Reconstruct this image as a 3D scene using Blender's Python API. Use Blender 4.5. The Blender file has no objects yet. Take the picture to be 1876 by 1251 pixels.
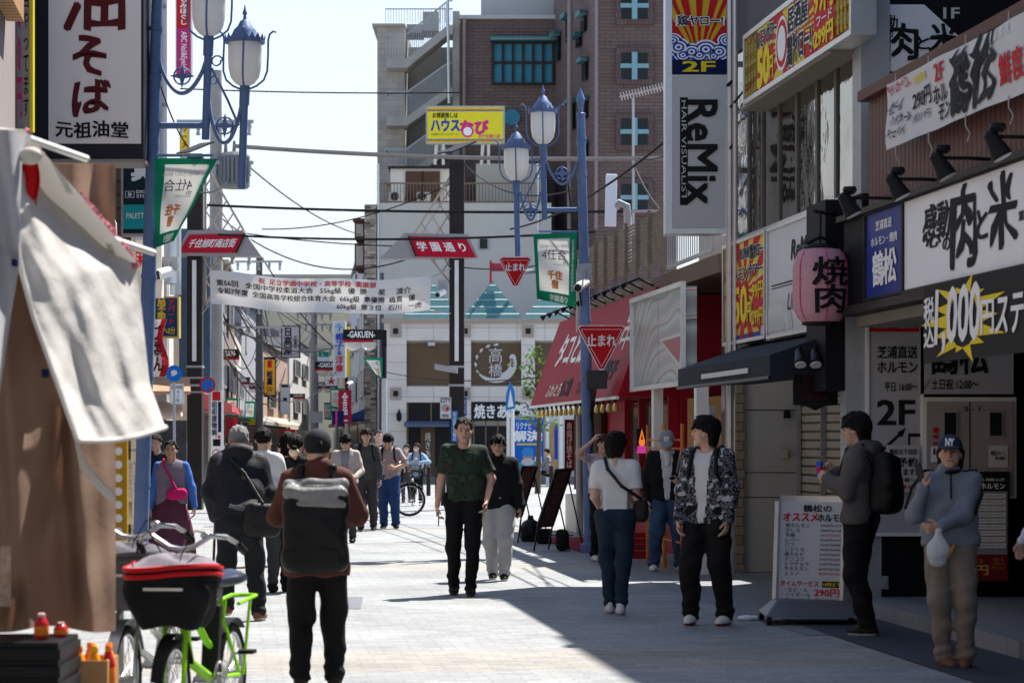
import bpy, math, random
import numpy as np
from mathutils import Vector, Matrix
C = bpy.context; D = bpy.data; sc = C.scene; col = sc.collection
R = math.radians
random.seed(7)
# ---------------------------------------------------------------- camera, sky, sun, exposure
F = 4429.0; CX = 938.0; HY = 806.0; CH = 1.55          # focal length and centre in photo pixels, horizon row, eye height
cam = D.cameras.new("camera"); camo = D.objects.new("camera", cam); col.objects.link(camo)
cam.lens = 85; cam.sensor_width = 36; cam.clip_end = 3000; cam.shift_y = (HY-625.5)/1876
camo.location = (0, 0, CH); camo.rotation_euler = (R(90), 0, 0); sc.camera = camo
cam.dof.use_dof = True; cam.dof.focus_distance = 30; cam.dof.aperture_fstop = 4.5
SUN_EL, SUN_AZ = 58, 36                                   # degrees; azimuth from +Y towards +X
w = D.worlds.new("World"); sc.world = w; w.use_nodes = True
nt = w.node_tree; bg = nt.nodes["Background"]
sky = nt.nodes.new("ShaderNodeTexSky"); sky.sky_type = 'NISHITA'; sky.sun_disc = False
sky.sun_elevation = R(SUN_EL); sky.sun_rotation = R(SUN_AZ); sky.air_density = 1.0; sky.dust_density = .5; sky.ozone_density = 1.0
# bright summer haze low in the sky, strongest towards the sun
ge = nt.nodes.new("ShaderNodeNewGeometry"); dz = nt.nodes.new("ShaderNodeSeparateXYZ"); nt.links.new(ge.outputs["Incoming"], dz.inputs[0])
hz = nt.nodes.new("ShaderNodeMapRange"); hz.interpolation_type = 'SMOOTHSTEP'; hz.inputs[1].default_value = -.42; hz.inputs[2].default_value = -.02; nt.links.new(dz.outputs[2], hz.inputs[0])
hy = nt.nodes.new("ShaderNodeMapRange"); hy.interpolation_type = 'SMOOTHSTEP'; hy.inputs[1].default_value = .1; hy.inputs[2].default_value = -.9; nt.links.new(dz.outputs[1], hy.inputs[0])
hm = nt.nodes.new("ShaderNodeMath"); hm.operation = 'MULTIPLY'; nt.links.new(hz.outputs[0], hm.inputs[0]); nt.links.new(hy.outputs[0], hm.inputs[1])
mixh = nt.nodes.new("ShaderNodeMixRGB"); mixh.inputs[2].default_value = (3.9, 4.2, 4.5, 1); nt.links.new(hm.outputs[0], mixh.inputs[0]); nt.links.new(sky.outputs[0], mixh.inputs[1]); nt.links.new(mixh.outputs[0], bg.inputs[0]); bg.inputs[1].default_value = 0.1
sl = D.lights.new("sun", 'SUN'); sl.energy = 5.0; sl.angle = R(0.5); sl.color = (1, .955, .89)
slo = D.objects.new("sun", sl); col.objects.link(slo); slo.location = (20, 30, 60)
sd = Vector((math.sin(R(SUN_AZ))*math.cos(R(SUN_EL)), math.cos(R(SUN_AZ))*math.cos(R(SUN_EL)), math.sin(R(SUN_EL))))
slo.rotation_euler = sd.to_track_quat('Z', 'Y').to_euler()
sc.view_settings.view_transform = 'Standard'; sc.view_settings.look = 'None'; sc.view_settings.exposure = 1.25; sc.view_settings.gamma = 1
sc.cycles.use_denoising = True; sc.cycles.max_bounces = 6
# ---------------------------------------------------------------- helpers
V = lambda *a: Vector(a)
def X(px, Y): return (px-CX)/F*Y
def Z(py, Y): return CH-(py-HY)/F*Y
def P(px, py, Y): return V(X(px, Y), Y, Z(py, Y))
KR, AR, AL = .1147, 5.68, -2.0
def RF(px, o=0):                      # point of the right-hand facade line (pushed o metres into the street) in a photo column
    s = (px-CX)/F; Y = (AR-o)/(s+KR); return V(s*Y, Y, 0)
def LF(px, o=0):
    s = (px-CX)/F; Y = (AL+o)/(s+KR); return V(s*Y, Y, 0)
def RY(Y, o=0): return V(AR-o-KR*Y, Y, 0)
def LY(Y, o=0): return V(AL+o-KR*Y, Y, 0)
DR = V(-KR, 1, 0).normalized()        # along the street, away from the camera
NR = V(-1, -KR, 0).normalized()       # from the right-hand facades into the street
def up(v, z): return V(v.x, v.y, z)
MATS = {}
def M(name, c=(.5, .5, .5), rough=.6, var=.12, scale=4.0, metal=0, bump=0, bscale=40, emit=0, alpha=1, trans=0, spec=.1, swz=False):
    if name in MATS: return MATS[name]
    m = D.materials.new(name); m.use_nodes = True; n = m.node_tree.nodes; l = m.node_tree.links
    b = n["Principled BSDF"]; b.inputs["Roughness"].default_value = rough; b.inputs["Metallic"].default_value = metal
    b.inputs["Specular IOR Level"].default_value = spec
    tc = n.new("ShaderNodeTexCoord")
    if var:
        nz = n.new("ShaderNodeTexNoise"); nz.inputs["Scale"].default_value = scale; nz.inputs["Detail"].default_value = 6; nz.inputs["Roughness"].default_value = .65
        l.new(tc.outputs["Object"], nz.inputs["Vector"])
        mx = n.new("ShaderNodeMixRGB"); mx.inputs[1].default_value = (*[max(0, x*(1-var*1.6)) for x in c], 1); mx.inputs[2].default_value = (*[min(1, x*(1+var*1.6)) for x in c], 1)
        l.new(nz.outputs["Fac"], mx.inputs[0]); l.new(mx.outputs[0], b.inputs["Base Color"])
    else: b.inputs["Base Color"].default_value = (*c, 1)
    if bump:
        nb = n.new("ShaderNodeTexNoise"); nb.inputs["Scale"].default_value = bscale; nb.inputs["Detail"].default_value = 4
        l.new(tc.outputs["Object"], nb.inputs["Vector"]); bm = n.new("ShaderNodeBump"); bm.inputs["Strength"].default_value = bump; bm.inputs["Distance"].default_value = .02
        l.new(nb.outputs["Fac"], bm.inputs["Height"]); l.new(bm.outputs[0], b.inputs["Normal"])
    if emit: b.inputs["Emission Color"].default_value = (*c, 1); b.inputs["Emission Strength"].default_value = emit
    if trans: b.inputs["Transmission Weight"].default_value = trans
    if alpha < 1: b.inputs["Alpha"].default_value = alpha
    MATS[name] = m; return m
def cloth(name, c, tr=.35, var=.06, scale=3):          # thin cloth that lets light through
    if name in MATS: return MATS[name]
    m = M(name, c, .85, var, scale, bump=.15, bscale=25, spec=.15); n = m.node_tree.nodes; l = m.node_tree.links
    b = n["Principled BSDF"]; t = n.new("ShaderNodeBsdfTranslucent"); t.inputs[0].default_value = (*c, 1)
    mx = n.new("ShaderNodeMixShader"); mx.inputs[0].default_value = tr
    l.new(b.outputs[0], mx.inputs[1]); l.new(t.outputs[0], mx.inputs[2]); l.new(mx.outputs[0], n["Material Output"].inputs[0]); return m
def brick(name, c1, c2, mortar, bw, bh, msize=.008, rough=.8, axis='XZ', bump=.3, var=.15, offset=.5):
    if name in MATS: return MATS[name]
    m = D.materials.new(name); m.use_nodes = True; n = m.node_tree.nodes; l = m.node_tree.links; b = n["Principled BSDF"]; b.inputs["Roughness"].default_value = rough
    tc = n.new("ShaderNodeTexCoord"); sp = n.new("ShaderNodeSeparateXYZ"); cb = n.new("ShaderNodeCombineXYZ"); l.new(tc.outputs["Object"], sp.inputs[0])
    if axis == 'XZ':
        ad = n.new("ShaderNodeMath"); ad.operation = 'ADD'; l.new(sp.outputs[0], ad.inputs[0]); l.new(sp.outputs[1], ad.inputs[1]); l.new(ad.outputs[0], cb.inputs[0]); l.new(sp.outputs[2], cb.inputs[1])
    else:
        l.new(sp.outputs[0], cb.inputs[0]); l.new(sp.outputs[1], cb.inputs[1])
    br = n.new("ShaderNodeTexBrick"); br.inputs["Color1"].default_value = (*c1, 1); br.inputs["Color2"].default_value = (*c2, 1); br.inputs["Mortar"].default_value = (*mortar, 1)
    br.inputs["Scale"].default_value = 1; br.inputs["Mortar Size"].default_value = msize; br.inputs["Brick Width"].default_value = bw; br.inputs["Row Height"].default_value = bh; br.offset = offset
    l.new(cb.outputs[0], br.inputs["Vector"])
    nz = n.new("ShaderNodeTexNoise"); nz.inputs["Scale"].default_value = 1.2; nz.inputs["Detail"].default_value = 8; l.new(tc.outputs["Object"], nz.inputs["Vector"])
    mr = n.new("ShaderNodeMapRange"); mr.inputs[3].default_value = 1-var*1.5; mr.inputs[4].default_value = 1+var*1.5; l.new(nz.outputs["Fac"], mr.inputs[0])
    mx = n.new("ShaderNodeMixRGB"); mx.blend_type = 'MULTIPLY'; mx.inputs[0].default_value = 1; l.new(br.outputs["Color"], mx.inputs[1]); l.new(mr.outputs[0], mx.inputs[2]); l.new(mx.outputs[0], b.inputs["Base Color"])
    bm = n.new("ShaderNodeBump"); bm.inputs["Strength"].default_value = bump; bm.inputs["Distance"].default_value = .01; bm.invert = True; l.new(br.outputs["Fac"], bm.inputs["Height"]); l.new(bm.outputs[0], b.inputs["Normal"])
    MATS[name] = m; return m
def tag(o, label=None, cat=None, group=None, kind=None):
    if label: o["label"] = label
    if cat: o["category"] = cat
    if group: o["group"] = group
    if kind: o["kind"] = kind
    return o
def thing(name, label, cat, loc=(0, 0, 0), group=None, rz=0):
    o = D.objects.new(name, None); o.empty_display_size = .2; col.objects.link(o); o.location = loc; o.rotation_euler = (0, 0, rz)
    return tag(o, label, cat, group)
def origin(p):
    v = V(0, 0, 0)
    while p is not None: v = v+p.location; p = p.parent
    return v
class MB:
    def __init__(s): s.v = []; s.f = []; s.m = []
    def poly(s, pts, m=0):
        i = len(s.v); s.v += [V(*p) for p in pts]; s.f.append(tuple(range(i, i+len(pts)))); s.m.append(m); return s
    def mesh(s, vs, fs, m=0):
        i = len(s.v); s.v += [V(*p) for p in vs]
        for f in fs: s.f.append(tuple(k+i for k in f)); s.m.append(m)
        return s
    def obox(s, o, a, b, c, m=0):                      # corner o and three edge vectors
        p = [o, o+a, o+a+b, o+b, o+c, o+a+c, o+a+b+c, o+b+c]
        fs = [(0, 3, 2, 1), (4, 5, 6, 7), (0, 1, 5, 4), (1, 2, 6, 5), (2, 3, 7, 6), (3, 0, 4, 7)]
        if a.cross(b).dot(c) < 0: fs = [f[::-1] for f in fs]
        return s.mesh(p, fs, m)
    def box(s, x0, x1, y0, y1, z0, z1, m=0): return s.obox(V(x0, y0, z0), V(x1-x0, 0, 0), V(0, y1-y0, 0), V(0, 0, z1-z0), m)
    def bar(s, a, b, w_, h=None, m=0):                 # rectangular bar between two points
        h = h or w_; a = V(*a); b = V(*b); d = (b-a).normalized(); u = d.cross(V(0, 0, 1))
        if u.length < 1e-3: u = V(1, 0, 0)
        u.normalize(); t = u.cross(d); return s.obox(a-u*w_/2-t*h/2, u*w_, t*h, b-a, m)
    def tube(s, pts, r, n=6, m=0, cap=True):
        pts = [V(*p) for p in pts]; rs = r if isinstance(r, (list, tuple)) else [r]*len(pts); i0 = len(s.v); u = None
        for k, p in enumerate(pts):
            d = (pts[min(k+1, len(pts)-1)]-pts[max(k-1, 0)]).normalized()
            if u is None:
                u = d.cross(V(0, 0, 1))
                if u.length < 1e-3: u = V(1, 0, 0)
            u = (u-d*u.dot(d)); u.normalize(); t = d.cross(u)
            for j in range(n): a = 2*math.pi*j/n; s.v.append(p+(u*math.cos(a)+t*math.sin(a))*rs[k])
        for k in range(len(pts)-1):
            for j in range(n): a = i0+k*n+j; b = i0+k*n+(j+1) % n; s.f.append((a, b, b+n, a+n)); s.m.append(m)
        if cap: s.f.append(tuple(range(i0+n-1, i0-1, -1))); s.m.append(m); e = i0+(len(pts)-1)*n; s.f.append(tuple(range(e, e+n))); s.m.append(m)
        return s
    def lathe(s, prof, c, n=16, m=0):                  # (radius, height) profile round a vertical axis at c
        c = V(*c); i0 = len(s.v)
        for r, z in prof:
            for j in range(n): a = 2*math.pi*j/n; s.v.append(c+V(r*math.cos(a), r*math.sin(a), z))
        for k in range(len(prof)-1):
            for j in range(n): a = i0+k*n+j; b = i0+k*n+(j+1) % n; s.f.append((a, b, b+n, a+n)); s.m.append(m)
        s.f.append(tuple(range(i0+n-1, i0-1, -1))); s.m.append(m); e = i0+(len(prof)-1)*n; s.f.append(tuple(range(e, e+n))); s.m.append(m)
        return s
    def prism(s, pts, d, m=0, mside=None):             # planar outline extruded by vector d
        pts = [V(*p) for p in pts]; n = len(pts); i = len(s.v); s.v += pts+[p+d for p in pts]; ms = m if mside is None else mside
        s.f.append(tuple(range(i, i+n))); s.m.append(m); s.f.append(tuple(range(i+2*n-1, i+n-1, -1))); s.m.append(m)
        for k in range(n): s.f.append((i+k, i+n+k, i+n+(k+1) % n, i+(k+1) % n)); s.m.append(ms)
        return s
    def grid(s, fn, nu, nv, m=0, thick=0):             # surface fn(u, v), optionally given thickness
        g = [[V(*fn(a/nu, b/nv)) for b in range(nv+1)] for a in range(nu+1)]; i0 = len(s.v); W = nv+1
        for r in g: s.v += r
        q = lambda a, b, o=0: i0+o+a*W+b
        for a in range(nu):
            for b in range(nv): s.f.append((q(a, b), q(a+1, b), q(a+1, b+1), q(a, b+1))); s.m.append(m if not callable(m) else m((a+.5)/nu, (b+.5)/nv))
        if thick:
            o = (nu+1)*W
            for a in range(nu+1):
                for b in range(nv+1):
                    du = g[min(a+1, nu)][b]-g[max(a-1, 0)][b]; dv = g[a][min(b+1, nv)]-g[a][max(b-1, 0)]; nn = du.cross(dv)
                    s.v.append(g[a][b]-(nn.normalized() if nn.length > 1e-9 else V(0, 1, 0))*thick)
            for a in range(nu):
                for b in range(nv): s.f.append((q(a, b+1, o), q(a+1, b+1, o), q(a+1, b, o), q(a, b, o))); s.m.append(m if not callable(m) else m((a+.5)/nu, (b+.5)/nv))
            mm = m if not callable(m) else m(0, 0)
            for a in range(nu): s.f += [(q(a, 0), q(a, 0, o), q(a+1, 0, o), q(a+1, 0)), (q(a+1, nv), q(a+1, nv, o), q(a, nv, o), q(a, nv))]; s.m += [mm, mm]
            for b in range(nv): s.f += [(q(0, b+1), q(0, b+1, o), q(0, b, o), q(0, b)), (q(nu, b), q(nu, b, o), q(nu, b+1, o), q(nu, b+1))]; s.m += [mm, mm]
        return s
    def ball(s, c, r, nu=12, nv=8, m=0, sq=(1, 1, 1)):
        return s.lathe2([(math.sin(math.pi*k/nv)*r, -math.cos(math.pi*k/nv)*r) for k in range(nv+1)], c, nu, m, sq)
    def lathe2(s, prof, c, n, m, sq):
        i = len(s.v); s.lathe([(max(r, 1e-4), z) for r, z in prof], (0, 0, 0), n, m)
        for k in range(i, len(s.v)): p = s.v[k]; s.v[k] = V(p.x*sq[0]+c[0], p.y*sq[1]+c[1], p.z*sq[2]+c[2])
        return s
    def build(s, name, mats, parent=None, smooth=False, bevel=0):
        o0 = origin(parent); me = D.meshes.new(name); me.from_pydata([tuple(p-o0) for p in s.v], [], s.f)
        for m in (mats if isinstance(mats, (list, tuple)) else [mats]): me.materials.append(m)
        me.polygons.foreach_set("material_index", s.m)
        if smooth: me.polygons.foreach_set("use_smooth", [True]*len(s.f))
        me.update(); o = D.objects.new(name, me); col.objects.link(o)
        if parent is not None: o.parent = parent
        if smooth:
            try: me.set_sharp_from_angle(angle=R(40))
            except Exception: pass
        if bevel: b = o.modifiers.new("bevel", 'BEVEL'); b.width = bevel; b.segments = 2; b.limit_method = 'ANGLE'
        return o
def children(o): return [c for c in D.objects if c.parent == o]
def copy_tree(o, parent=None):
    c = o.copy(); col.objects.link(c); c.parent = parent
    for ch in children(o): copy_tree(ch, c)
    return c
_tx = {}
def glyphs(s, bold=0, shear=0, vertical=False, gap=1.0):
    k = (s, bold, shear, vertical, gap)
    if k in _tx: return _tx[k]
    cu = D.curves.new("text", 'FONT'); cu.body = "\n".join(s) if vertical else s; cu.resolution_u = 2; cu.offset = bold; cu.shear = shear
    cu.align_x = 'CENTER'; cu.space_line = gap*(.95 if vertical else 1); cu.fill_mode = 'FRONT'
    o = D.objects.new("text", cu); col.objects.link(o); dg = C.evaluated_depsgraph_get(); me = D.meshes.new_from_object(o.evaluated_get(dg))
    a = np.array([v.co[:2] for v in me.vertices]) if len(me.vertices) else np.zeros((1, 2)); fs = [tuple(p.vertices) for p in me.polygons]
    D.objects.remove(o); D.curves.remove(cu); D.meshes.remove(me)
    lo = a.min(0); hi = a.max(0); a = (a-lo)/np.maximum(hi-lo, 1e-6); _tx[k] = (a, fs, (hi-lo)); return _tx[k]
def text(mb, s, quad, reg=(.05, .05, .95, .95), m=0, bold=.02, vertical=False, fit=True, off=.006, flip=False, shear=0, jit=0, gap=1.0, warp=None, rot=False, align=.5):
    a, fs, wh = glyphs(s, 0, shear, vertical, gap); bx, by = bold/wh[0], bold/wh[1]
    if rot: a = np.stack([a[:, 1], 1-a[:, 0]], 1); wh = wh[::-1]; bx, by = by, bx
    bl, br, tr, tl = quad; W = (br-bl).length*(reg[2]-reg[0]); H = (tl-bl).length*(reg[3]-reg[1]); su = sv = 1
    if not fit:
        k = min(W/wh[0], H/wh[1]); su = wh[0]*k/W; sv = wh[1]*k/H
    n = (br-bl).cross(tl-bl).normalized(); sh_ = [(0, 0)] if bold < .004 else ([(-1, 0), (1, 0)] if bold < .012 else ([(-1, -.7), (1, -.7), (1, .7), (-1, .7)] if bold < .035 else [(-1, -.9), (1, -.9), (1, .9), (-1, .9), (0, 1.1), (0, -1.1), (1.2, 0), (-1.2, 0)]))
    if flip: fs = [f[::-1] for f in fs]
    for ks, (ox, oy) in enumerate(sh_): _text(mb, a, fs, ox*bx, oy*by, bl, br, tr, tl, reg, su, sv, n, off+ks*.00035, flip, jit, warp, align, m, ks*.00035)
def _text(mb, a, fs, ox, oy, bl, br, tr, tl, reg, su, sv, n, off, flip, jit, warp, align, m, e):
    out = []; nw = (warp(.51, .5)-warp(.5, .5)).cross(warp(.5, .51)-warp(.5, .5)).normalized()*e if warp else None
    for x, y in a:
        x += ox; y += oy
        if flip: x = 1-x
        u = reg[0]+(reg[2]-reg[0])*(align*(1-su)+su*x); v = reg[1]+(reg[3]-reg[1])*(.5*(1-sv)+sv*y)
        if jit: u += jit*math.sin(17*v+5*u+1)*.5; v += jit*math.sin(13*u+7*v)
        if warp: out.append(warp(u, v)+nw)
        else: out.append((bl*(1-u)+br*u)*(1-v)+(tl*(1-u)+tr*u)*v+n*off)
    mb.mesh(out, fs, m)
def qpt(quad, u, v, off=.005):
    bl, br, tr, tl = quad; n = (br-bl).cross(tl-bl).normalized(); return (bl*(1-u)+br*u)*(1-v)+(tl*(1-u)+tr*u)*v+n*off
def patch(mb, quad, pts, m=0, off=.004): mb.poly([qpt(quad, u, v, off) for u, v in pts], m)
def rect(mb, quad, r, m=0, off=.004): patch(mb, quad, [(r[0], r[1]), (r[2], r[1]), (r[2], r[3]), (r[0], r[3])], m, off)
def fquad(pl, pr, pt, pb, Y): return [P(pl, pb, Y), P(pr, pb, Y), P(pr, pt, Y), P(pl, pt, Y)]           # a board facing the camera
def rquad(pl, pr, zb, zt, o=0): a = RF(pl, o); b = RF(pr, o); return [up(a, zb), up(b, zb), up(b, zt), up(a, zt)]  # a board on the right-hand facades
PAL = {}
def ink(k):
    cs = dict(black=(.012, .012, .014), white=(.8, .8, .8), red=(.5, .015, .02), yellow=(.75, .58, .02), maroon=(.09, .012, .016), blue=(.02, .06, .35), teal=(.02, .35, .36), navy=(.006, .012, .06),
              green=(.01, .3, .16), orange=(.8, .25, .04), grey=(.3, .3, .32), pink=(.6, .03, .2), sky=(.05, .25, .6), cream=(.7, .66, .55), brown=(.12, .06, .03), lgrey=(.55, .55, .55), gold=(.55, .36, .03))
    return M("ink_"+k, cs[k], .6, .04, 3)
def signboard(name, label, cat, quad, depth, face, frame, marks=(), group=None, rim=.04, back=True, part="panel"):
    """a real board: body of the given depth, a raised rim, and the lettering; marks = list of functions or text tuples"""
    bl, br, tr, tl = quad; n = (br-bl).cross(tl-bl).normalized(); root = thing(name, label, cat, bl-n*depth/2, group)
    mb = MB(); mb.obox(bl-n*depth, br-bl, n*depth, tl-bl, 0); mb.build(part, face, root)
    if rim:
        u = (br-bl).normalized(); v = (tl-bl).normalized(); fr = MB(); W = (br-bl).length; H = (tl-bl).length; d = n*(depth+.03); o = bl-n*(depth+.01)
        fr.obox(o-u*rim-v*rim, u*(W+2*rim), d, v*rim); fr.obox(o-u*rim+v*H, u*(W+2*rim), d, v*rim); fr.obox(o-u*rim, u*rim, d, v*H); fr.obox(o+u*W, u*rim, d, v*H); fr.build("frame", frame, root)
    put_marks(root, quad, marks); return root
def put_marks(root, quad, marks, warp=None):
    mb = MB(); mats = []
    def mi(k):
        mt = ink(k) if isinstance(k, str) else k
        if mt not in mats: mats.append(mt)
        return mats.index(mt)
    for i, t in enumerate(marks):
        if callable(t): t(mb, quad, mi); continue
        s, reg, c = t[:3]; kw = dict(t[3]) if len(t) > 3 else {}
        if s == '#': rect(mb, quad, reg, mi(c), kw.get('off', .003)); continue
        kw.setdefault('off', .006+.0005*(i % 5)); text(mb, s, quad, reg, mi(c), warp=warp, **kw)
    if mb.v: mb.build("lettering", mats, root)
# ---------------------------------------------------------------- materials of the place
def ground_mat():
    m = D.materials.new("street_paving"); m.use_nodes = True; n = m.node_tree.nodes; l = m.node_tree.links; b = n["Principled BSDF"]
    b.inputs["Roughness"].default_value = .75
    tc = n.new("ShaderNodeTexCoord"); mp = n.new("ShaderNodeMapping"); mp.inputs["Rotation"].default_value = (0, 0, R(-6.5)); l.new(tc.outputs["Object"], mp.inputs[0])
    wv = n.new("ShaderNodeTexNoise"); wv.inputs["Scale"].default_value = 9; l.new(mp.outputs[0], wv.inputs["Vector"])
    ml = n.new("ShaderNodeMixRGB"); ml.blend_type = 'ADD'; ml.inputs[0].default_value = .05; l.new(mp.outputs[0], ml.inputs[1]); l.new(wv.outputs["Color"], ml.inputs[2])
    br = n.new("ShaderNodeTexBrick"); br.inputs["Scale"].default_value = 1; br.inputs["Brick Width"].default_value = .22; br.inputs["Row Height"].default_value = .11; br.inputs["Mortar Size"].default_value = .006
    br.inputs["Color1"].default_value = (.262, .272, .272, 1); br.inputs["Color2"].default_value = (.195, .207, .212, 1); br.inputs["Mortar"].default_value = (.18, .183, .183, 1); l.new(ml.outputs[0], br.inputs["Vector"])
    # sandy bands across the street
    sp = n.new("ShaderNodeSeparateXYZ"); l.new(mp.outputs[0], sp.inputs[0]); md = n.new("ShaderNodeMath"); md.operation = 'PINGPONG'; md.inputs[1].default_value = 6.2
    ad = n.new("ShaderNodeMath"); ad.operation = 'ADD'; ad.inputs[1].default_value = 1.6; l.new(sp.outputs[1], ad.inputs[0]); l.new(ad.outputs[0], md.inputs[0])
    gt = n.new("ShaderNodeMath"); gt.operation = 'GREATER_THAN'; gt.inputs[1].default_value = 5.35; l.new(md.outputs[0], gt.inputs[0])
    mx = n.new("ShaderNodeMixRGB"); mx.blend_type = 'MULTIPLY'; l.new(gt.outputs[0], mx.inputs[0]); l.new(br.outputs["Color"], mx.inputs[1]); mx.inputs[2].default_value = (1.08, .98, .88, 1)
    nz = n.new("ShaderNodeTexNoise"); nz.inputs["Scale"].default_value = .7; nz.inputs["Detail"].default_value = 9; nz.inputs["Roughness"].default_value = .7; l.new(tc.outputs["Object"], nz.inputs["Vector"])
    mr = n.new("ShaderNodeMapRange"); mr.inputs[1].default_value = .3; mr.inputs[2].default_value = .7; mr.inputs[3].default_value = .66; mr.inputs[4].default_value = 1.2; l.new(nz.outputs["Fac"], mr.inputs[0])
    m2 = n.new("ShaderNodeMixRGB"); m2.blend_type = 'MULTIPLY'; m2.inputs[0].default_value = 1; l.new(mx.outputs[0], m2.inputs[1]); n3 = n.new("ShaderNodeTexNoise"); n3.inputs["Scale"].default_value = 28; n3.inputs["Detail"].default_value = 5; l.new(tc.outputs["Object"], n3.inputs["Vector"]); r3 = n.new("ShaderNodeMapRange"); r3.inputs[1].default_value = .3; r3.inputs[2].default_value = .7; r3.inputs[3].default_value = .8; r3.inputs[4].default_value = 1.12; l.new(n3.outputs["Fac"], r3.inputs[0])
    vs_ = n.new("ShaderNodeTexVoronoi"); vs_.inputs["Scale"].default_value = 1.3; vs_.inputs["Randomness"].default_value = 1; l.new(tc.outputs["Object"], vs_.inputs["Vector"]); r4 = n.new("ShaderNodeMapRange"); r4.inputs[1].default_value = .03; r4.inputs[2].default_value = .07; r4.inputs[3].default_value = .72; r4.inputs[4].default_value = 1; l.new(vs_.outputs["Distance"], r4.inputs[0])
    m3 = n.new("ShaderNodeMath"); m3.operation = 'MULTIPLY'; l.new(r3.outputs[0], m3.inputs[0]); l.new(r4.outputs[0], m3.inputs[1]); m4 = n.new("ShaderNodeMath"); m4.operation = 'MULTIPLY'; l.new(mr.outputs[0], m4.inputs[0]); l.new(m3.outputs[0], m4.inputs[1])
    l.new(m4.outputs[0], m2.inputs[2]); l.new(m2.outputs[0], b.inputs["Base Color"])
    bm = n.new("ShaderNodeBump"); bm.inputs["Strength"].default_value = .5; bm.inputs["Distance"].default_value = .012; bm.invert = True; l.new(br.outputs["Fac"], bm.inputs["Height"])
    n2 = n.new("ShaderNodeTexNoise"); n2.inputs["Scale"].default_value = 60; l.new(tc.outputs["Object"], n2.inputs["Vector"]); b2 = n.new("ShaderNodeBump"); b2.inputs["Strength"].default_value = .35; b2.inputs["Distance"].default_value = .01
    l.new(n2.outputs["Fac"], b2.inputs["Height"]); l.new(bm.outputs[0], b2.inputs["Normal"]); l.new(b2.outputs[0], b.inputs["Normal"]); return m
def stripes(name, c1, c2, pitch, axis=0, rough=.5, metal=0, bump=.6, duty=.5, dirv=None):
    """ribs or slats modelled as a bumped stripe: pitch in metres along a direction"""
    if name in MATS: return MATS[name]
    m = D.materials.new(name); m.use_nodes = True; n = m.node_tree.nodes; l = m.node_tree.links; b = n["Principled BSDF"]; b.inputs["Roughness"].default_value = rough; b.inputs["Metallic"].default_value = metal
    tc = n.new("ShaderNodeTexCoord"); dt = n.new("ShaderNodeVectorMath"); dt.operation = 'DOT_PRODUCT'; dt.inputs[1].default_value = dirv or [(1, 0, 0), (0, 1, 0), (0, 0, 1)][axis]; l.new(tc.outputs["Object"], dt.inputs[0])
    pp = n.new("ShaderNodeMath"); pp.operation = 'PINGPONG'; pp.inputs[1].default_value = pitch/2; l.new(dt.outputs["Value"], pp.inputs[0])
    mr = n.new("ShaderNodeMapRange"); mr.inputs[1].default_value = pitch/2*(duty-.12); mr.inputs[2].default_value = pitch/2*(duty+.12); l.new(pp.outputs[0], mr.inputs[0])
    mx = n.new("ShaderNodeMixRGB"); mx.inputs[1].default_value = (*c1, 1); mx.inputs[2].default_value = (*c2, 1); l.new(mr.outputs[0], mx.inputs[0])
    nz = n.new("ShaderNodeTexNoise"); nz.inputs["Scale"].default_value = 3; nz.inputs["Detail"].default_value = 7; l.new(tc.outputs["Object"], nz.inputs["Vector"]); r2 = n.new("ShaderNodeMapRange"); r2.inputs[3].default_value = .75; r2.inputs[4].default_value = 1.2; l.new(nz.outputs["Fac"], r2.inputs[0])
    m2 = n.new("ShaderNodeMixRGB"); m2.blend_type = 'MULTIPLY'; m2.inputs[0].default_value = 1; l.new(mx.outputs[0], m2.inputs[1]); l.new(r2.outputs[0], m2.inputs[2]); l.new(m2.outputs[0], b.inputs["Base Color"])
    bm = n.new("ShaderNodeBump"); bm.inputs["Strength"].default_value = bump; bm.inputs["Distance"].default_value = pitch*.2; l.new(mr.outputs[0], bm.inputs["Height"]); l.new(bm.outputs[0], b.inputs["Normal"]); MATS[name] = m; return m
white_paint = M("white_paint", (.72, .72, .7), .5, .06); sign_white = M("sign_white", (.76, .77, .8), .4, .05, 2); sign_cream = M("sign_cream", (.72, .69, .66), .4, .05, 1.5)
black_metal = M("black_metal", (.01, .01, .011), .45, .2, spec=.15); dark_frame = M("dark_frame", (.022, .024, .035), .5, .15); dark_brown = M("dark_brown", (.03, .024, .024), .5, .15)
grey_metal = M("grey_metal", (.33, .34, .36), .45, .15, 6, metal=.3); alu = M("aluminium", (.55, .55, .56), .35, .12, 6, metal=.6); steel = M("steel", (.45, .45, .47), .35, .1, metal=.9)
black_wall = M("black_wall", (.008, .009, .012), .6, .2, 1.5, bump=.05); beige_wall = M("beige_wall", (.42, .39, .34), .8, .12, 1.5, bump=.1, bscale=60); grey_wall = M("grey_wall", (.36, .36, .36), .8, .1, 1.2, bump=.1, bscale=50)
white_wall = M("white_wall", (.6, .59, .57), .8, .12, 1.3, bump=.1, bscale=60); brown_panel = M("brown_panel", (.125, .085, .055), .7, .06, 2); tile_floor = M("tile_floor", (.25, .26, .28), .5, .1, 3)
concrete = M("concrete", (.33, .32, .3), .85, .15, 2, bump=.15, bscale=30); pole_concrete = M("pole_concrete", (.3, .29, .28), .85, .15, 3, bump=.15)
lamp_blue = M("lamp_blue", (.115, .17, .315), .5, .22, 7, bump=.08, bscale=30); rubber = M("black_rubber", (.012, .012, .012), .75, .1)
glass_dark = M("dark_glass", (.016, .018, .021), .15, .2, 2, spec=.14); glass_teal = M("teal_glass", (.035, .19, .28), .25, .12, 1); red_paint = M("red_paint", (.36, .012, .03), .5, .07, 2)
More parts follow.
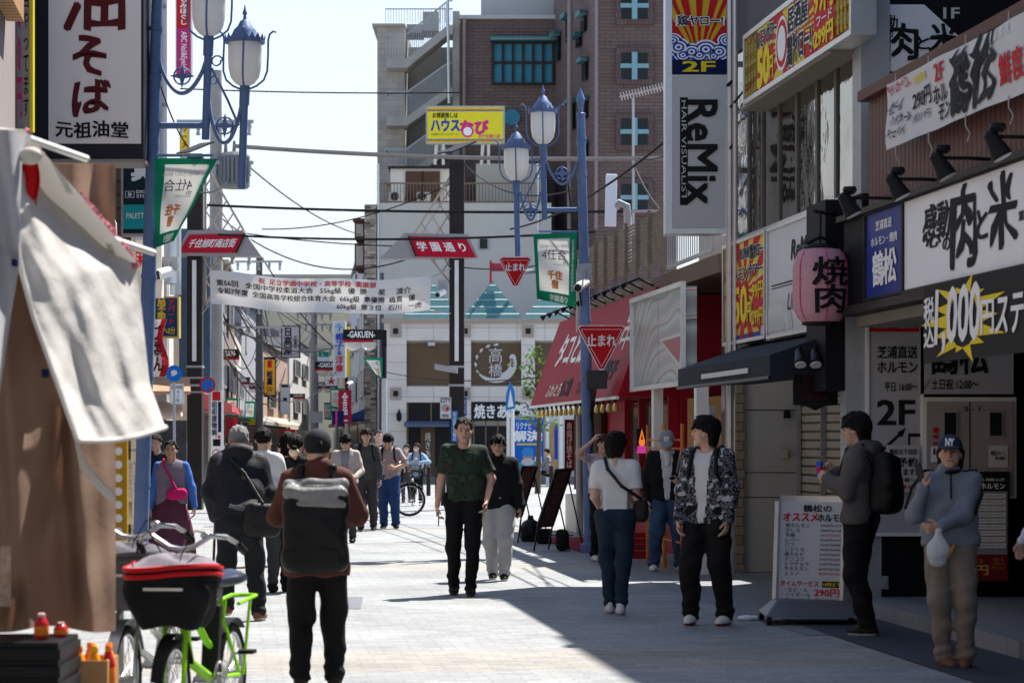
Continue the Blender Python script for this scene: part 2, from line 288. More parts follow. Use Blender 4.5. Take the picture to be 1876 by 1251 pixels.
copper_green = stripes("teal_roof", (.035, .15, .165), (.2, .31, .32), .27, 2, .5, 0, .6, .82); wood = M("plywood", (.46, .26, .09), .7, .18, 5, bump=.1); orange_paint = M("orange_paint", (.5, .15, .03), .5, .12)
# ---------------------------------------------------------------- ground and pavements
MB().poly([(-600, -60, 0), (600, -60, 0), (600, 1200, 0), (-600, 1200, 0)]).build("ground", ground_mat()); tag(D.objects["ground"], kind="structure")
rib = stripes("ribbed_strip", (.1, .105, .11), (.2, .205, .21), .045, dirv=tuple(DR), rough=.6)
mb = MB(); mb.poly([RY(31, 1.15)+V(0, 0, .004), RY(31, -.4)+V(0, 0, .004), RY(19.2, -.3)+V(0, 0, .004), RY(19.2, 1.15)+V(0, 0, .004)][::-1]); tag(mb.build("pavement_strip", rib), kind="structure")
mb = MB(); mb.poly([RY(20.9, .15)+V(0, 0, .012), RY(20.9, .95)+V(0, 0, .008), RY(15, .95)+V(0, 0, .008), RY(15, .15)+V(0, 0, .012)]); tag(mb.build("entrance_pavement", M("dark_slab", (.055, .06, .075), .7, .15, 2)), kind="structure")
mb = MB(); a = RY(21.95, .12); b = RY(14.5, .12); mb.prism([(a.x, a.y, 0), (9, a.y, 0), (9, b.y, 0), (b.x, b.y, 0)], V(0, 0, .13), 0)
tag(mb.build("entrance_floor", brick("entrance_tiles", (.25, .255, .27), (.22, .225, .245), (.12, .12, .13), .6, .6, .006, .45, 'XY', .15, .1, 0)), kind="structure")
mb = MB(); a = RY(21.9, 0); mb.poly([(X(626, 22.8), 22.2, .004), (X(668, 22.8), 22.2, .004), (X(662, 23.6), 23.9, .004), (X(630, 23.6), 23.9, .004)]); t = mb.build("drain_grate", stripes("grate", (.05, .05, .055), (.22, .22, .23), .05, 1, .5, .5)); tag(t, "rectangular metal drain grate set in the paving beside the backpacker", "drain")
# ---------------------------------------------------------------- right side: black restaurant building (nearest)
def bolts(*a): pass
def slab_along(mb, Y0, Y1, o0, o1, z0, z1, m=0):       # block along the right facades, o measured into the street
    a = RY(Y0, o0); b = RY(Y1, o0); c_ = RY(Y0, o1); d_ = RY(Y1, o1)
    mb.prism([up(p, z0) for p in (a, b, d_, c_)], V(0, 0, z1-z0), m)
t = thing("restaurant_building", "black fronted restaurant building with brown ribbed upper cladding at the right edge", "building", RY(19, 0))
mb = MB(); slab_along(mb, 12, 21.95, -2.3, -6, .0, 12.8); mb.build("rear_wall", black_wall, t)  # unseen tall set-back part, raised for the shadow it throws on the paving
mb = MB(); slab_along(mb, 12, 21.2, .12, -.85, 3.56, 4.515); mb.build("cladding", stripes("brown_ribs", (.13, .035, .022), (.055, .018, .014), .115, dirv=tuple(DR), rough=.6, bump=.8), t)
mb = MB(); slab_along(mb, 12, 21.28, .2, -.85, 4.52, 4.61); mb.build("cornice", M("brown_trim", (.1, .035, .025), .5), t)
mb = MB(); slab_along(mb, 12, 21.75, .2, -.6, 2.74, 3.5, 0); slab_along(mb, 12, 21.8, .26, -.6, 3.505, 3.555, 1); slab_along(mb, 12, 21.8, .26, -.6, 2.66, 2.735, 1); mb.build("fascia", [black_wall, dark_brown], t)
mb = MB(); slab_along(mb, 12, 21.7, .1, -6, 2.56, 2.655); mb.build("soffit", M("soffit", (.22, .2, .17), .7), t)
# back wall of the entrance, facing the camera
ez = lambda py: Z(py, 22.0)
mb = MB(); mb.box(X(1583, 22), 7.5, 22.0, 22.15, 0, 3.4); mb.build("entrance_wall", M("entrance_paint", (.006, .0065, .008), .5, .1), t)
s = signboard("wall_sign", "tall grey-white entrance sign with red top band reading 2F and opening hours", "sign", [V(X(1592, 21.95), 21.95, ez(975)), V(X(1686, 21.95), 21.95, ez(975)), V(X(1686, 21.95), 21.95, ez(572)), V(X(1592, 21.95), 21.95, ez(572))], .04, M("backlit_off_white", (.4, .4, .43), .45, .06, 2), white_paint, [
    ("#", (.0, .91, 1, 1), "red"), ("新橋の超人気", (.1, .925, .97, .985), "cream", dict(bold=0)), ("芝浦直送", (.16, .79, .94, .845), "black", dict(bold=0.024)), ("ホルモン", (.16, .725, .94, .775), "black", dict(bold=0.024)),
    ("平日 16:00～", (.3, .64, .94, .68), "black"), ("2F", (.17, .49, .88, .6), "black", dict(bold=.024)),
    lambda mb, q, mi: (patch(mb, q, [(.2, .37), (.24, .36), (.66, .45), (.62, .46)], mi("black")), patch(mb, q, [(.72, .475), (.54, .455), (.64, .43)], mi("black")), rect(mb, q, (.76, .37, .8, .44), mi("black")), rect(mb, q, (.76, .435, 1, .45), mi("black")))], rim=.03)
mb = MB(); mb.box(X(1686, 21.9), X(1858, 21.9), 21.93, 21.99, ez(722), ez(640)+.35); mb.build("header_panel", M("backlit_off_white"), t)
hq = [V(X(1686, 21.92), 21.925, ez(722)), V(X(1858, 21.92), 21.925, ez(722)), V(X(1858, 21.92), 21.925, ez(640)), V(X(1686, 21.92), 21.925, ez(640))]
put_marks(t, hq, [("／土日祝 12:00～", (.04, .1, .62, .34), "black"), ("鶴松", (.1, .45, .72, 1.35), "black", dict(bold=.024))])
mb = MB(); mb.box(X(1690, 21.9), X(1862, 21.9), 21.9, 21.985, ez(912), ez(728), 0); mb.box(X(1697, 21.9), X(1855, 21.9), 21.86, 21.895, ez(908), ez(736), 1); mb.box(X(1774, 21.9), X(1776, 21.9), 21.855, 21.859, ez(908), ez(736), 2); mb.build("elevator_door", [white_paint, M("door_grey", (.33, .3, .29), .5, .06), dark_brown], t)
for x0 in (1728, 1811):
    mb = MB(); mb.box(X(x0-4, 21.9), X(x0+25, 21.9), 21.84, 21.857, ez(802), ez(752), 0); mb.box(X(x0, 21.9), X(x0+21, 21.9), 21.832, 21.839, ez(798), ez(756), 1); mb.build("door_window", [M("door_grey"), glass_dark], t)
put_marks(t, [V(X(1700, 21.9), 21.85, ez(905)), V(X(1855, 21.9), 21.85, ez(905)), V(X(1855, 21.9), 21.85, ez(740)), V(X(1700, 21.9), 21.85, ez(740))], [("#", (.05, .68, .11, .74), "red"), ("#", (.05, .62, .11, .66), "red"), ("#", (.05, .55, .1, .58), "red"), ("S - 1", (.42, .92, .6, .97), "black"),
    ("#", (.02, .36, .13, .53), "white"), ("#", (.05, .44, .12, .51), "red"), ("#", (.7, .3, .93, .54), "lgrey"), ("喫煙スペース", (.73, .43, .9, .48), "black"), ("奥の階段", (.78, .38, .9, .42), "black")])
s = signboard("reservation_poster", "white poster taking reservations, fixed to the dark wall behind the hooded man", "poster", [V(X(1623, 21.9), 21.885, ez(901)), V(X(1684, 21.9), 21.885, ez(901)), V(X(1684, 21.9), 21.885, ez(815)), V(X(1623, 21.9), 21.885, ez(815))], .012, M("poster_white", (.5, .5, .52), .5), white_paint, [("鶴松北千住店", (.1, .8, .92, .92), "black"), ("ご予約", (.1, .54, .92, .74), "black", dict(bold=0.028)), ("承ります!", (.1, .36, .9, .5), "black", dict(bold=0.024)), ("2名様～", (.3, .22, .85, .31), "black"), ("03-3888-6129", (.1, .07, .95, .16), "red")], rim=0)
s = signboard("time_poster", "low white poster with red 18時 lettering on the black wall", "poster", [V(X(1610, 21.9), 21.97, ez(982)), V(X(1700, 21.9), 21.97, ez(982)), V(X(1700, 21.9), 21.97, ez(918)), V(X(1610, 21.9), 21.97, ez(918))], .012, M("poster_white"), white_paint, [("平日", (.02, .5, .3, .9), "black", dict(bold=0.024)), ("18時", (.34, .45, .72, .92), "red", dict(bold=0.024)), ("タイムサービス", (.02, .06, .95, .42), "black", dict(bold=0.024))], rim=0)
prices = ["390円(税込429円)", "480円(税込528円)", "390円(税込429円)", "450円(税込495円)", "650円(税込715円)", "450円(税込495円)", "390円(税込429円)", "850円(税込935円)", "1200円(税込1320円)"]
s = signboard("menu_board", "menu board with black header, white price strips and red foot on the black wall", "menu", [V(X(1735, 21.8), 21.82, ez(1060)), V(X(1846, 21.8), 21.82, ez(1060)), V(X(1846, 21.8), 21.82, ez(866)), V(X(1735, 21.8), 21.82, ez(866))], .03, M("menu_grey", (.25, .25, .27), .5), black_metal, [("#", (0, .83, 1, 1), "black"), ("☎03-3888-6129", (.45, .92, .95, .96), "white", dict(bold=0)), ("鶴松ホルモン", (.35, .85, .96, .91), "white"),
    ("#", (0, 0, 1, .24), M("dark_red", (.16, .008, .015), .6)), ("タイムサービス", (.05, .16, .6, .2), "gold"), ("290円", (.05, .05, .68, .14), "gold", dict(bold=0.028)), ("・生ビール\n・ハイボール\n・チューハイ", (.72, .1, .96, .21), "gold", dict(bold=0))]+[("#", (.5, .765-.058*k, .97, .808-.058*k), "white") for k in range(9)]+[(p, (.53, .773-.058*k, .94, .8-.058*k), "red" if k in (6, 7) else "black", dict(bold=0)) for k, p in enumerate(prices)], rim=.015)
mb = MB(); mb.box(X(1612, 21.9), X(1629, 21.9), 21.93, 21.995, ez(1078), ez(1054)); mb.box(X(1615, 21.9), X(1626, 21.9), 21.915, 21.929, ez(1074), ez(1058), 0); tag(mb.build("outlet_box", grey_metal, bevel=.004), "small grey outdoor socket box low on the black wall", "socket box")
# the street goes on behind the camera: unseen blocks added to shade near pavement
for nm, lab, fn, s_, Y0, Y1, h_ in (("rear_shade_building", "unseen plain tan building row on the left behind the viewpoint, added for its shade", "L", -1, -45, 15.5, 9.5), ("rear_shade_building", "unseen plain grey building row on the right behind the viewpoint, added for its shade", "R", 1, -45, 11.5, 9.5)):
    a, b = (LY(Y0, -.3), LY(Y1, -.3)) if fn == "L" else (RY(Y0), RY(Y1)); mb = MB(); mb.prism([a, b, b+V(8*s_, 0, 0), a+V(8*s_, 0, 0)][::s_], V(0, 0, h_)); tag(mb.build(nm, M("rear_tan", (.32, .28, .24), .8)), lab, "building")
# signs of the restaurant
def brush(*a, **k): return a
ra = RF(1657, .21); q = rquad(1657, 1990, 2.82, 3.575, .2)
q = [up(RF(1657, .205), 2.77), up(RY(13.6, .205), 2.77), up(RY(13.6, .205), 3.49), up(RF(1657, .205), 3.49)]
L = (q[1]-q[0]).length; uu = lambda px: ((RF(px, .205)-RF(1657, .205)).length)/L
s = signboard("restaurant_sign", "long white fascia sign with big black brush lettering above the entrance", "sign", q, .05, sign_white, dark_brown, [
    ("感動", (uu(1693), .48, uu(1742), .86), "black", dict(bold=.024, jit=.01)), ("の", (uu(1728), .33, uu(1742), .47), "black", dict(bold=.024)), ("心", (uu(1698), .4, uu(1724), .56), "black", dict(bold=.024)),
    ("肉", (uu(1746), .12, uu(1790), .97), "black", dict(bold=.024, jit=.015)), ("と", (uu(1791), .35, uu(1810), .65), "black", dict(bold=.024)), ("米", (uu(1811), .2, uu(1860), .96), "black", dict(bold=.024, jit=.02)), ("業態", (uu(1867), .42, uu(1890), .52), "black")], rim=.03)
s = signboard("blue_sign", "blue fascia sign with white lettering left of the long white sign", "sign", rquad(1587, 1654.5, 2.77, 3.49, .205), .05, M("sign_blue", (.018, .035, .22), .45, .06, 2), dark_brown, [("芝浦直送", (.28, .78, .72, .89), "white"), ("ホルモン・焼肉", (.16, .6, .86, .71), "white"), ("鶴", (.2, .13, .5, .53), "white", dict(bold=0.028)), ("松", (.5, .13, .84, .53), "white", dict(bold=0.028))], rim=.02)
# arrow-cut 1F sign on the black side wall
B1 = 21.9
t = thing("arrow_sign", "white cut-corner sign with black brush lettering and 1F on black wall", "sign", V(X(1580, B1), B1, 4.7))
mb = MB(); mb.box(X(1581, B1), X(1990, B1), B1, B1+.25, 3.66, 7.6); mb.build("backboard", black_wall, t)
q = fquad(1592, 1760, 9, 131, B1-.03)
mb = MB(); o_ = [qpt(q, u, v, 0) for u, v in [(0, 0), (1.0, 0), (1.0, .5), (.6, 1), (0, 1)]]; mb.prism(o_, V(0, .028, 0)); mb.build("panel", sign_white, t)
put_marks(t, q, [("感動", (.03, .62, .31, .84), "black", dict(bold=.024)), ("の", (.19, .5, .26, .6), "black", dict(bold=.024)), ("肉", (.2, .16, .52, .72), "black", dict(bold=.024, jit=.02)), ("と", (.52, .33, .66, .52), "black", dict(bold=.024)), ("米", (.66, .28, .97, .7), "black", dict(bold=.024, jit=.02)), ("1F", (.82, .8, .99, .96), "lgrey", dict(bold=.024, off=-.026))])
# cloth banner tied on the cladding
t = thing("cloth_banner", "white vinyl banner with black and red brush lettering tied on brown cladding", "banner", RY(19, .2))
a = RF(1640, .2); b = RY(13, .2); qb = [up(a, 3.95), up(b, 3.92), up(b, 4.47), up(a, 4.49)]
sg = lambda u, v: .010*math.sin(u*23+v*3)+.006*math.sin(u*51-v*4+1)+.008*math.sin(v*7+u*9)
wb = lambda u, v, e=0: (qb[0]*(1-u)+qb[1]*u)*(1-v)+(qb[3]*(1-u)+qb[2]*u)*v+NR*(.07+sg(u, v)+e)
mb = MB(); mb.grid(lambda u, v: wb(u, v), 60, 8, 0, .004); mb.build("banner_cloth", cloth("banner_vinyl", (.68, .68, .68), .15), t, smooth=True)
L = (b-a).length; uu = lambda px: ((RF(px, .2)-a).length)/L
put_marks(t, qb, [("タイムサービス", (uu(1645), .8, uu(1684), .96), "red", dict(jit=.02)), ("#", (uu(1689), .76, uu(1718), 1-.07), "black"), ("18時迄", (uu(1691), .79, uu(1716), .91), "yellow", dict(bold=.024)), ("・生ビール", (uu(1646), .52, uu(1673), .7), "black", dict(jit=.02)), ("・ハイボール", (uu(1647), .3, uu(1681), .48), "black", dict(jit=.02)), ("・チューハイ", (uu(1648), .1, uu(1680), .26), "black", dict(jit=.02)), ("290円", (uu(1686), .42, uu(1722), .68), "black", dict(bold=0.024)), ("(税込319円)", (uu(1689), .2, uu(1721), .36), "black", dict(bold=0.000)),
    ("2F", (uu(1734), .66, uu(1750), .9), "red", dict(bold=0.024)), ("ホル", (uu(1727), .36, uu(1752), .6), "black", dict(bold=0.024)), ("モン", (uu(1735), .1, uu(1760), .33), "black", dict(bold=0.024)), ("鶴", (uu(1764), .08, uu(1797), .97), "black", dict(bold=.024, jit=.02)), ("松", (uu(1800), .08, uu(1840), 1.02), "black", dict(bold=.024, jit=.02)), ("#", (uu(1826), .78, uu(1872), 1.04), "red", dict(off=.01)), ("新橋の超人気", (uu(1829), .83, uu(1870), .97), "white", dict(off=.013)), ("鮮度", (uu(1850), .2, uu(1895), .6), "red", dict(bold=.024)), ("#", (uu(1846.5), .0, uu(1847), .9), "black")], warp=lambda u, v: wb(u, v, .012))
for px in (1641, 1701, 1769, 1848):
    mb = MB(); p = up(RF(px, .28), 3.95); mb.tube([p, p+V(0, 0, -.08), p+V(.03, -.01, -.14), p+V(.01, 0, -.2)], .006, 4); mb.build("tie_cord", M("cord", (.4, .38, .35)), t); mb = MB(); p = up(RF(px, .26), 4.48); mb.tube([p, p+V(0, .0, .07)], .006, 4); mb.build("tie_cord", M("cord"), t)
# black 1000-yen banner under the fascia
q = [up(RF(1692, .28), 2.15), up(RY(13.5, .28), 2.15), up(RY(13.5, .28), 2.74), up(RF(1692, .28), 2.745)]
L = (q[1]-q[0]).length; a = RF(1692, .28); uu = lambda px: ((RF(px, .28)-a).length)/L
def burst(mb, q, mi):
    c0, c1 = uu(1765), .5; k = 14
    for j in range(k):
        t0 = 2*math.pi*j/k; rr = .75 if j % 2 else .56; w_ = .12
        patch(mb, q, [(c0+.02*math.cos(t0-w_*2.2)*3.3, c1+.36*math.sin(t0-w_*2.2)), (c0+uu(1765)*1.05*math.cos(t0)*rr/.75, c1+rr*.75*math.sin(t0)), (c0+.02*math.cos(t0+w_*2.2)*3.3, c1+.36*math.sin(t0+w_*2.2))], mi("yellow"), .004)
s = signboard("price_banner", "dark banner with yellow burst and white 1,000円 lettering hanging under the fascia", "banner", q, .01, M("banner_dark", (.018, .015, .016), .6), black_metal, [burst, ("税込", (uu(1694), .2, uu(1712), .85), "white", dict(vertical=True, bold=.024, gap=.95)), ("1,000", (uu(1714), .12, uu(1797), .92), "white", dict(bold=.024, shear=.1)), ("円", (uu(1799), .28, uu(1822), .68), "white", dict(bold=.024)), ("ステーキ", (uu(1826), .25, uu(1935), .72), "white", dict(bold=.024, shear=.15))], rim=0)
# spotlights on arms
def spot(px, py, o, lab):
    p = up(RF(px, o), 0); p.z = Z(py, p.y); t = thing("sign_spotlight", lab, "spotlight", p, "black spotlights over the restaurant sign")
    wall = up(RF(px, .1), p.z-.0)
    mb = MB(); mb.tube([p+V(.04, 0, .04), p+V(.22, .1, .05), up(RY(p.y+.2, .1), p.z+.05)], .014, 8); mb.build("arm", black_metal, t)
    d = V(.45, -.1, -.85).normalized(); mb = MB(); mb.tube([p-d*.09, p-d*.07, p+d*.0, p+d*.11], [.03, .05, .055, .075], 12); mb.tube([p+V(.02, 0, .07), p+V(.02, 0, .1), p+V(.02, 0, .13)], [.035, .06, .05], 12); mb.build("lamp_head", black_metal, t, smooth=True)
    mb = MB(); mb.tube([p+d*.112, p+d*.118], [.068, .062], 12); mb.build("lens", M("lens", (.6, .6, .62), .2), t)
spot(1552, 372, .75, "black spotlight at the far left end of the sign lights"); spot(1640, 338, .6, "black spotlight over the joint of blue and white signs"); spot(1722, 300, .6, "black spotlight over the middle of the long white sign"); spot(1822, 262, .6, "black spotlight nearest the camera over the white sign")
# ---------------------------------------------------------------- right side: salon and bar building
t = thing("salon_building", "grey three storey building with mirrored upper windows and shuttered salon entrance", "building", RY(25, 0))
mb = MB(); slab_along(mb, 22.0, 27.6, -.25, -6, 3.78, 7.3); slab_along(mb, 22.0, 27.6, -1.15, -6, 0, 3.775); slab_along(mb, 22.2, 27.6, -.02, -.24, 5.95, 7.3); slab_along(mb, 22.0, 25.6, -2.3, -6, 7.305, 12.8); mb.build("wall", M("dark_grey_wall", (.12, .12, .13), .7, .15, 1.5), t)  # last slab: unseen set-back top, added to fill out the shadow on the street
mb = MB(); slab_along(mb, 21.85, 22.15, .02, -.24, 3.78, 7.3); mb.build("corner_pillar", grey_metal, t)
mg = M("mirror_glass", (.24, .2, .15), .04, .6, 1.2, metal=.9, bump=.6, bscale=1.6)
ys = [22.2, 23.0, 23.75, 24.6, 25.4, 26.2, 26.9, 27.55]
for i in range(7):
    mb = MB(); slab_along(mb, ys[i]+.02, ys[i+1]-.02, -.05, -.1, 3.83, 5.94, 0); f = mb.build("window", mg, t)
    mb = MB(); slab_along(mb, ys[i]-.04, ys[i]+.04, -.03, -.16, 3.82, 5.945, 0); mb.build("mullion", M("bronze_frame", (.1, .095, .09), .45), f)
mb = MB(); slab_along(mb, 22.2, 27.6, .03, -.24, 3.76, 3.82); mb.build("window_sill", alu, t)
for px_p, r_p, z_p in ((1338, .05, 0), (1347, .03, 2.4)): mb = MB(); mb.tube([up(RF(px_p, .1), z_p), up(RF(px_p, .1), 7.2)], r_p, 8); mb.build("downpipe", alu, t, smooth=True)
mb = MB(); slab_along(mb, 25.85, 27.6, .03, -.2, 2.62, 3.755); slab_along(mb, 22.0, 25.8, .02, -.2, 2.6, 3.755); mb.build("signboard_backing", grey_metal, t)
yb = "yellow"
def rays(mb, q, mi):
    k = 14
    for j in range(k):
        a0, a1 = 2*math.pi*j/k, 2*math.pi*(j+.5)/k
        def edge(a): c_, s_ = math.cos(a), math.sin(a); tt = min(.5/max(abs(c_), 1e-6), .5/max(abs(s_), 1e-6)); return (.5+c_*tt, .5+s_*tt)
        patch(mb, q, [(.5, .5), edge(a0), edge(a1)], mi("red"), .003)
s = signboard("bar_sign", "long yellow and red bar sign with 50円 above the mirrored windows", "sign", rquad(1366, 1560, 5.16, 5.8, .25), .2, M("sign_yellow", (.68, .5, .03), .45, .06), alu, [rays, ("#", (0, 0, .13, 1), M("menu_dark", (.2, .14, .03), .6)), ("#", (.87, 0, 1, 1), M("menu_dark"))]+[("生ビール中ハイボール", (.012+.03*k, .05, .03+.03*k, .95), "yellow", dict(vertical=True, bold=0)) for k in range(4)]+[("日本酒焼酎梅酒各種", (.885+.03*k, .05, .905+.03*k, .95), "yellow", dict(vertical=True, bold=0)) for k in range(4)]+
    [("#", (.135, .03, .3, .62), "red", dict(off=.005)), ("レモンサワー", (.145, .66, .34, .96), "white", dict(bold=.06)), ("レモンサワー", (.145, .66, .34, .96), "black", dict(bold=.02, off=.013)), ("50", (.145, .06, .265, .62), "yellow", dict(bold=.05, off=.01)), ("円", (.27, .08, .305, .42), "yellow", dict(bold=.03, off=.01)),
     lambda mb, q, mi: [patch(mb, q, [(.39+r_*math.cos(a), .5+r_*6.8*math.sin(a)) for a in [2*math.pi*i/28 for i in range(28)]], mi(c_), o_) for r_, c_, o_ in ((.062, "white", .006), (.054, "red", .008), (.04, "white", .01))],
     ("居酒屋", (.455, .56, .64, .95), "white", dict(bold=.07)), ("居酒屋", (.455, .56, .64, .95), "black", dict(bold=.02, off=.014)), ("鶏ヤロー!", (.45, .06, .67, .52), "white", dict(bold=.07)), ("鶏ヤロー!", (.45, .06, .67, .52), "black", dict(bold=.03, off=.014)), ("#", (.69, .03, .865, .97), "red", dict(off=.005)), ("99円", (.7, .54, .86, .95), "yellow", dict(bold=.04, off=.012)), ("フード", (.72, .36, .85, .5), "white", dict(bold=.02, off=.012)), ("299円", (.7, .05, .86, .32), "yellow", dict(bold=.04, off=.012))], rim=.05)
q = rquad(1366, 1560, 5.30, 5.31, .5); mb = MB(); slab_along(mb, 22.1, 26.0, .24, -.2, 5.08, 5.11); mb.build("soffit", M("soffit"), t)
s = signboard("drink_poster", "upright yellow and red drink price poster with 50円 beside the white salon billboard", "poster", rquad(1327, 1402, 2.66, 3.73, .08), .05, M("sign_yellow"), alu, [rays, ("#", (0, .02, .24, .98), M("menu_dark"))]+[("生ビール中ハイボール焼酎水割", (.02+.055*k, .5, .06+.055*k, .96), "yellow", dict(vertical=True, bold=0)) for k in range(4)]+[("日本酒各種梅酒果実酒", (.02+.055*k, .06, .06+.055*k, .46), "yellow", dict(vertical=True, bold=0)) for k in range(4)]+[
    ("居酒屋", (.42, .82, .66, .93), "white", dict(bold=.07)), ("居酒屋", (.42, .82, .66, .93), "black", dict(bold=.02, off=.013)), ("鶏ヤロー", (.67, .79, .96, .94), "white", dict(bold=.07)), ("鶏ヤロー", (.67, .79, .96, .94), "black", dict(bold=.03, off=.013)), ("レモンサワー", (.28, .6, .96, .74), "white", dict(bold=.06)), ("レモンサワー", (.28, .6, .96, .74), "black", dict(bold=.02, off=.013)), ("50", (.27, .15, .6, .56), "red", dict(bold=.07)), ("50", (.28, .17, .59, .54), "yellow", dict(bold=.03, off=.013)), ("円", (.6, .17, .7, .36), "yellow", dict(bold=.03, off=.013)),
    ("#", (.71, .1, .98, .56), "red", dict(off=.005)), ("99円", (.72, .38, .97, .54), "yellow", dict(bold=.03, off=.012)), ("299円", (.72, .12, .97, .28), "yellow", dict(bold=.03, off=.012)), ("#", (.02, .0, 1, .05), "blue")], rim=.04)
s = signboard("salon_billboard", "white salon billboard with black script lettering behind the lantern", "sign", rquad(1408, 1514, 2.64, 3.73, .08), .05, M("billboard_white", (.52, .54, .56), .35, .08, 2), alu, [("ReMix", (.42, .66, .8, .84), "black", dict(shear=.2)), ("#", (.06, .46, .55, .475), "black"), ("#", (.06, .435, .55, .445), "black"), ("HAIR", (.5, .47, .7, .62), "black", dict(shear=.2)), ("Une Fleur", (.36, .2, .85, .36), "black", dict(shear=.35, bold=0)),
    lambda mb, q, mi: [patch(mb, q, [(.15+r_*math.cos(a), .03+r_*1.0*max(0, math.sin(a))) for a in [math.pi*i/20 for i in range(21)]], mi(c_), o_) for r_, c_, o_ in ((.3, "lgrey", .004), (.25, M("billboard_white"), .006), (.17, "lgrey", .008))]], rim=.035)
# dark sign column and blade signs
t = thing("sign_column", "black boxed sign column carrying the pink lantern", "column", RY(22.6, .1)); mb = MB(); slab_along(mb, 22.02, 22.75, .3, -.15, 2.0, 3.74); mb.build("column_box", black_wall, t); mb = MB(); slab_along(mb, 21.98, 22.2, .12, -.2, 0, 3.7); mb.build("column_post", grey_metal, t)
Yb = 27.2
t = thing("blade_sign", "tall projecting sign box with wave artwork, 2F and sideways ReMix lettering", "sign", V(X(1219, Yb), Yb, 3.8)); mb = MB()
zb = Z(428, Yb); mb.box(X(1219, Yb), X(1333, Yb), Yb, Yb+.35, zb, 6.95, 0); mb.build("casing", alu, t)
q = fquad(1231, 1328, 140, 418, Yb-.012); mb = MB(); mb.box(X(1231, Yb), X(1328, Yb), Yb-.012, Yb-.001, Z(418, Yb), Z(140, Yb)); mb.build("lower_panel", M("grey_panel", (.5, .5, .49), .35, .08, 1.5), t)
put_marks(t, q, [("#", (.15, .15, .3, .86), "black"), ("HAIR VISUALIST", (.18, .18, .28, .84), M("grey_panel"), dict(rot=True, bold=0.000, off=.012)), ("ReMix", (.27, .16, .84, .84), "black", dict(rot=True, bold=.024, off=.016))])
q2 = fquad(1231, 1331, -70, 137, Yb-.012); mb = MB(); mb.box(X(1231, Yb), X(1331, Yb), Yb-.012, Yb-.001, Z(137, Yb), Z(-70, Yb)); mb.build("upper_panel", M("sign_yellow2", (.6, .38, .02), .4, .05), t)
def waves(mb, q, mi):
    for j in range(9):
        a0 = math.pi*(j-.25)/8; a1 = math.pi*(j+.25)/8
        if j % 1 == 0: patch(mb, q, [(.5, .12)]+[(min(max(.5+1.2*math.cos(a)*.8, 0), 1), .12+.8*math.sin(a)) for a in (a0, a1)], mi("red"), .003) if 0 < j < 8 else None
    rect(mb, q, (0, .0, 1, .13), mi("navy"), .012)
    rect(mb, q, (0, .13, 1, .19), mi("blue"), .006)
    for cx_, cy, r0 in ((.12, .24, .22), (.36, .2, .2), (.62, .22, .23), (.86, .2, .2), (.5, .17, .17), (.02, .3, .17), (1.0, .3, .17), (.2, .17, .16), (.76, .16, .16)):
        cx_ = min(max(cx_, r0*.0), 1)
        for k, c_ in enumerate(("white", "blue", "white", "blue", "white", "blue")):
            rr = r0*(1-.17*k); pts = [(min(max(cx_+rr*math.cos(a), 0), 1), max(cy+rr*.38*math.sin(a), .13)) for a in [2*math.pi*i/24 for i in range(24)]]; patch(mb, q, pts, mi(c_), .007+.0006*k)
put_marks(t, q2, [waves, ("2F", (.2, .025, .78, .115), "yellow", dict(bold=.024, off=.016)), ("鶏ヤロー!", (.08, .43, .95, .52), "white", dict(bold=0.076, off=.016)), ("鶏ヤロー!", (.1, .43, .93, .52), "black", dict(bold=.024, off=.019))])
mb = MB()
for z in (4.6, 5.8, 6.7): mb.bar((X(1330, Yb), Yb+.18, z), (RY(Yb+.2, -.3).x, Yb+.18, z), .06)
mb.build("bracket", grey_metal, t)
# pink paper lantern
p = P(1503, 523, 21.7); t = thing("paper_lantern", "big pink paper lantern with black 焼肉 characters hanging from black bracket", "lantern", p); hh = .335; rr = .25
def lan(u, v, e=0):
    z = (v-.5)*2*hh; s_ = abs(z)/hh; r_ = (rr+e)*(1-.38*s_**4.5)+.004*math.sin(v*75); a = -math.pi/2+u*2*math.pi; return p+V(math.cos(a)*r_, math.sin(a)*r_, z)
mb = MB(); mb.grid(lambda u, v: lan(u, v), 36, 34); mb.build("paper_shade", cloth("lantern_pink", (.72, .4, .45), .3, .06, 5), t, smooth=True)
for z, r_ in ((hh, .15), (-hh, .15)): mb = MB(); mb.lathe([(r_+.015, -.02), (r_+.02, .0), (r_, .03)], p+V(0, 0, z), 20); mb.build("rim", [black_metal], t)
mb = MB()
for k in range(6): mb.tube([lan(k/6+.02, v/12, .004) for v in range(13)], .006, 4)
mb.build("stripe", ink("pink"), t)
lq = [V(0, 0, 0), V(1, 0, 0), V(1, 0, 1), V(0, 0, 1)]
mb = MB(); text(mb, "焼肉", lq, (-.06, .12, .15, .86), 0, .02, vertical=True, warp=lambda u, v: lan(u, v, .02), gap=.95); mb.build("lettering", ink("black"), t)
mb = MB(); q0 = p+V(0, 0, hh+.03); mb.tube([q0, q0+V(0, 0, .3)], .01, 6); mb.tube([q0+V(-.05, 0, .3), q0+V(.3, .5, .3)], .018, 6); mb.tube([q0+V(-.14, 0, .0), q0+V(0, 0, .07), q0+V(.14, 0, 0)], .018, 6); mb.build("hanger", black_metal, t)
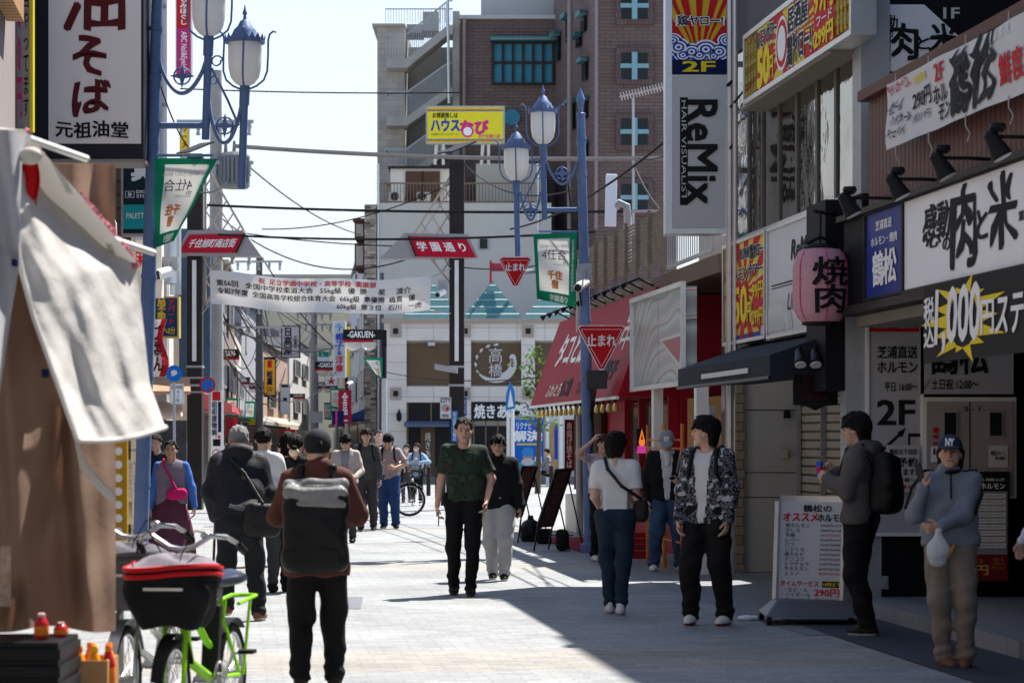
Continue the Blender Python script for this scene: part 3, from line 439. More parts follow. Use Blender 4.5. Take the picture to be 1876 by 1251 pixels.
# black awning over the salon door
t = thing("black_awning", "dark canvas awning over the shuttered salon entrance", "awning", RY(25, .3)); Ya, Yn = 27.05, 22.4; zt, zm, zb = 2.62, 2.34, 2.15
nA = M("navy_canvas", (.018, .024, .036), .7, .15, 4, bump=.1); mb = MB()
A0, A1 = RY(Ya, -.1), RY(Yn, -.1); B0, B1_ = RY(Ya, .72), RY(Yn, .72)
mb.prism([up(A0, zt), up(B0, zm), up(B0, zb), up(A0, zb+.02)], A1-A0+V(0, 0, 0), 0); mb.build("canopy", nA, t)
mb = MB(); mb.bar(up(RY(25.6, .735), 2.22), up(RY(23.3, .735), 2.22), .012, .05); mb.build("stripe", M("silver_stripe", (.5, .52, .56), .3), t); mb = MB(); mb.tube([up(B0, zb-.02), up(B1_, zb-.02)], .02, 8); mb.build("front_bar", black_metal, t)
# salon entrance
t = thing("salon_entrance", "recessed beige panelled salon entrance wall with mailbox and intercom", "entrance", V(3.1, 29.3, 0))
mb = MB(); x0, x1 = X(1362, 28.3), X(1459, 28.3); zs = [0, .62, .66+.35, 2.35]; zz = [Z(p_, 28.3) for p_ in (1041, 842, 820, 735, 600)]
zz = [0, .88, 1.17, 1.9, 2.7]
for k in range(4): mb.box(x0, x1, 28.3, 28.36, zz[k]+.006, zz[k+1]-.006, 0)
mb.box(x0-.02, x1+.02, 28.37, 28.42, 0, 2.7, 1); mb.build("wall_panel", [M("entrance_beige", (.42, .41, .39), .5, .06, 2), dark_brown], t)
mb = MB(); mb.box(X(1428, 28.3), X(1442, 28.3), 28.22, 28.29, Z(840, 28.3), Z(822, 28.3)); mb.build("intercom", M("plate_beige", (.4, .36, .31)), t, bevel=.005); mb = MB(); mb.box(X(1435, 28.3), X(1446, 28.3), 28.2, 28.29, Z(766, 28.3), Z(752, 28.3)); mb.build("door_camera", black_metal, t)
mb = MB(); a = V(x1+.05, 28.35, 0); b = V(X(1575, 26.2), 26.2, 0); mb.prism([a, b, b+V(.08, .02, 0), a+V(.08, .02, 0)], V(0, 0, 2.55)); mb.build("roller_shutter", stripes("shutter", (.46, .41, .33), (.1, .09, .08), .1, 2, .5, .1, 1, .82), t)
mb = MB(); mb.box(x1+.0, x1+.05, 28.28, 28.36, 0, 2.6); p_ = a*.55+b*.45; mb.bar(p_+V(-.03, 0, 0), p_+V(-.03, 0, 2.5), .06); mb.build("shutter_rail", grey_metal, t)
mb = MB(); mb.box(X(1346, 28.4), X(1361, 28.4), 28.2, 28.5, 0, 2.7); mb.build("brick_pilaster", brick("tan_bricks", (.28, .23, .17), (.22, .17, .12), (.08, .07, .06), .3, .11), t)
t = thing("mirror_pillar", "mirror clad pillar between plywood hoarding and salon entrance", "pillar", V(X(1340, 28.6), 28.6, 0)); mb = MB(); mb.box(X(1328, 28.6), X(1345, 28.6), 28.45, 28.9, 0, 2.75); mb.build("mirror_face", M("mirror", (.55, .53, .5), .05, .15, 3, metal=.95, bump=.2, bscale=6), t); mb = MB(); mb.box(X(1325.5, 28.6), X(1328, 28.6), 28.44, 28.9, 0, 2.75); mb.build("edge_trim", steel, t)
# hanging black salon sign with scroll bracket
Yh = 22.6; t = thing("hanging_sign", "small black shaped sign hanging below the awning with faint gold lettering", "sign", P(1493, 700, Yh)); q = fquad(1453, 1535, 664, 752, Yh)
mb = MB(); o_ = [(0, .12), (.28, .1), (.5, 0), (.72, .1), (1, .12), (1, .5), (.98, .86), (.88, .88), (.85, 1), (.15, 1), (.12, .88), (.02, .86), (0, .5)]; mb.prism([qpt(q, u, v, 0) for u, v in o_], V(0, .04, 0)); mb.build("panel", M("sign_black", (.012, .012, .015), .5), t)
put_marks(t, q, [("Re Mix", (.24, .6, .76, .84), "maroon", dict(bold=0.024)), ("#", (.08, .52, .92, .535), "maroon"), ("Une Fleur", (.18, .22, .82, .42), "maroon", dict(shear=.3, bold=0))])
mb = MB(); mb.tube([P(1470, 640, Yh), P(1560, 640, Yh)], .012, 6); [mb.tube([P(px, 640, Yh), P(px, 665, Yh)], .006, 5) for px in (1472, 1515)]
def curl(c, r, t0, t1, Y, n=14): return [P(c[0]+r*(1-k/n*.75)*math.cos(t0+(t1-t0)*k/n), c[1]+r*(1-k/n*.75)*math.sin(t0+(t1-t0)*k/n), Y) for k in range(n+1)]
for cx_, cy, r_, d in ((1555, 668, 17, 1), (1568, 700, 16, -1), (1548, 722, 14, 1), (1570, 728, 12, -1), (1560, 690, 10, 1)): mb.tube(curl((cx_, cy), r_, 0, d*4.6, Yh), .009, 5)
mb.tube([P(1578, 650, Yh), P(1578, 740, Yh)], .012, 6); mb.build("scroll_bracket", black_metal, t)
for i, px in enumerate((1466, 1494)):
    t = thing("awning_spotlight", ["black spotlight hung left under the awning end above the small sign", "black spotlight hung right under the awning end above the small sign"][i], "spotlight", P(px, 650, 22.3), "spotlights under the black awning"); mb = MB(); mb.tube([P(px, 630, 22.3), P(px, 645, 22.3)], .012, 6); mb.tube([P(px-3, 643, 22.3), P(px-1, 655, 22.2), P(px+1, 668, 22.1)], [.03, .05, .062], 12); mb.build("lamp_head", black_metal, t, smooth=True); mb = MB(); mb.tube([P(px+1, 668, 22.09), P(px+1.2, 669.5, 22.085)], [.055, .05], 12); mb.build("lens", M("lens"), t)
# ---------------------------------------------------------------- right side, further: hoarding, red food shop, lattice balcony
def lat(a, b, c_, t0): pass
t = thing("balcony_building", "beige two storey building with slatted wooden balcony screen above the red shop", "building", RY(35, 0))
mb = MB(); slab_along(mb, 28.8, 41, -1.3, -7, 2.7, 4.2); slab_along(mb, 33, 41, -2.6, -7, 4.2, 6.2); slab_along(mb, 28.8, 32.3, -1.6, -7, 0, 2.7); mb.build("wall", beige_wall, t)
mb = MB(); slab_along(mb, 28.4, 41, .0, -1.3, 3.52, 3.74); mb.build("balcony_slab", M("brown_band", (.16, .11, .085), .7), t)
scr = M("weathered_slats", (.2, .165, .125), .8, .3, 8)
mb = MB()
def slats(mb, pa, pb, z0, z1, n, amp=.006):
    for k in range(n): z = z0+(z1-z0)*(k+.5)/n; mb.bar(up(pa, z+random.uniform(-amp, amp)), up(pb, z+random.uniform(-amp, amp)), .012, (z1-z0)/n*.62)
slats(mb, RY(39.6, .03), RY(31.8, .03), 3.95, 4.62, 13)
for k in range(9): p = RY(31.8+7.8*k/8, .06); mb.bar(up(p, 3.75), up(p, 4.66), .05)
mb.build("slatted_screen", scr, t)
mb = MB()
for z in (3.8, 4.3): mb.bar(up(RY(31.6, .02), z), up(RY(28.6, .02), z), .04)
for k in range(22): p = RY(28.6+3*k/21, .02); mb.bar(up(p, 3.78), up(p, 4.32), .014)
mb.build("balcony_railing", grey_metal, t)
mb = MB(); mb.obox(RY(31.2, -.6)+V(0, 0, 3.75), NR*.3, DR*-.85, V(0, 0, .7)); mb.build("air_conditioner", M("appliance_white", (.5, .5, .48), .5), t, bevel=.02)
t = thing("art_billboard", "grey marbled artwork board with swirls and a pink arrow shape above the plywood hoarding", "billboard", RY(30, .35))
q = [up(RY(32.1, .38), 2.24), up(RY(28.5, .38), 2.24), up(RY(28.5, .38), 3.37), up(RY(32.1, .38), 3.37)]
mm = D.materials.new("marbled_print"); mm.use_nodes = True; n = mm.node_tree.nodes; l = mm.node_tree.links; tc = n.new("ShaderNodeTexCoord"); nz = n.new("ShaderNodeTexWave"); nz.wave_type = "RINGS"; nz.inputs["Scale"].default_value = .45; nz.inputs["Distortion"].default_value = 9; nz.inputs["Detail"].default_value = 1; nz.inputs["Detail Scale"].default_value = .7; l.new(tc.outputs["Object"], nz.inputs["Vector"])
ml = n.new("ShaderNodeMath"); ml.operation = 'MULTIPLY'; ml.inputs[1].default_value = .999; fr = n.new("ShaderNodeMath"); fr.operation = 'FRACT'; l.new(nz.outputs["Fac"], ml.inputs[0]); l.new(ml.outputs[0], fr.inputs[0]); cr = n.new("ShaderNodeValToRGB"); l.new(fr.outputs[0], cr.inputs[0])
for i, (ps, c_) in enumerate([(0, (.22, .22, .24)), (.3, (.36, .45, .42)), (.6, (.1, .1, .12)), (.68, (.6, .6, .6)), (.72, (.4, .06, .1)), (.78, (.34, .42, .4)), (1, (.24, .24, .26))]):
    e = cr.color_ramp.elements[i] if i < 2 else cr.color_ramp.elements.new(ps); e.position = ps; e.color = (*c_, 1)
l.new(cr.outputs[0], n["Principled BSDF"].inputs[0]); n["Principled BSDF"].inputs["Roughness"].default_value = .3
mb = MB(); mb.obox(q[0]-NR*.15, q[1]-q[0], NR*.15, V(0, 0, 1.13)); mb.build("panel", mm, t)
mb = MB(); rim_ = .04
mb.bar(up(RY(32.15, .4), 2.22), up(RY(28.45, .4), 2.22), .06); mb.bar(up(RY(32.15, .4), 3.39), up(RY(28.45, .4), 3.39), .06); mb.bar(up(RY(28.47, .4), 2.2), up(RY(28.47, .4), 3.4), .06); mb.bar(up(RY(32.12, .4), 2.2), up(RY(32.12, .4), 3.4), .06); mb.build("frame", alu, t)
put_marks(t, q, [lambda mb, q, mi: (patch(mb, q, [(.55, .5), (.98, .52), (.95, .12)], mi("lgrey"), .006), patch(mb, q, [(.6, .47), (.95, .48), (.92, .2)], mi(M("dull_pink", (.35, .13, .15), .5)), .009), rect(mb, q, (.5, .02, .508, .98), mi("lgrey"), .005))])
t = thing("hoarding", "bare plywood hoarding between white posts beside the salon", "hoarding", RY(30, .1)); mb = MB(); slab_along(mb, 28.9, 32.2, -.35, -.4, 0, 2.1); mb.build("plywood_sheet", wood, t)
mb = MB(); slab_along(mb, 30.7, 30.86, .36, .24, 0, 2.3); mb.build("post", white_paint, t); mb = MB(); slab_along(mb, 27.85, 28.0, .36, .22, 0, 2.3); mb.build("post", white_paint, t)
mb = MB(); slab_along(mb, 28.7, 29.5, .02, -.02, 0, 1.9); mb.build("door_panel", M("pale_door", (.45, .46, .5), .5, .05), t); mb = MB(); slab_along(mb, 28.65, 28.7, .05, -.02, 0, 1.95); slab_along(mb, 29.5, 29.55, .05, -.02, 0, 1.95); mb.build("door_frame", grey_metal, t)
for i, (Y0, zt) in enumerate(((30.5, 1.74), (29.3, 1.74))):
    t = thing("scaffold_frame", ["orange scaffold frame leaning on the plywood hoarding, farther one", "orange scaffold frame right behind the grey-capped man"][i], "scaffold frame", RY(Y0, .15), "orange scaffold frames"); mb = MB(); a = RY(Y0, .47); b = RY(Y0-1.15, .47)
    for p in (a, b): mb.tube([up(p, 0), up(p, zt)], .022, 8)
    for z in (.35, 1.55, 1.7-.25): mb.tube([up(a, z), up(b, z)], .014, 6)
    mb.build("tube_frame", orange_paint, t, smooth=True); mb = MB(); mb.tube([up(a, 1.5), up(b, .4)], .01, 6); mb.tube([up(a, .4), up(b, 1.5)], .01, 6); mb.build("brace", grey_metal, t)
# red food shop
t = thing("food_shop", "small food shop with red walls and window below the big red awning", "shop", RY(37, 0))
mb = MB(); slab_along(mb, 32.4, 42.2, -.3, -5, 0, 3.5, 0); mb.build("wall", [red_paint], t)
mb = MB(); slab_along(mb, 32.6, 36.2, -.22, -.28, .75, 2.1); f = mb.build("window", M("shop_glass", (.05, .03, .03), .08, .3, 2), t); mb = MB()
for Yk in (32.55, 33.7, 34.9, 36.2): slab_along(mb, Yk-.04, Yk+.04, -.15, -.29, .7, 2.2)
slab_along(mb, 32.5, 36.2, -.14, -.29, .66, .74); mb.build("window_frame", red_paint, f)
mb = MB(); slab_along(mb, 36.6, 41.9, -.05, -.29, 0, .62); mb.build("counter_panel", M("counter_white", (.6, .57, .53), .6), t)
q = [up(RY(38.6, -.03), .1), up(RY(36.7, -.03), .1), up(RY(36.7, -.03), .6), up(RY(38.6, -.03), .6)]; put_marks(t, q, [("いか焼き たこ焼", (.1, .35, .9, .65), "pink", dict(bold=0))])
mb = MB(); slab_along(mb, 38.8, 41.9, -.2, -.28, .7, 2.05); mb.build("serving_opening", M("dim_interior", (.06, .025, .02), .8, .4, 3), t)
t = thing("shop_awning", "large slanted dark red awning board with white lettering and octopus price marks", "awning", RY(37, .3))
Yn, Yf = 32.4, 42.0; q = [up(RY(Yf, .55), 2.14), up(RY(Yn, .55), 2.14), up(RY(Yn, .03), 3.6), up(RY(Yf, .03), 3.6)]
mb = MB(); mb.prism([q[1], q[2], up(RY(Yn, -.3), 3.6), up(RY(Yn, -.3), 2.14)], q[0]-q[1]); mb.build("canopy", M("awning_red", (.3, .006, .016), .55, .08, 2), t)
L = (q[1]-q[0]).length
put_marks(t, q, [("タコと餃子", (.16, .42, .6, .8), "white", dict(bold=.03, shear=.15)), ("ふわとろ", (.18, .08, .36, .22), "cream", dict(bold=.02)), ("たこ焼", (.36, .07, .47, .25), "black", dict(bold=.05)), ("てんぷら", (.54, .08, .66, .2), "maroon"), ("い餃子", (.74, .18, .9, .36), "black", dict(bold=.05)),
    lambda mb, q, mi: [patch(mb, q, [(.87+.025*math.cos(a)*r_, .72+.13*math.sin(a)*r_) for a in [2*math.pi*i/16 for i in range(16)]], mi(c_), .005+.002*k) for k, (r_, c_) in enumerate(((1, "red"),))], ("串", (.84, .45, .94, .92), "cream", dict(bold=.0))])
mb = MB(); mb.bar(q[0]+V(0, 0, -.02), q[1]+V(0, 0, -.02), .04); mb.build("edge_rail", white_paint, t)
for k in range(11): a = RY(32.8+k*.85, -.05); mb = MB(); mb.tube([up(a, 3.62), up(a, 3.74)+NR*.25, up(a, 3.66)+NR*.45], .018, 5); mb.tube([up(a, 3.66)+NR*.44, up(a, 3.62)+NR*.5], [.03, .05], 8); mb.build("gooseneck_lamp", black_metal, t)
blb = M("bulb_glass", (.85, .6, .15), .1, .2, 4, trans=.4); 
t0 = None
for k in range(16):
    a = up(RY(32.9+k*.55, .5), 2.12)
    if t0 is None:
        t0 = thing("hanging_bulb", "clear filament bulbs hanging in a row under the red awning edge", "light bulb", a, "bulbs under the red awning"); mb = MB(); mb.tube([a, a+V(0, 0, -.06)], .02, 8); mb.build("socket", black_metal, t0); mb = MB(); mb.lathe2([(.018, -.06), (.03, -.09), (.045, -.13), (.04, -.165), (.015, -.185)], a, 10, 0, (1, 1, 1)); mb.build("bulb", blb, t0, smooth=True)
    else: c_ = copy_tree(t0); c_.location = a
# things at the red shop: neon octopus board, price poster, a red crate and a mat
s = signboard("neon_sign", "small orange and magenta lit figure sign in the red shop window", "sign", [P(1166, 830, 33.2), P(1186, 830, 33.2), P(1186, 785, 33.2), P(1166, 785, 33.2)], .02, M("dark_board", (.02, .015, .02), .5), black_metal, [lambda mb, q, mi: (patch(mb, q, [(.2, .45), (.5, 1), (.8, .45), (.7, .3), (.3, .3)], mi(M("neon_orange", (.9, .22, .03), .5, 0, emit=.35))), patch(mb, q, [(.1, .3), (.9, .3), (1, 0), (0, 0)], mi(M("neon_pink", (.7, .05, .35), .5, 0, emit=.25))), patch(mb, q, [(.4, .55), (.5, .8), (.6, .55)], mi("black"), .008))], rim=0)
s = signboard("vertical_shop_sign", "narrow upright red sign with white characters at the far end of the shop", "sign", [P(1036, 860, 41.5), P(1050, 860, 41.5), P(1050, 770, 41.5), P(1036, 770, 41.5)], .05, red_paint, dark_brown, [("串揚げ焼そば", (.15, .04, .85, .96), "white", dict(vertical=True))], rim=.015)
mb = MB(); mb.poly([RY(38.5, .9)+V(0, 0, .008), RY(38.5, .1)+V(0, 0, .008), RY(33.2, .1)+V(0, 0, .008), RY(33.2, .9)+V(0, 0, .008)][::-1]); tag(mb.build("entrance_mat", M("red_mat", (.2, .015, .03), .9, .2, 6)), "dark red mat along the front of the red shop", "mat")
t = thing("bottle_crate", "red plastic crate on the ground before the red shop window", "crate", P(1168, 1000, 31.8)); c0 = V(X(1168, 31.8), 31.8, 0); mb = MB()
for k in range(4):
    mb.box(c0.x-.22, c0.x+.22, 31.65, 31.67, .03+.08*k, .09+.08*k); mb.box(c0.x-.22, c0.x+.22, 31.95, 31.97, .03+.08*k, .09+.08*k); mb.box(c0.x-.22, c0.x-.2, 31.67, 31.95, .03+.08*k, .09+.08*k); mb.box(c0.x+.2, c0.x+.22, 31.67, 31.95, .03+.08*k, .09+.08*k)
mb.box(c0.x-.22, c0.x+.22, 31.65, 31.97, 0, .025); mb.build("crate_body", M("crate_red", (.3, .012, .02), .4), t)
# easel chalkboards
def easel(pxt, pyt, pxb, pyb, Y, lab, wd=.5):
    t = thing("easel_board", lab, "easel", V(X(pxb, Y), Y, 0), "black easel menu boards")
    top = P(pxt, pyt, Y); bot = P(pxb, pyb, Y); top.y += .1; side = V(-.42, -.9, 0)*wd; e = top-bot; nn = side.cross(e).normalized()*.03; mb = MB(); mb.obox(bot, side, e, nn); mb.build("board", M("chalkboard_print", (.12, .1, .085), .5, .6, 14), t)
    mb = MB(); mb.bar(bot, top, .035); mb.bar(bot+side, top+side, .035); mb.bar(bot, bot+side, .035); mb.bar(top, top+side, .035); mb.build("board_frame", black_metal, t)
    for s_, q_ in ((V(0, 0, 0), bot), (side, bot)):
        mb = MB(); b2 = bot+s_-V(e.x, e.y, 0)*.22; mb.bar(bot+s_, V(b2.x, b2.y, 0), .02); mb.build("front_leg", black_metal, t); mb = MB(); k = bot+s_+e*.85; mb.bar(k, V(k.x+.22, k.y, 0), .02); mb.build("rear_leg", black_metal, t)
    mb = MB(); k = bot+e*.15; mb.bar(V(bot.x-.02, bot.y, .2), V(bot.x+.3, bot.y, .2), .015); mb.build("stretcher", black_metal, t)
easel(983, 855, 955, 945, 36.5, "black easel menu board farther from the blue lamp post"); easel(1046, 860, 1012, 962, 34.3, "black easel menu board nearer the blue lamp post")
mb = MB(); c0 = V(X(972, 37), 37, .0); mb.lathe2([(.14, 0), (.17, .08), (.18, .2), (.12, .3), (.05, .34), (.04, .4)], c0, 16, 0, (1, 1, 1)); tag(mb.build("water_jug", M("black_plastic", (.012, .013, .016), .25), smooth=True), "round black weight jug standing at the foot of the farther easel", "jug")
mb = MB(); mb.box(X(985, 36.3), X(1010, 36.3), 36.1, 36.5, 0, .22); tag(mb.build("weight_box", rubber, bevel=.02), "black box weight on the paving between the two easels", "box")
mb = MB(); mb.box(X(1018, 33.9), X(1042, 33.9), 33.7, 34.1, .01, .3); tag(mb.build("sandbag", rubber, bevel=.06), "dark sandbag lying under the nearer easel", "sandbag")
# standing menu sign
t = thing("standing_menu_sign", "freestanding white price list board on a black wheeled base", "sign", V(X(1480, 20.6), 20.6, 0)); Ys = 20.7
Ym = 20.9
q = [V(X(1423, Ys), Ys, Z(1103, Ys)), V(X(1546, Ym-.5), Ym-.5, Z(1108, Ym-.5)), V(X(1546, Ym-.5), Ym-.5, Z(925, Ym-.5)), V(X(1432, Ys), Ys, Z(918, Ys))]
q[3] = V(q[0].x+.03, q[0].y+.02, q[3].z); q[2] = V(q[1].x+.03, q[1].y+.02, q[3].z-.0)
nn = (q[1]-q[0]).cross(q[3]-q[0]).normalized(); mb = MB(); mb.obox(q[0]-nn*.07, q[1]-q[0], nn*.07, q[3]-q[0]); mb.build("panel", M("menu_white", (.5, .52, .56), .4, .05, 2), t)
fr = MB(); fr.bar(q[0]-nn*.03, q[3]-nn*.03, .05, .1); fr.bar(q[1]-nn*.03, q[2]-nn*.03, .05, .1); fr.bar(q[3]-nn*.03, q[2]-nn*.03, .04, .1); fr.bar(q[0]-nn*.03, q[1]-nn*.03, .05, .1); fr.build("frame", alu, t)
items = ["豚ホルモン", "かしら", "花椒", "レバー", "ハツ", "こぶくろ", "豚カルビ", "ナンコツ", "シマチョウ", "牛ホルモン", "上ミノ"]; pr = ["390円(429)", "480円(528)", "390円(429)", "450円(495)", "450円(495)", "450円(495)", "550円(605)", "390円(429)", "630円(693)", "660円(726)", "850円(935)"]
put_marks(t, q, [("鶴松の", (.36, .9, .78, .97), "black", dict(bold=.02)), ("オススメ", (.06, .81, .58, .89), "red", dict(bold=.03)), ("ホルモン", (.58, .81, 1.0, .88), "black", dict(bold=.03))]+[(a, (.1, .745-.047*k, .1+.085*len(a)*.85, .785-.047*k), "black", dict(bold=.005)) for k, a in enumerate(items)]+[(a, (.62, .75-.047*k, .95, .78-.047*k), "red" if k in (2, 10) else "black", dict(bold=0)) for k, a in enumerate(pr)]+
    [("タイムサービス", (.05, .17, .62, .225), "red", dict(bold=.02)), ("#", (.67, .165, .97, .225), "black"), ("18時まで", (.69, .175, .95, .215), "yellow"), ("・生ビール\n・ハイボール\n・チューハイ", (.08, .02, .5, .155), "black", dict(bold=.005)), ("290円", (.56, .075, .93, .15), "red", dict(bold=.02)), ("(税込319円)", (.56, .02, .93, .06), "red", dict(bold=0))])
cx_, cy_ = (q[0].x+q[1].x)/2, (q[0].y+q[1].y)/2-.05
mb = MB(); bb = [V(cx_-.42, cy_-.28, .07), V(cx_+.42, cy_-.4, .07), V(cx_+.42, cy_+.3, .07), V(cx_-.42, cy_+.42, .07)]; tt = [V(cx_-.3, cy_-.06, .2), V(cx_+.3, cy_-.14, .2), V(cx_+.3, cy_+.1, .2), V(cx_-.3, cy_+.18, .2)]
mb.mesh(bb+tt, [(3, 2, 1, 0), (4, 5, 6, 7), (0, 1, 5, 4), (1, 2, 6, 5), (2, 3, 7, 6), (3, 0, 4, 7)]); mb.build("base_tank", M("tank_plastic", (.1, .105, .12), .3, .1), t, bevel=.02)
for p in bb: mb = MB(); c_ = V(p.x*.9+cx_*.1, p.y*.9+cy_*.1, .035); mb.tube([c_+V(-.02, 0, 0), c_+V(.02, 0, 0)], .034, 10); mb.build("caster", rubber, t)
c0 = V(X(1367, 20.8), 20.8, .02); mb = MB(); mb.ball(c0, .07, 10, 7, 0, (1.1, .7, .4)); mb.ball(c0+V(.07, .02, .0), .045, 8, 6, 0, (1, .8, .5)); tag(mb.build("crumpled_tissue", sign_white, smooth=True), "crumpled white tissue lying on the paving near the sneakers", "litter")
# ---------------------------------------------------------------- ornate blue street lamps
glow = D.materials.new("lamp_globe"); glow.use_nodes = True; _b = glow.node_tree.nodes["Principled BSDF"]; _b.inputs[0].default_value = (.72, .71, .69, 1); _b.inputs["Roughness"].default_value = .25
_t = glow.node_tree.nodes.new("ShaderNodeBsdfTranslucent"); _t.inputs[0].default_value = (.95, .94, .92, 1); _m = glow.node_tree.nodes.new("ShaderNodeMixShader"); _m.inputs[0].default_value = .5
glow.node_tree.links.new(_b.outputs[0], _m.inputs[1]); glow.node_tree.links.new(_t.outputs[0], _m.inputs[2]); glow.node_tree.links.new(_m.outputs[0], glow.node_tree.nodes["Material Output"].inputs[0])
def street_lamp(x, y, s, lean, lab):                   # s: side on which the lanterns hang
    t = thing("street_lamp", lab, "street lamp", (x, y, 0), "ornate blue street lamps"); o = V(x, y, 0); lx = math.tan(R(lean))
    pt = lambda dx, z, dy=0: o+V(dx+lx*z, dy, z)
    mb = MB(); mb.tube([pt(0, 0), pt(0, .12), pt(0, .14)], [.13, .13, .085], 16); mb.tube([pt(0, .14), pt(0, 3), pt(0, 3.9), pt(0, 6.02)], [.078, .074, .068, .055], 16)
    for z in (1.1, 2.2, 3.2, 3.88, 4.5, 5.2, 5.7): mb.tube([pt(0, z-.02), pt(0, z+.02)], .082 if z < 3.5 else .068, 16)
    mb.build("pole", lamp_blue, t, smooth=True)
    mb = MB(); mb.tube([pt(0, 6.0), pt(0, 6.04), pt(0, 6.06), pt(0, 6.14), pt(0, 6.24), pt(0, 6.4)], [.06, .07, .03, .035, .062, .004], 8); mb.build("finial", lamp_blue, t)
    cw = lambda mb, a, b, zt, zb, w_=.03: mb.grid(lambda u, v: pt(a+(b-a)*u, zt-(zt-zb)*math.sin(math.pi*u)**.75, (v-.5)*.07), 20, 1, 0, w_)
    for (dx, zg) in ((.53*s, 5.62), (.91*s, 5.12)):
        mb = MB(); mb.tube([pt(dx, zg-1.04), pt(dx, zg-.2), pt(dx, zg-.19), pt(dx, zg)], [.04, .04, .052, .052], 12); a = mb.build("lantern_post", lamp_blue, t, smooth=True)
        mb = MB(); mb.lathe2([(.05, .0), (.1, .03), (.145, .09), (.165, .18), (.17, .3), (.168, .45)], pt(dx, zg), 20, 0, (1, 1, 1)); mb.build("globe", glow, t, smooth=True)
        mb = MB(); mb.lathe2([(.205, .43), (.205, .47), (.16, .475), (.12, .54), (.115, .56), (.075, .6), (.05, .65), (.02, .67), (.014, .71), (.026, .735), (.012, .77), (.003, .82)], pt(dx, zg), 16, 0, (1, 1, 1))
        for k in range(20): a0 = 2*math.pi*k/20; a1 = 2*math.pi*(k+1)/20; c_ = pt(dx, zg); mb.poly([c_+V(.207*math.cos(a0), .207*math.sin(a0), .465), c_+V(.207*math.cos(a1), .207*math.sin(a1), .465), c_+V(.212*math.cos((a0+a1)/2), .212*math.sin((a0+a1)/2), .52)])
        mb.build("crown_cap", lamp_blue, t, smooth=True)
        mb = MB()
        for k in range(4):
            a0 = math.pi/2*k; ca, sa = math.cos(a0), math.sin(a0)
            mb.tube([pt(dx+r_*ca, zg+z, r_*sa) for r_, z in ((.05, -.03), (.12, .0), (.19, .06), (.222, .15), (.225, .3), (.222, .46), (.235, .52), (.27, .55), (.3, .54))], .011, 5)
        mb.build("lantern_cage", lamp_blue, t, smooth=True)
    for a, b, zt, zb in ((.06*s, .49*s, 5.36, 5.06), (.57*s, .87*s, 4.96, 4.56)):
        mb = MB(); cw(mb, a, b, zt, zb); mb.build("scroll_arm", lamp_blue, t, smooth=True)
        mb = MB(); c_ = ((a+b)/2, zb+.16); pts = []
        for k in range(8): rr = .125 if k % 2 == 0 else .035; pts.append(pt(c_[0]+rr*math.sin(k*math.pi/4), c_[1]+rr*math.cos(k*math.pi/4), -.015))
        mb.prism(pts, V(0, .03, 0)); mb.tube([pt(c_[0]+.085*math.cos(k*math.pi/8), c_[1]+.085*math.sin(k*math.pi/8)) for k in range(17)], .009, 4); mb.build("star_ornament", lamp_blue, t)
    mb = MB(); mb.tube([pt(0, 4.72), pt(.53*s, 4.72)], .032, 8); mb.tube([pt(0, 4.42), pt(.62*s, 4.42)], .016, 6)
    mb.tube([pt(.57*s, 5.3), pt(.74*s, 4.98), pt(.86*s, 4.72)], .013, 5)
    for c_, r_ in (((.62*s, 5.37), .06), ((.6*s, 5.18), .045)): mb.tube([pt(c_[0]+r_*(1-k*.03)*math.cos(k*.6)*s, c_[1]+r_*(1-k*.03)*math.sin(k*.6)) for k in range(12)], .009, 4)
    mb.build("cross_arm", lamp_blue, t, smooth=True); return t
LL = (X(255, 24.4), 24.4); RL = (X(1081, 33.3), 33.3)
street_lamp(LL[0], LL[1], 1, 1.75, "blue twin lantern street lamp by the tent on the left side of the street")
street_lamp(RL[0], RL[1], -1, -1.2, "blue twin lantern street lamp with spear finial in front of the red awning")
# street flags hung from lamp posts
def flag(pts, Y, lab, back=False, rows=14, sway=.04, depth=.35, group="green bordered street flags", tiny=False):
    """pts: corners TL, TR, BR, BL in photo pixels; the cloth bellies out between them"""
    tl, tr, br, bl = [P(px, py, Y) for px, py in pts]; t = thing("street_flag", lab, "flag", tl, group)
    def fn(u, v, e=0):
        p = (bl*(1-u)+br*u)*(1-v)+(tl*(1-u)+tr*u)*v
        return p+V(0, depth*math.sin(u*2.2)*(1-v)*.6+sway*math.sin(v*9+u*4)*(1-v*.6)-e, sway*.4*math.sin(u*3.1)*(1-v))
    q = [bl, br, tr, tl]; mb = MB()
    gb = (.15 if back else 0)
    mb.grid(lambda u, v: fn(u, v), 12, rows, lambda u, v: 1 if (u < .07+gb*.5 or u > (.86 if not back else .93) or v > .93 or v < .13) else 0, .003); mb.build("flag_cloth", [cloth("flag_white", (.75, .75, .73), .45), cloth("flag_green", (.012, .3, .17), .35)], t, smooth=True)
    W = lambda u, v: fn(u, v, .012)
    o_ = M("flag_orange", (.8, .22, .05), .6, .3, 30); f_ = dict(flip=True) if back else {}
    if tiny: put_marks(t, q, [("千住", (.25, .2, .7, .5), o_, f_), ("仕合", (.3, .62, .75, .82), "grey", f_)], warp=W)
    else: put_marks(t, q, [("SENJU JUKU 400th", (.14, .78, .82, .84), "grey", dict(bold=0, **f_)), ("4仕合", (.18, .62, .76, .76), M("flag_purple", (.06, .03, .08), .6), dict(bold=0, **f_)), ("th", (.68, .575, .8, .625), "grey", f_), ("since1625", (.45, .54, .8, .575), "grey", dict(bold=0, **f_)), ("千住\n宿", (.3, .2, .66, .46), o_, dict(bold=.04, **f_)), ("学園通り", (.34, .02, .8, .11), "white", dict(bold=.03, **f_)), ("足立学園通り商店街振興組合", (.885, .2, .945, .9), "white", dict(vertical=True, bold=0, **f_))], warp=W)
    return t
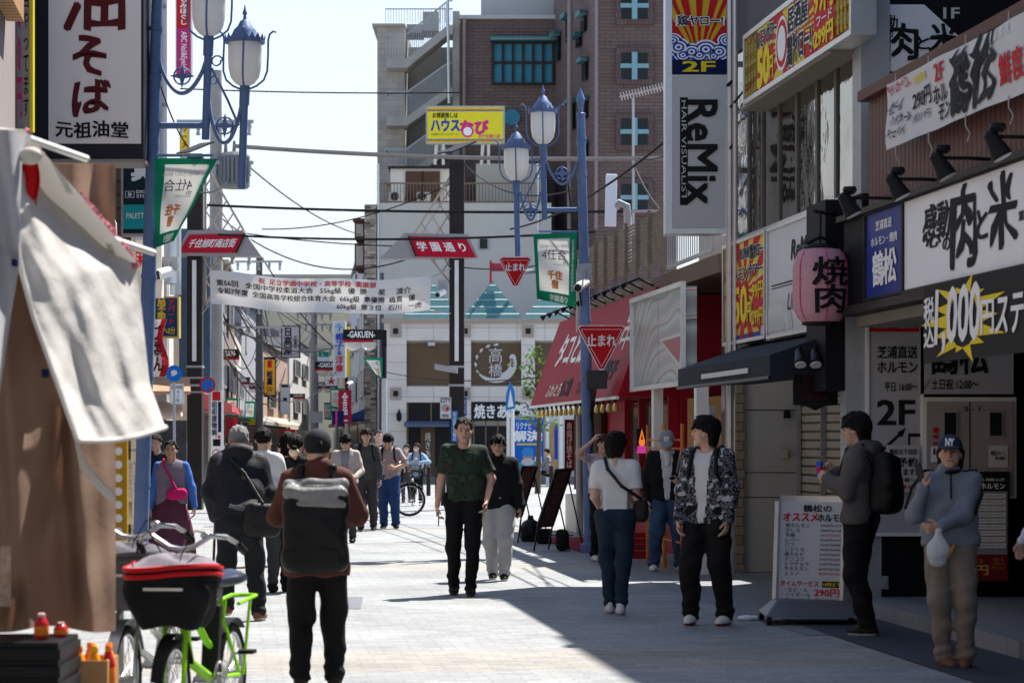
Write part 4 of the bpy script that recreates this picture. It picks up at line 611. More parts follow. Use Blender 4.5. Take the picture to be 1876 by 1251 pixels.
flag([(977, 430), (1057, 426), (1054, 562), (984, 548)], 33.1, "upright green bordered flag with 学園通り foot hanging on the right lamp post")
flag([(284, 290), (399, 291), (316, 440), (283, 455)], 24.3, "wind-twisted flag seen from behind with mirrored print on the left lamp post", True, depth=.25)
# stop signs and boxes at the right lamp
def stop_sign(x0, x1, y0, y1, Y, lab):
    t = thing("stop_sign", lab, "stop sign", P((x0+x1)/2, y0, Y), "red inverted triangle stop signs"); mb = MB(); red = M("sign_red", (.5, .008, .012), .4, .05); cx_ = (x0+x1)/2
    def tri(k, dy, m, th):
        cyy = y0+(y1-y0)*.333; c_ = [(x0, y0+4), (x0+5, y0), (x1-5, y0), (x1, y0+4), (cx_+4, y1-2), (cx_-4, y1-2)]
        mb.prism([P(cx_+(px-cx_)*k, cyy+(py-cyy)*k, Y-dy) for px, py in c_][::-1], V(0, th, 0), m)
    tri(1, 0, 1, .03); tri(.95, .004, 0, .003); tri(.9, .008, 0, .003); mb.build("plate", [red, sign_white], t)
    mb = MB(); 
    for s_ in (.0,):
        a_ = [(x0, y0+4), (x1, y0+4), (cx_, y1)]
        for k in range(3):
            p0, p1 = a_[k], a_[(k+1) % 3]; c_ = (cx_, y0+(y1-y0)*.333); f0 = lambda p, kk: P(c_[0]+(p[0]-c_[0])*kk, c_[1]+(p[1]-c_[1])*kk, Y-.012); mb.poly([f0(p0, .87), f0(p1, .87), f0(p1, .84), f0(p0, .84)])
    w_ = x1-x0; h_ = y1-y0; text(mb, "止まれ", fquad(x0+w_*.2, x1-w_*.2, y0+h_*.2, y0+h_*.45, Y-.012), (0, 0, 1, 1), 0, .03, off=.002); mb.build("lettering", sign_white, t)
    mb = MB(); xx = X(cx_, Y); mb.box(xx-.02, xx+.02, Y+.03, Y+.1, Z(y0+h_*.7, Y), Z(y0+h_*.1, Y)); mb.build("bracket", grey_metal, t); return t
t = stop_sign(1058, 1146, 596, 680, 32.9, "larger red stop triangle in front of the blue lamp post, over the red awning")
t = stop_sign(914, 974, 471, 527, 39, "smaller red stop triangle left of the green bordered flag")
mb = MB(); mb.tube([P(944, 500, 39.15), P(1062, 490, 39.2)], .035, 8); mb.tube([P(1062, 470, 39.2), V(P(1062, 0, 39.2).x, 39.2, 0)], .06, 10); mb.build("sign_arm", grey_metal, t, smooth=True)
t = thing("control_box", "dark grey control box strapped to the right lamp post below the stop sign", "box", P(1092, 694, 33.1)); mb = MB(); mb.box(X(1074, 33.1), X(1112, 33.1), 33.0, 33.25, Z(712, 33.1), Z(678, 33.1)); mb.build("box_body", M("box_grey", (.05, .052, .055), .5), t, bevel=.01)
mb = MB(); [mb.tube([P(1086+3*k, 712, 33.12), P(1082+2*k, 760, 33.15), P(1088, 800, 33.2), P(1079, 840, 33.2)], .01, 5) for k in range(3)]; mb.build("cable", rubber, t, smooth=True)
def cctv(px, py, Y, lab, s=1, d=-1):
    t = thing("security_camera", lab, "security camera", P(px, py, Y)); c_ = P(px, py, Y); mb = MB(); mb.tube([c_+V(.12*s, .08, .04), c_+V(-.1*s*0, -.16, -.05)], [.06*s, .065*s], 10); mb.build("camera_body", white_paint, t, smooth=True); mb = MB(); mb.tube([c_+V(0, -.16, -.05), c_+V(-.002, -.18, -.056)], .05*s, 10); mb.build("lens", glass_dark, t); mb = MB(); mb.tube([c_+V(.1*s, .06, .05), c_+V(.1*s, .1, .2)], .025, 6); mb.box(c_.x+.0*s, c_.x+.2*s, c_.y+.1, c_.y+.22, c_.z+.05, c_.z+.3); mb.build("mount", grey_metal, t)
cctv(1058, 522, 33.0, "white security camera on the right lamp post beside the flag")
# ---------------------------------------------------------------- gate posts with red name boards and lattice fins, banner between them
YG = 54.0
def gate(px, top, base, s, board, red, txt, lab, lat_pts):
    t = thing("gate_post", lab, "gate post", V(X(px, YG), YG, 0), "dark shopping street gate posts"); x = X(px, YG); w_ = .165
    mb = MB(); mb.box(x-w_, x+w_, YG-.17, YG+.17, 0, Z(top, YG)); mb.build("post", dark_brown, t)
    mb = MB(); mb.box(x-.045, x+.045, YG-.21, YG-.175, Z(662, YG), Z(478, YG)); mb.build("light_tube", M("tube_white", (.7, .7, .68), .4), t); mb = MB()
    for y_ in (672, 706): mb = MB(); mb.box(x-w_-.012, x+w_+.012, YG-.185, YG+.185, Z(y_+2, YG), Z(y_-2, YG)); mb.build("band", grey_metal, t)
    mb = MB()
    if top > 200: mb.bar(P(px-22, 280, YG-.3), P(px+22, 262, YG+.2), .5, .03); 
    if mb.v: mb.build("post_cap", dark_brown, t)
    L_ = [P(a, b, YG) for a, b in board]; mb = MB(); mb.prism([p+V(0, -.3, 0) for p in L_][::-1], V(0, .55, 0)); mb.build("sign_body", M("sign_grey", (.3, .29, .3), .5, .06), t)
    q = [P(a, b, YG-.33) for a, b in red]; mb = MB(); mb.prism([p for p in q], V(0, .026, 0)); rb = mb.build("red_panel", M("gate_red", (.42, .008, .03), .4, .06), t); put_marks(t, q, [(txt, (.09, .28, .91, .74), "white", dict(bold=.02))])
    mb = MB(); k = -1 if s < 0 else 1; mb.bar(q[0 if k < 0 else 1]+V(0, -.01, 0), q[3 if k < 0 else 2]+V(0, -.01, 0), .06, .03); mb.build("sign_edge", black_metal, t)
    # lattice fin: outline with crossing bars clipped to it
    mb = MB(); poly = [(X(a, YG), Z(b, YG)) for a, b in lat_pts]; n_ = len(poly); bar_m = M("lattice_beige", (.42, .36, .3), .5, .08)
    for k in range(n_): a, b = poly[k], poly[(k+1) % n_]; mb.bar((a[0], YG+.02, a[1]), (b[0], YG+.02, b[1]), .05, .05)
    for sl in (1.55, -1.55):
        cs = [z-sl*x_ for x_, z in poly]; c = min(cs)+.05
        while c < max(cs):
            hit = []
            for k in range(n_):
                (x0, z0), (x1, z1) = poly[k], poly[(k+1) % n_]; f0 = z0-sl*x0-c; f1 = z1-sl*x1-c
                if f0*f1 < 0: tt = f0/(f0-f1); hit.append((x0+(x1-x0)*tt, z0+(z1-z0)*tt))
            if len(hit) >= 2: hit.sort(); mb.bar((hit[0][0], YG+(.02 if sl > 0 else .05), hit[0][1]), (hit[-1][0], YG+(.02 if sl > 0 else .05), hit[-1][1]), .035, .03)
            c += .52
    mb.build("lattice", bar_m, t); return t
gate(837, 288, 0, -1, [(697, 476), (742, 429), (858, 431), (877, 474)], [(762, 470), (872, 472), (853, 435), (748, 433)], "学 園 通 り", "dark gate post with red 学園通り name board and diamond lattice on its left", [(826, 322), (757, 432), (826, 520)])
gate(358, 283, 0, 1, [(323, 470), (348, 424), (448, 424), (481, 471)], [(327, 463), (433, 463), (449, 428), (347, 430)], "千住旭町商店街", "dark gate post with red 千住旭町商店街 name board on the left of the street", [(376, 300), (452, 432), (376, 560)])
t = thing("street_banner", "long white banner with red and black school judo congratulations hung across the street", "banner", P(585, 500, 53.8)); Yb2 = 53.7
bq = [P(386, 556, Yb2), P(787, 570, Yb2), P(791, 507, Yb2), P(384, 495, Yb2)]
wf = lambda u, v, e=0: (bq[0]*(1-u)+bq[1]*u)*(1-v)+(bq[3]*(1-u)+bq[2]*u)*v+V(0, .12*math.sin(u*9)*(1-v)+.06*math.sin(u*23+v*3)+.05*math.sin(v*6)-e, -.16*math.sin(math.pi*u)*(.8)+.02*math.sin(u*14))
mb = MB(); mb.grid(lambda u, v: wf(u, v), 48, 8, 0, .004); mb.build("banner_cloth", cloth("banner_white", (.75, .74, .73), .4, .04), t, smooth=True)
put_marks(t, bq, [("祝  足立学園中学校・高等学校  柔道部", (.22, .76, .75, .93), "red", dict(bold=.02)), ("第56回   全国中学校柔道大会   55kg級   優  勝     星     凌介", (.03, .53, .91, .73), "black", dict(bold=.015)), ("令和7年度  全国高等学校総合体育大会  66kg級  準優勝  嶋貫   蓮", (.03, .3, .93, .5), "black", dict(bold=.015)), ("60kg級  第３位   石川   一虎", (.575, .08, .96, .27), "black", dict(bold=.015))], warp=lambda u, v: wf(u, v, .015))
for a, b in (((386, 497), (372, 470)), ((386, 556), (370, 575)), ((790, 508), (826, 492)), ((787, 568), (826, 574))): mb = MB(); mb.tube([P(*a, Yb2), P(*b, YG-.2)], .012, 4); mb.build("tie_cord", M("cord"), t)
# ---------------------------------------------------------------- corner restaurant with teal pyramid roofs
YC = 87.0; xc = lambda px: X(px, YC); zc = lambda py: Z(py, YC)
white_tile = brick("white_tiles", (.64, .6, .56), (.6, .56, .53), (.33, .32, .32), 1.0, .62, .012, .5, 'XZ', .2, .06, 0); beige_stone = M("medallion_stone", (.36, .31, .27), .7, .1)
t = thing("corner_restaurant", "low brown and white corner restaurant with round wave emblem and teal pyramid roofs", "building", V(xc(890), YC, 0))
mb = MB(); mb.box(xc(706), xc(1230), YC+.12, YC+12, 0, zc(586), 0); mb.box(xc(706), xc(1230), YC+.04, YC+.119, zc(705), zc(628), 1); mb.build("wall", [white_wall, brown_panel], t)
mb = MB(); mb.box(xc(700), xc(1230), YC-.3, YC+.2, zc(592), zc(584)); mb.build("cornice", M("cornice_tan", (.34, .29, .25), .7), t)
mb = MB(); mb.box(xc(704), xc(1230), YC-.12, YC+.03, zc(624), zc(592)); mb.box(xc(704), xc(1230), YC-.12, YC+.03, zc(737), zc(708)); mb.build("tile_band", white_tile, t)
for a, b in ((706, 745), (842, 863), (955, 980), (1075, 1100)):
    mb = MB(); mb.box(xc(a), xc(b), YC-.16, YC+.02, 0, zc(592)); pl = mb.build("tiled_pillar", white_tile, t)
    for yy in (607, 721):
        c_ = (a+b)/2 if b-a > 30 else (a+b)/2; mb = MB(); mb.box(xc(c_-10), xc(c_+10), YC-.22, YC-.165, zc(yy+11), zc(yy-11), 0); mb.box(xc(c_-4.5), xc(c_+4.5), YC-.25, YC-.225, zc(yy+5), zc(yy-5), 1); mb.build("medallion", [beige_stone, glass_dark], pl)
for cx_, w_, ap in ((793, 58, 533), (902, 56, 529), (1012, 56, 538)):
    mb = MB(); a = V(xc(cx_-w_), YC-.1, zc(585)); b = V(xc(cx_+w_), YC-.1, zc(585)); d2 = V(0, 2*(b.x-a.x)/2, 0); tip = (a+b)/2+V(0, (b.x-a.x)/2, zc(ap)-zc(585)+.3)
    for p, q_ in ((a, b), (b, b+d2), (b+d2, a+d2), (a+d2, a)):
        for k in range(7):                               # overlapping metal courses
            u0, u1 = k/7, (k+1)/7; e = V(0, 0, .05); mb.poly([p*(1-u0)+tip*u0, q_*(1-u0)+tip*u0, q_*(1-u1)+tip*u1+e, p*(1-u1)+tip*u1+e])
    mb.build("roof", copper_green, t)
eq = fquad(866, 948, 628, 704, YC); n_ = 40
def emblem(mb, q, mi):
    def P2(a, r): return (.52+r*math.cos(a)*.5, .5+r*math.sin(a)*.5)
    wv = lambda a: .9+.0*a
    patch(mb, q, [P2(math.pi*1.1+(math.pi*1.0)*k/20, .93) for k in range(21)]+[P2(math.pi*2.1-(math.pi*1.0)*k/20, .93-.25*math.sin(math.pi*k/20)-.0) for k in range(21)], mi("lgrey"), .05)
    for k in range(7): a = .1*math.pi-.07*k*math.pi+.05; patch(mb, q, [P2(a+.22*math.cos(j*.6), .8+.15*math.sin(j*.6)-.02*k) for j in range(10)], mi("lgrey"), .055+.002*k)
    for k in range(6): a = math.pi*(.45+.13*k); patch(mb, q, [P2(a, .93), P2(a+.13, .98), P2(a+.3, .9), P2(a+.15, .84)], mi("lgrey"), .05)
    for k in range(3): patch(mb, q, [P2(-.25+.2*k, .75), P2(-.15+.2*k, .82), P2(-.05+.2*k, .7), P2(-.15+.2*k, .66)], mi(brown_panel), .08)
put_marks(t, eq, [emblem, ("高", (.36, .52, .66, .88), "lgrey", dict(bold=.0, off=.05)), ("橋", (.36, .18, .66, .5), "lgrey", dict(bold=.0, off=.05))])
mb = MB(); mb.box(xc(864), xc(952), YC-.16, YC+.0, zc(771), zc(736)); mb.build("name_board", M("board_black", (.02, .02, .022), .5), t); put_marks(t, fquad(864, 952, 736, 771, YC-.165), [("焼きあご塩", (.06, .14, 1.2, .86), "white", dict(bold=.03)), ])
mb = MB(); mb.box(xc(745), xc(842), YC-.02, YC+.1, zc(772), zc(738), 0); mb.box(xc(745), xc(842), YC-.05, YC+.1, zc(870), zc(782), 0); mb.box(xc(865), xc(935), YC-.05, YC+.1, zc(880), zc(780), 0); f = mb.build("shop_window", glass_dark, t)
mb = MB()
for px in (747, 790, 842, 868, 890, 912, 934): mb.box(xc(px-1.2), xc(px+1.2), YC-.1, YC-.051, zc(880), zc(739))
mb.box(xc(745), xc(842), YC-.12, YC-.101, zc(782), zc(778)); mb.build("window_frame", M("tan_frame", (.2, .14, .09), .5), f)
mb = MB(); mb.box(xc(771), xc(797), YC-.14, YC-.11, zc(895), zc(782)); mb.build("curtain_sign", brown_panel, t); put_marks(t, fquad(771, 797, 782, 880, YC-.145), [("焼きあご塩", (.3, .1, .7, .9), "white", dict(vertical=True, bold=0))])
mb = MB(); mb.prism([V(xc(742), YC-.02, zc(771)), V(xc(742), YC-.9, zc(778)), V(xc(742), YC-.9, zc(782)), V(xc(742), YC-.02, zc(776))], V(xc(846)-xc(742), 0, 0)); mb.build("blue_awning", M("awning_blue", (.1, .13, .2), .6), t)
mb = MB(); mb.box(xc(700), xc(1230), YC-.22, YC-.161, 0, .25); mb.build("plinth", M("plinth_grey", (.2, .2, .2), .7), t)
mb = MB(); mb.lathe2([(.02, .0), (.08, .05), (.1, .25), (.05, .35), (.01, .45)], P(731, 772, YC-.3), 10, 0, (1, 1, 1)); mb.build("wall_lantern", black_metal, t)
mb = MB(); [mb.box(xc(px-6), xc(px+6), YC-.6, YC-.0, zc(y0+6), zc(y0)) for px, y0 in ((791, 628),)]; mb.build("floodlight", M("appliance_white"), t)
t = thing("small_flagpole", "thin pole with faded red pennant above the teal roofs", "flag", P(899, 529, YC+1)); mb = MB(); mb.tube([P(899, 535, YC+1), P(899, 478, YC+1)], .04, 6); mb.build("flagpole", red_paint, t); mb = MB(); a = P(899, 482, YC+1); mb.grid(lambda u, v: a+V(1.2*u, .1*math.sin(u*7), -.3*v), 8, 2, 0, .004); mb.build("pennant", cloth("pennant", (.4, .06, .09), .3), t)
# ---------------------------------------------------------------- grey building with roof terrace and tiled corner behind
YT = 100.0; xt = lambda px: X(px, YT); zt_ = lambda py: Z(py, YT); pale = M("pale_cladding", (.46, .45, .43), .7, .06, .6)
t = thing("terrace_building", "plain pale grey building with roof terrace hut and brown tiled corner", "building", V(xt(830), YT, 0))
mb = MB(); mb.box(xt(690), xt(1010), YT, YT+10, 0, zt_(372)); mb.build("wall", pale, t)
mb = MB(); mb.box(xt(668), xt(690)-.01, YT-.12, YT+9, 0, zt_(375)); mb.build("tiled_corner", brick("mixed_tiles", (.45, .4, .33), (.06, .035, .03), (.2, .17, .15), .32, .11, .01, .7, 'XZ', .3, .3), t)
for z0, z1 in ((492, 445), (438, 405)):
    mb = MB(); mb.box(xt(649), xt(668)-.01, YT+.2, YT+3, zt_(z0), zt_(z1)); f = mb.build("bay_window", M("bay_brown", (.075, .045, .03), .6), t); mb = MB(); mb.box(xt(652), xt(665), YT+.15, YT+.19, zt_(z0-6), zt_(z1+5)); mb.build("pane", M("curtain_glass", (.3, .28, .27), .2, .3, 2), f)
mb = MB(); mb.box(xt(646), xt(668), YT, YT+3.2, zt_(405), zt_(400)); mb.build("bay_roof", M("bay_brown"), t)
mb = MB(); mb.box(xt(712), xt(824), YT+1.5, YT+5, zt_(372), zt_(302), 0); mb.box(xt(708), xt(828), YT+1.3, YT+5.2, zt_(302), zt_(298), 1); mb.build("roof_hut", [white_wall, dark_brown], t); mb = MB(); mb.box(xt(740), xt(804), YT+1.42, YT+1.48, zt_(370), zt_(307), 0); mb.box(xt(771), xt(773), YT+1.38, YT+1.41, zt_(370), zt_(307), 1); mb.build("hut_door", [M("hut_brown", (.09, .05, .04), .6), dark_brown], t)
mb = MB(); mb.box(xt(870), xt(1000), YT+3, YT+7, zt_(372), zt_(285)); mb.build("penthouse", pale, t)
mb = MB()
for px in range(692, 980, 6): mb.bar(P(px, 372, YT+.1), P(px, 336, YT+.1), .03)
for y_ in (336, 370): mb.bar(P(690, y_, YT+.1), P(980, y_, YT+.1), .06)
mb.build("terrace_railing", M("rail_brown", (.16, .12, .1), .5), t)
mb = MB(); mb.box(xt(876), xt(896), YT-.05, YT-.005, zt_(458), zt_(436), 0); mb.box(xt(879), xt(893), YT-.08, YT-.051, zt_(456), zt_(438), 1); mb.build("wall_window", [grey_metal, glass_dark], t)
for px in (725, 775): mb = MB(); mb.box(xt(px-13), xt(px+13), YT+.5, YT+1.2, zt_(370), zt_(350), 0); mb.tube([P(px-2, 360, YT+.49), P(px-2, 360, YT+.47)], .18, 12, 1); mb.build("condenser_unit", [M("appliance_white"), dark_frame], t)
for px in (693, 986): mb = MB(); mb.tube([P(px, 300, YT+.0), P(px, 900, YT-.05)], .06, 6); mb.build("downpipe", alu, t)
q = fquad(783, 922, 197, 262, 98)
s = signboard("roof_billboard", "yellow roof billboard with blue and pink ハウスなび lettering above the terrace", "billboard", q, .25, M("billboard_yellow", (.72, .62, .03), .45, .05), grey_metal, [("#", (0, .93, 1, .955), "red"), ("#", (0, .885, 1, .915), "blue"), ("#", (0, .035, 1, .06), "red"), ("#", (0, .075, 1, .105), "blue"), ("お部屋推しは", (.07, .7, .4, .85), "black", dict(bold=.03)), ("ハウス", (.05, .33, .42, .66), "blue", dict(bold=.04)), ("なび", (.44, .25, .8, .62), "pink", dict(bold=.05)),
    lambda mb, q, mi: [patch(mb, q, [(.53+r_*.47*math.cos(a), .32+r_*math.sin(a)) for a in [2*math.pi*i/24 for i in range(24)]], mi(c_), .01+.003*k) for k, (r_, c_) in enumerate(((.17, "pink"), (.12, "white")))], ("お部屋探しのトータルサポーター", (.05, .21, .42, .27), "black", dict(bold=0)), ("北千住東口店", (.67, .13, .96, .24), "pink", dict(bold=.02))], rim=.06)
for px, d in ((800, -3), (812, 0), (885, -3), (895, 0)): mb = MB(); mb.bar(P(px, 262, 98.1), P(px+d, 300, 99.5), .12); mb.build("support_post", white_paint, s)
# ---------------------------------------------------------------- brick tower with outside stairs
YB = 106.0; xb = lambda px, Y=YB: X(px, Y); zb_ = lambda py, Y=YB: Z(py, Y)
tb = brick("tower_bricks", (.15, .093, .082), (.118, .075, .068), (.066, .054, .052), .5, .145, .018, .8, 'XZ', .35, .12)
t = thing("brick_tower", "tall dark red brick office building with teal windows and outside concrete stairs", "building", V(xb(960), YB, 0))
mb = MB(); mb.box(xb(843), xb(1018), YB, YB+12, 0, zb_(34)); a = V(xb(1016), YB, 0); b = V(X(1091, 98), 98, 0); mb.prism([a, V(xb(1016), YB+14, 0), V(X(1240, 112), 112, 0), V(X(1240, 98), 98, 0), b], V(0, 0, zb_(-60))); mb.build("wall", tb, t)
mb = MB(); mb.box(xb(842), xb(1019), YB-.15, YB+.3, zb_(36), zb_(29)); mb.box(xb(880), xb(1020), YB+2, YB+6, zb_(33), zb_(-20)); mb.build("parapet", M("parapet_grey", (.42, .42, .43), .6, .06), t)
mb = MB(); mb.box(xb(903), xb(1013), YB-.1, YB-.01, zb_(156), zb_(79)); f = mb.build("main_window", glass_teal, t); mb = MB()
for k in range(7): px = 903+110*k/6; mb.box(xb(px-2.2), xb(px+2.2), YB-.25, YB-.11, zb_(156), zb_(79))
for y_ in (80, 116.5, 155): mb.box(xb(903), xb(1013), YB-.24, YB-.12, zb_(y_+2), zb_(y_-2))
mb.build("window_frame", dark_brown, f); mb = MB(); mb.box(xb(899), xb(1016), YB-.6, YB-.02, zb_(78), zb_(71)); mb.build("window_hood", copper_green, t)
mb = MB(); mb.tube([V(xb(938), YB-.02, zb_(216)), V(xb(938), YB-.14, zb_(216))], .36, 24); mb.build("round_window", glass_teal, t)
Yf = 98
for y_ in (13, 123, 243, 363):
    mb = MB(); mb.box(X(1128, Yf), X(1196, Yf), Yf-.2, Yf-.01, Z(y_+33, Yf), Z(y_-33, Yf), 0); f = mb.build("window_surround", brick("surround_bricks", (.12, .07, .065), (.1, .058, .058), (.055, .04, .04), .145, .3, .018), t); mb = MB(); mb.box(X(1138, Yf), X(1186, Yf), Yf-.24, Yf-.21, Z(y_+24, Yf), Z(y_-24, Yf), 0)
    mb.build("pane", glass_dark, f); mb = MB(); mb.box(X(1157, Yf), X(1167, Yf), Yf-.32, Yf-.245, Z(y_+25, Yf), Z(y_-25, Yf)); mb.box(X(1136, Yf), X(1156.9, Yf), Yf-.3, Yf-.245, Z(y_+4, Yf), Z(y_-4, Yf)); mb.box(X(1167.1, Yf), X(1188, Yf), Yf-.3, Yf-.245, Z(y_+4, Yf), Z(y_-4, Yf)); mb.build("window_cross", M("pale_teal", (.19, .33, .38), .5), f)
sd_ = (b-a).normalized(); sn = V(-sd_.y, sd_.x, 0)*-1
for fr_, y0, y1 in ((.08, 72, 115), (.35, 40, 80), (.72, 35, 62), (.6, 75, 90), (.45, 195, 240), (.75, 120, 150), (.75, 190, 220), (.75, 270, 300)):
    Yk = YB+(98-YB)*fr_; p = a+(b-a)*fr_; mb = MB(); mb.obox(up(p, Z(y1, Yk))+V(-.05, -.05, 0), sd_*.7, V(-.08, -.06, 0), V(0, 0, Z(y0, Yk)-Z(y1, Yk))); mb.build("slot_window", glass_dark, t); mb = MB(); mb.obox(up(p, Z(y0, Yk))+V(-.05, -.05, .02)-sd_*.1, sd_*.9, V(-.3, -.2, 0), V(0, 0, .2)); mb.build("slot_hood", copper_green, t)
for px, y0, Yk, r_k in ((1044, -30, 100.5, .1), (1093, -30, 97.6, .07), (851, 34, YB-.3, .07)): mb = MB(); mb.tube([P(px, y0, Yk), P(px-1, 420 if px > 900 else 300, Yk)], r_k, 8); mb.build("downpipe", M("pipe_mauve", (.25, .2, .2), .5), t)
# stairs
t = thing("stair_tower", "beige stone stair block with zigzag concrete flights and railings beside the brick tower", "building", V(xb(760), 107, 0)); YS = 106.5
mb = MB(); mb.box(xb(690), xb(741), YS, YS+9, 0, zb_(46)); mb.build("wall", brick("stone_blocks", (.36, .33, .3), (.31, .28, .26), (.24, .22, .2), .5, .25, .012, .85, 'XZ', .3, .2), t); mb = MB(); mb.box(xb(741), xb(842), YS+3.5, YS+8, 0, zb_(60)); mb.box(xb(829), xb(842), YS-.4, YS+3.4, 0, zb_(20)); mb.box(xb(681), xb(742), YS-.3, YS+9.2, zb_(46), zb_(42)); mb.build("concrete_wall", concrete, t)
for (lx_, ly, rx, ry) in ((708, 107, 821, 46), (708, 213, 821, 160), (706, 318, 810, 270)):
    mb = MB(); a = P(lx_, ly, YS-1.0); m_ = P(lx_+38, ly, YS-1.0); b = P(rx, ry, YS-1.0); e = P(rx+8, ry, YS-1.0); th = V(0, 0, -.42)
    mb.prism([a, m_, b, e, e+th, b+th, m_+th, a+th][::-1], V(0, 1.6, 0)); fl = mb.build("stair_flight", concrete, t); mb = MB(); hgt = V(0, 0, 1.05)
    pts = [a+(m_-a)*k/7 for k in range(7)]+[m_+(b-m_)*k/22 for k in range(23)]
    for p in pts: mb.bar(p, p+hgt, .03)
    mb.bar(a+hgt, m_+hgt, .06); mb.bar(m_+hgt, b+hgt, .06); mb.bar(b+hgt, e+hgt, .06); mb.bar(a+hgt, a+hgt+V(0, 1.5, 0), .06); mb.build("railing", grey_metal, fl)
mb = MB()
for px in range(706, 830, 5): mb.bar(P(px, 42, YS+1), P(px, 17, YS+1), .025)
mb.bar(P(706, 17, YS+1), P(830, 17, YS+1), .05); mb.build("roof_railing", grey_metal, t); mb = MB(); mb.box(xb(772), xb(801), YS+1, YS+3, zb_(46), zb_(11)); mb.box(xb(742), xb(772)-.01, YS+1, YS+3, zb_(50), zb_(34)); mb.build("roof_block", concrete, t); mb = MB(); mb.tube([P(823, 190, YS-1.2), P(820, -20, YS-1.2)], .07, 6); mb.build("mast_pipe", alu, t)
# aerial, panel light
t = thing("tv_antenna", "long comb-like television aerial on a thin mast before the brick tower", "antenna", P(1160, 420, 50)); mb = MB(); mb.tube([P(1160, 430, 50), P(1160, 180, 50)], .025, 6); mb.tube([P(1135, 178, 50), P(1222, 158, 50)], .02, 6)
for k in range(16): px = 1138+k*5.4; y_ = 177-k*1.22; mb.tube([P(px-2, y_-7, 49.8), P(px+2, y_+7, 50.2)], .011, 4)
mb.build("boom", M("antenna_alu", (.4, .4, .42), .35, metal=.4), t)
t = thing("panel_light", "white rectangular panel floodlight on a grey post near the balcony", "floodlight", P(1120, 415, 42)); mb = MB(); a = P(1108, 414, 42); mb.obox(a, V(.2, .05, 0), V(0, .1, .0), V(.03, .25, .93)); mb.build("panel", sign_white, t, bevel=.01); mb = MB(); mb.tube([P(1122, 385, 42.2), P(1135, 372, 42.2), P(1148, 378, 42.2), P(1150, 400, 42.2), P(1150, 480, 42.2)], .07, 8); mb.tube([P(1150, 388, 42.2), P(1210, 386, 42.2)], .025, 6); mb.build("post", grey_metal, t, smooth=True)
# station shelter with posters, bollards, crossing sign
YP = 82.0
t = thing("station_shelter", "white framed shelter with blue direction band and poster case at the back of the plaza", "shelter", V(X(965, YP), YP, 0)); mb = MB()
for px in (931, 1003, 1028): mb.box(X(px-3, YP), X(px+3, YP), YP-.1, YP+.1, 0, Z(745, YP))
mb.box(X(925, YP), X(1075, YP), YP-.2, YP+.3, Z(752, YP), Z(743, YP)); mb.build("frame", white_paint, t); mb = MB(); mb.box(X(966, YP), X(1004, YP), YP-.24, YP-.21, Z(752, YP), Z(744, YP)); mb.build("direction_band", M("band_blue", (.02, .12, .4), .4), t); put_marks(t, fquad(966, 1004, 744, 752, YP-.25), [("北千住駅東口駅前", (.03, .15, .97, .85), "white", dict(bold=0))])
mb = MB(); mb.box(X(936, YP), X(999, YP), YP+.0, YP+.25, Z(872, YP), Z(762, YP)); mb.build("poster_case", grey_metal, t)
s = signboard("advert_poster", "blue advertising poster with large white 解決! and a person in blue at its foot", "poster", fquad(938, 996, 768, 868, YP-.06), .04, M("poster_blue", (.015, .12, .5), .4, .05), grey_metal, [("リクナビ", (.14, .82, .62, .95), "white", dict(bold=.02)), ("解決!", (.08, .6, .94, .79), "white", dict(bold=.04)), ("#", (.15, .53, .8, .56), "yellow"),
    lambda mb, q, mi: [patch(mb, q, [(c_[0]+c_[2]*math.cos(a), max(.02, c_[1]+c_[3]*math.sin(a))) for a in [2*math.pi*i/20 for i in range(20)]], mi(m_), .006+.002*k) for k, (c_, m_) in enumerate((((.5, .08, .36, .2), M("poster_teal", (.05, .3, .42), .5)), ((.5, .32, .16, .14), M("poster_skin", (.45, .28, .2), .5)), ((.5, .4, .19, .09), "sky"), ((.5, .22, .2, .07), "lgrey")))], ("#", (.72, .06, .94, .32), "white")], rim=.04)
s = signboard("food_poster", "narrow poster with green and brown food picture beside the shelter post", "poster", fquad(1006, 1022, 778, 868, YP-.06), .04, M("poster_food", (.3, .2, .1), .5, .9, 3), grey_metal, [("#", (.6, .3, 1, 1), "blue")], rim=.03)
t = thing("plaza_bench", "dark slatted bench under the shelter where a man sits", "bench", V(X(1012, 80), 80, 0)); mb = MB()
for k in range(4): mb.box(X(985, 80), X(1035, 80), 79.8+.13*k, 79.9+.13*k, .41, .45)
mb.build("seat", dark_brown, t)
for px in (990, 1030): mb = MB(); mb.box(X(px-1, 80), X(px+1, 80), 79.85, 80.25, 0, .405); mb.build("leg", black_metal, t)
t = thing("crossing_sign", "blue pedestrian crossing sign on a white pole in front of the shelter", "road sign", V(X(938, 60), 60, 0)); mb = MB(); mb.tube([V(X(939, 60), 60, 0), P(939, 745, 60)], .045, 8); mb.build("pole", white_paint, t); q = [P(926, 752, 59.9), P(944, 748, 59.9), P(943, 716, 59.9), P(934, 698, 59.9), P(927, 722, 59.9)]; mb = MB(); mb.prism(q, V(0, .03, 0)); mb.build("plate", M("sign_sky", (.03, .2, .55), .4), t); mb = MB(); mb.poly([P(930, 746, 59.88), P(941, 744, 59.88), P(935, 712, 59.88)]); mb.poly([P(933.5, 742, 59.87), P(937.5, 742, 59.87), P(935.5, 722, 59.87)][::-1]); mb.build("symbol", [sign_white], t)
b0 = None
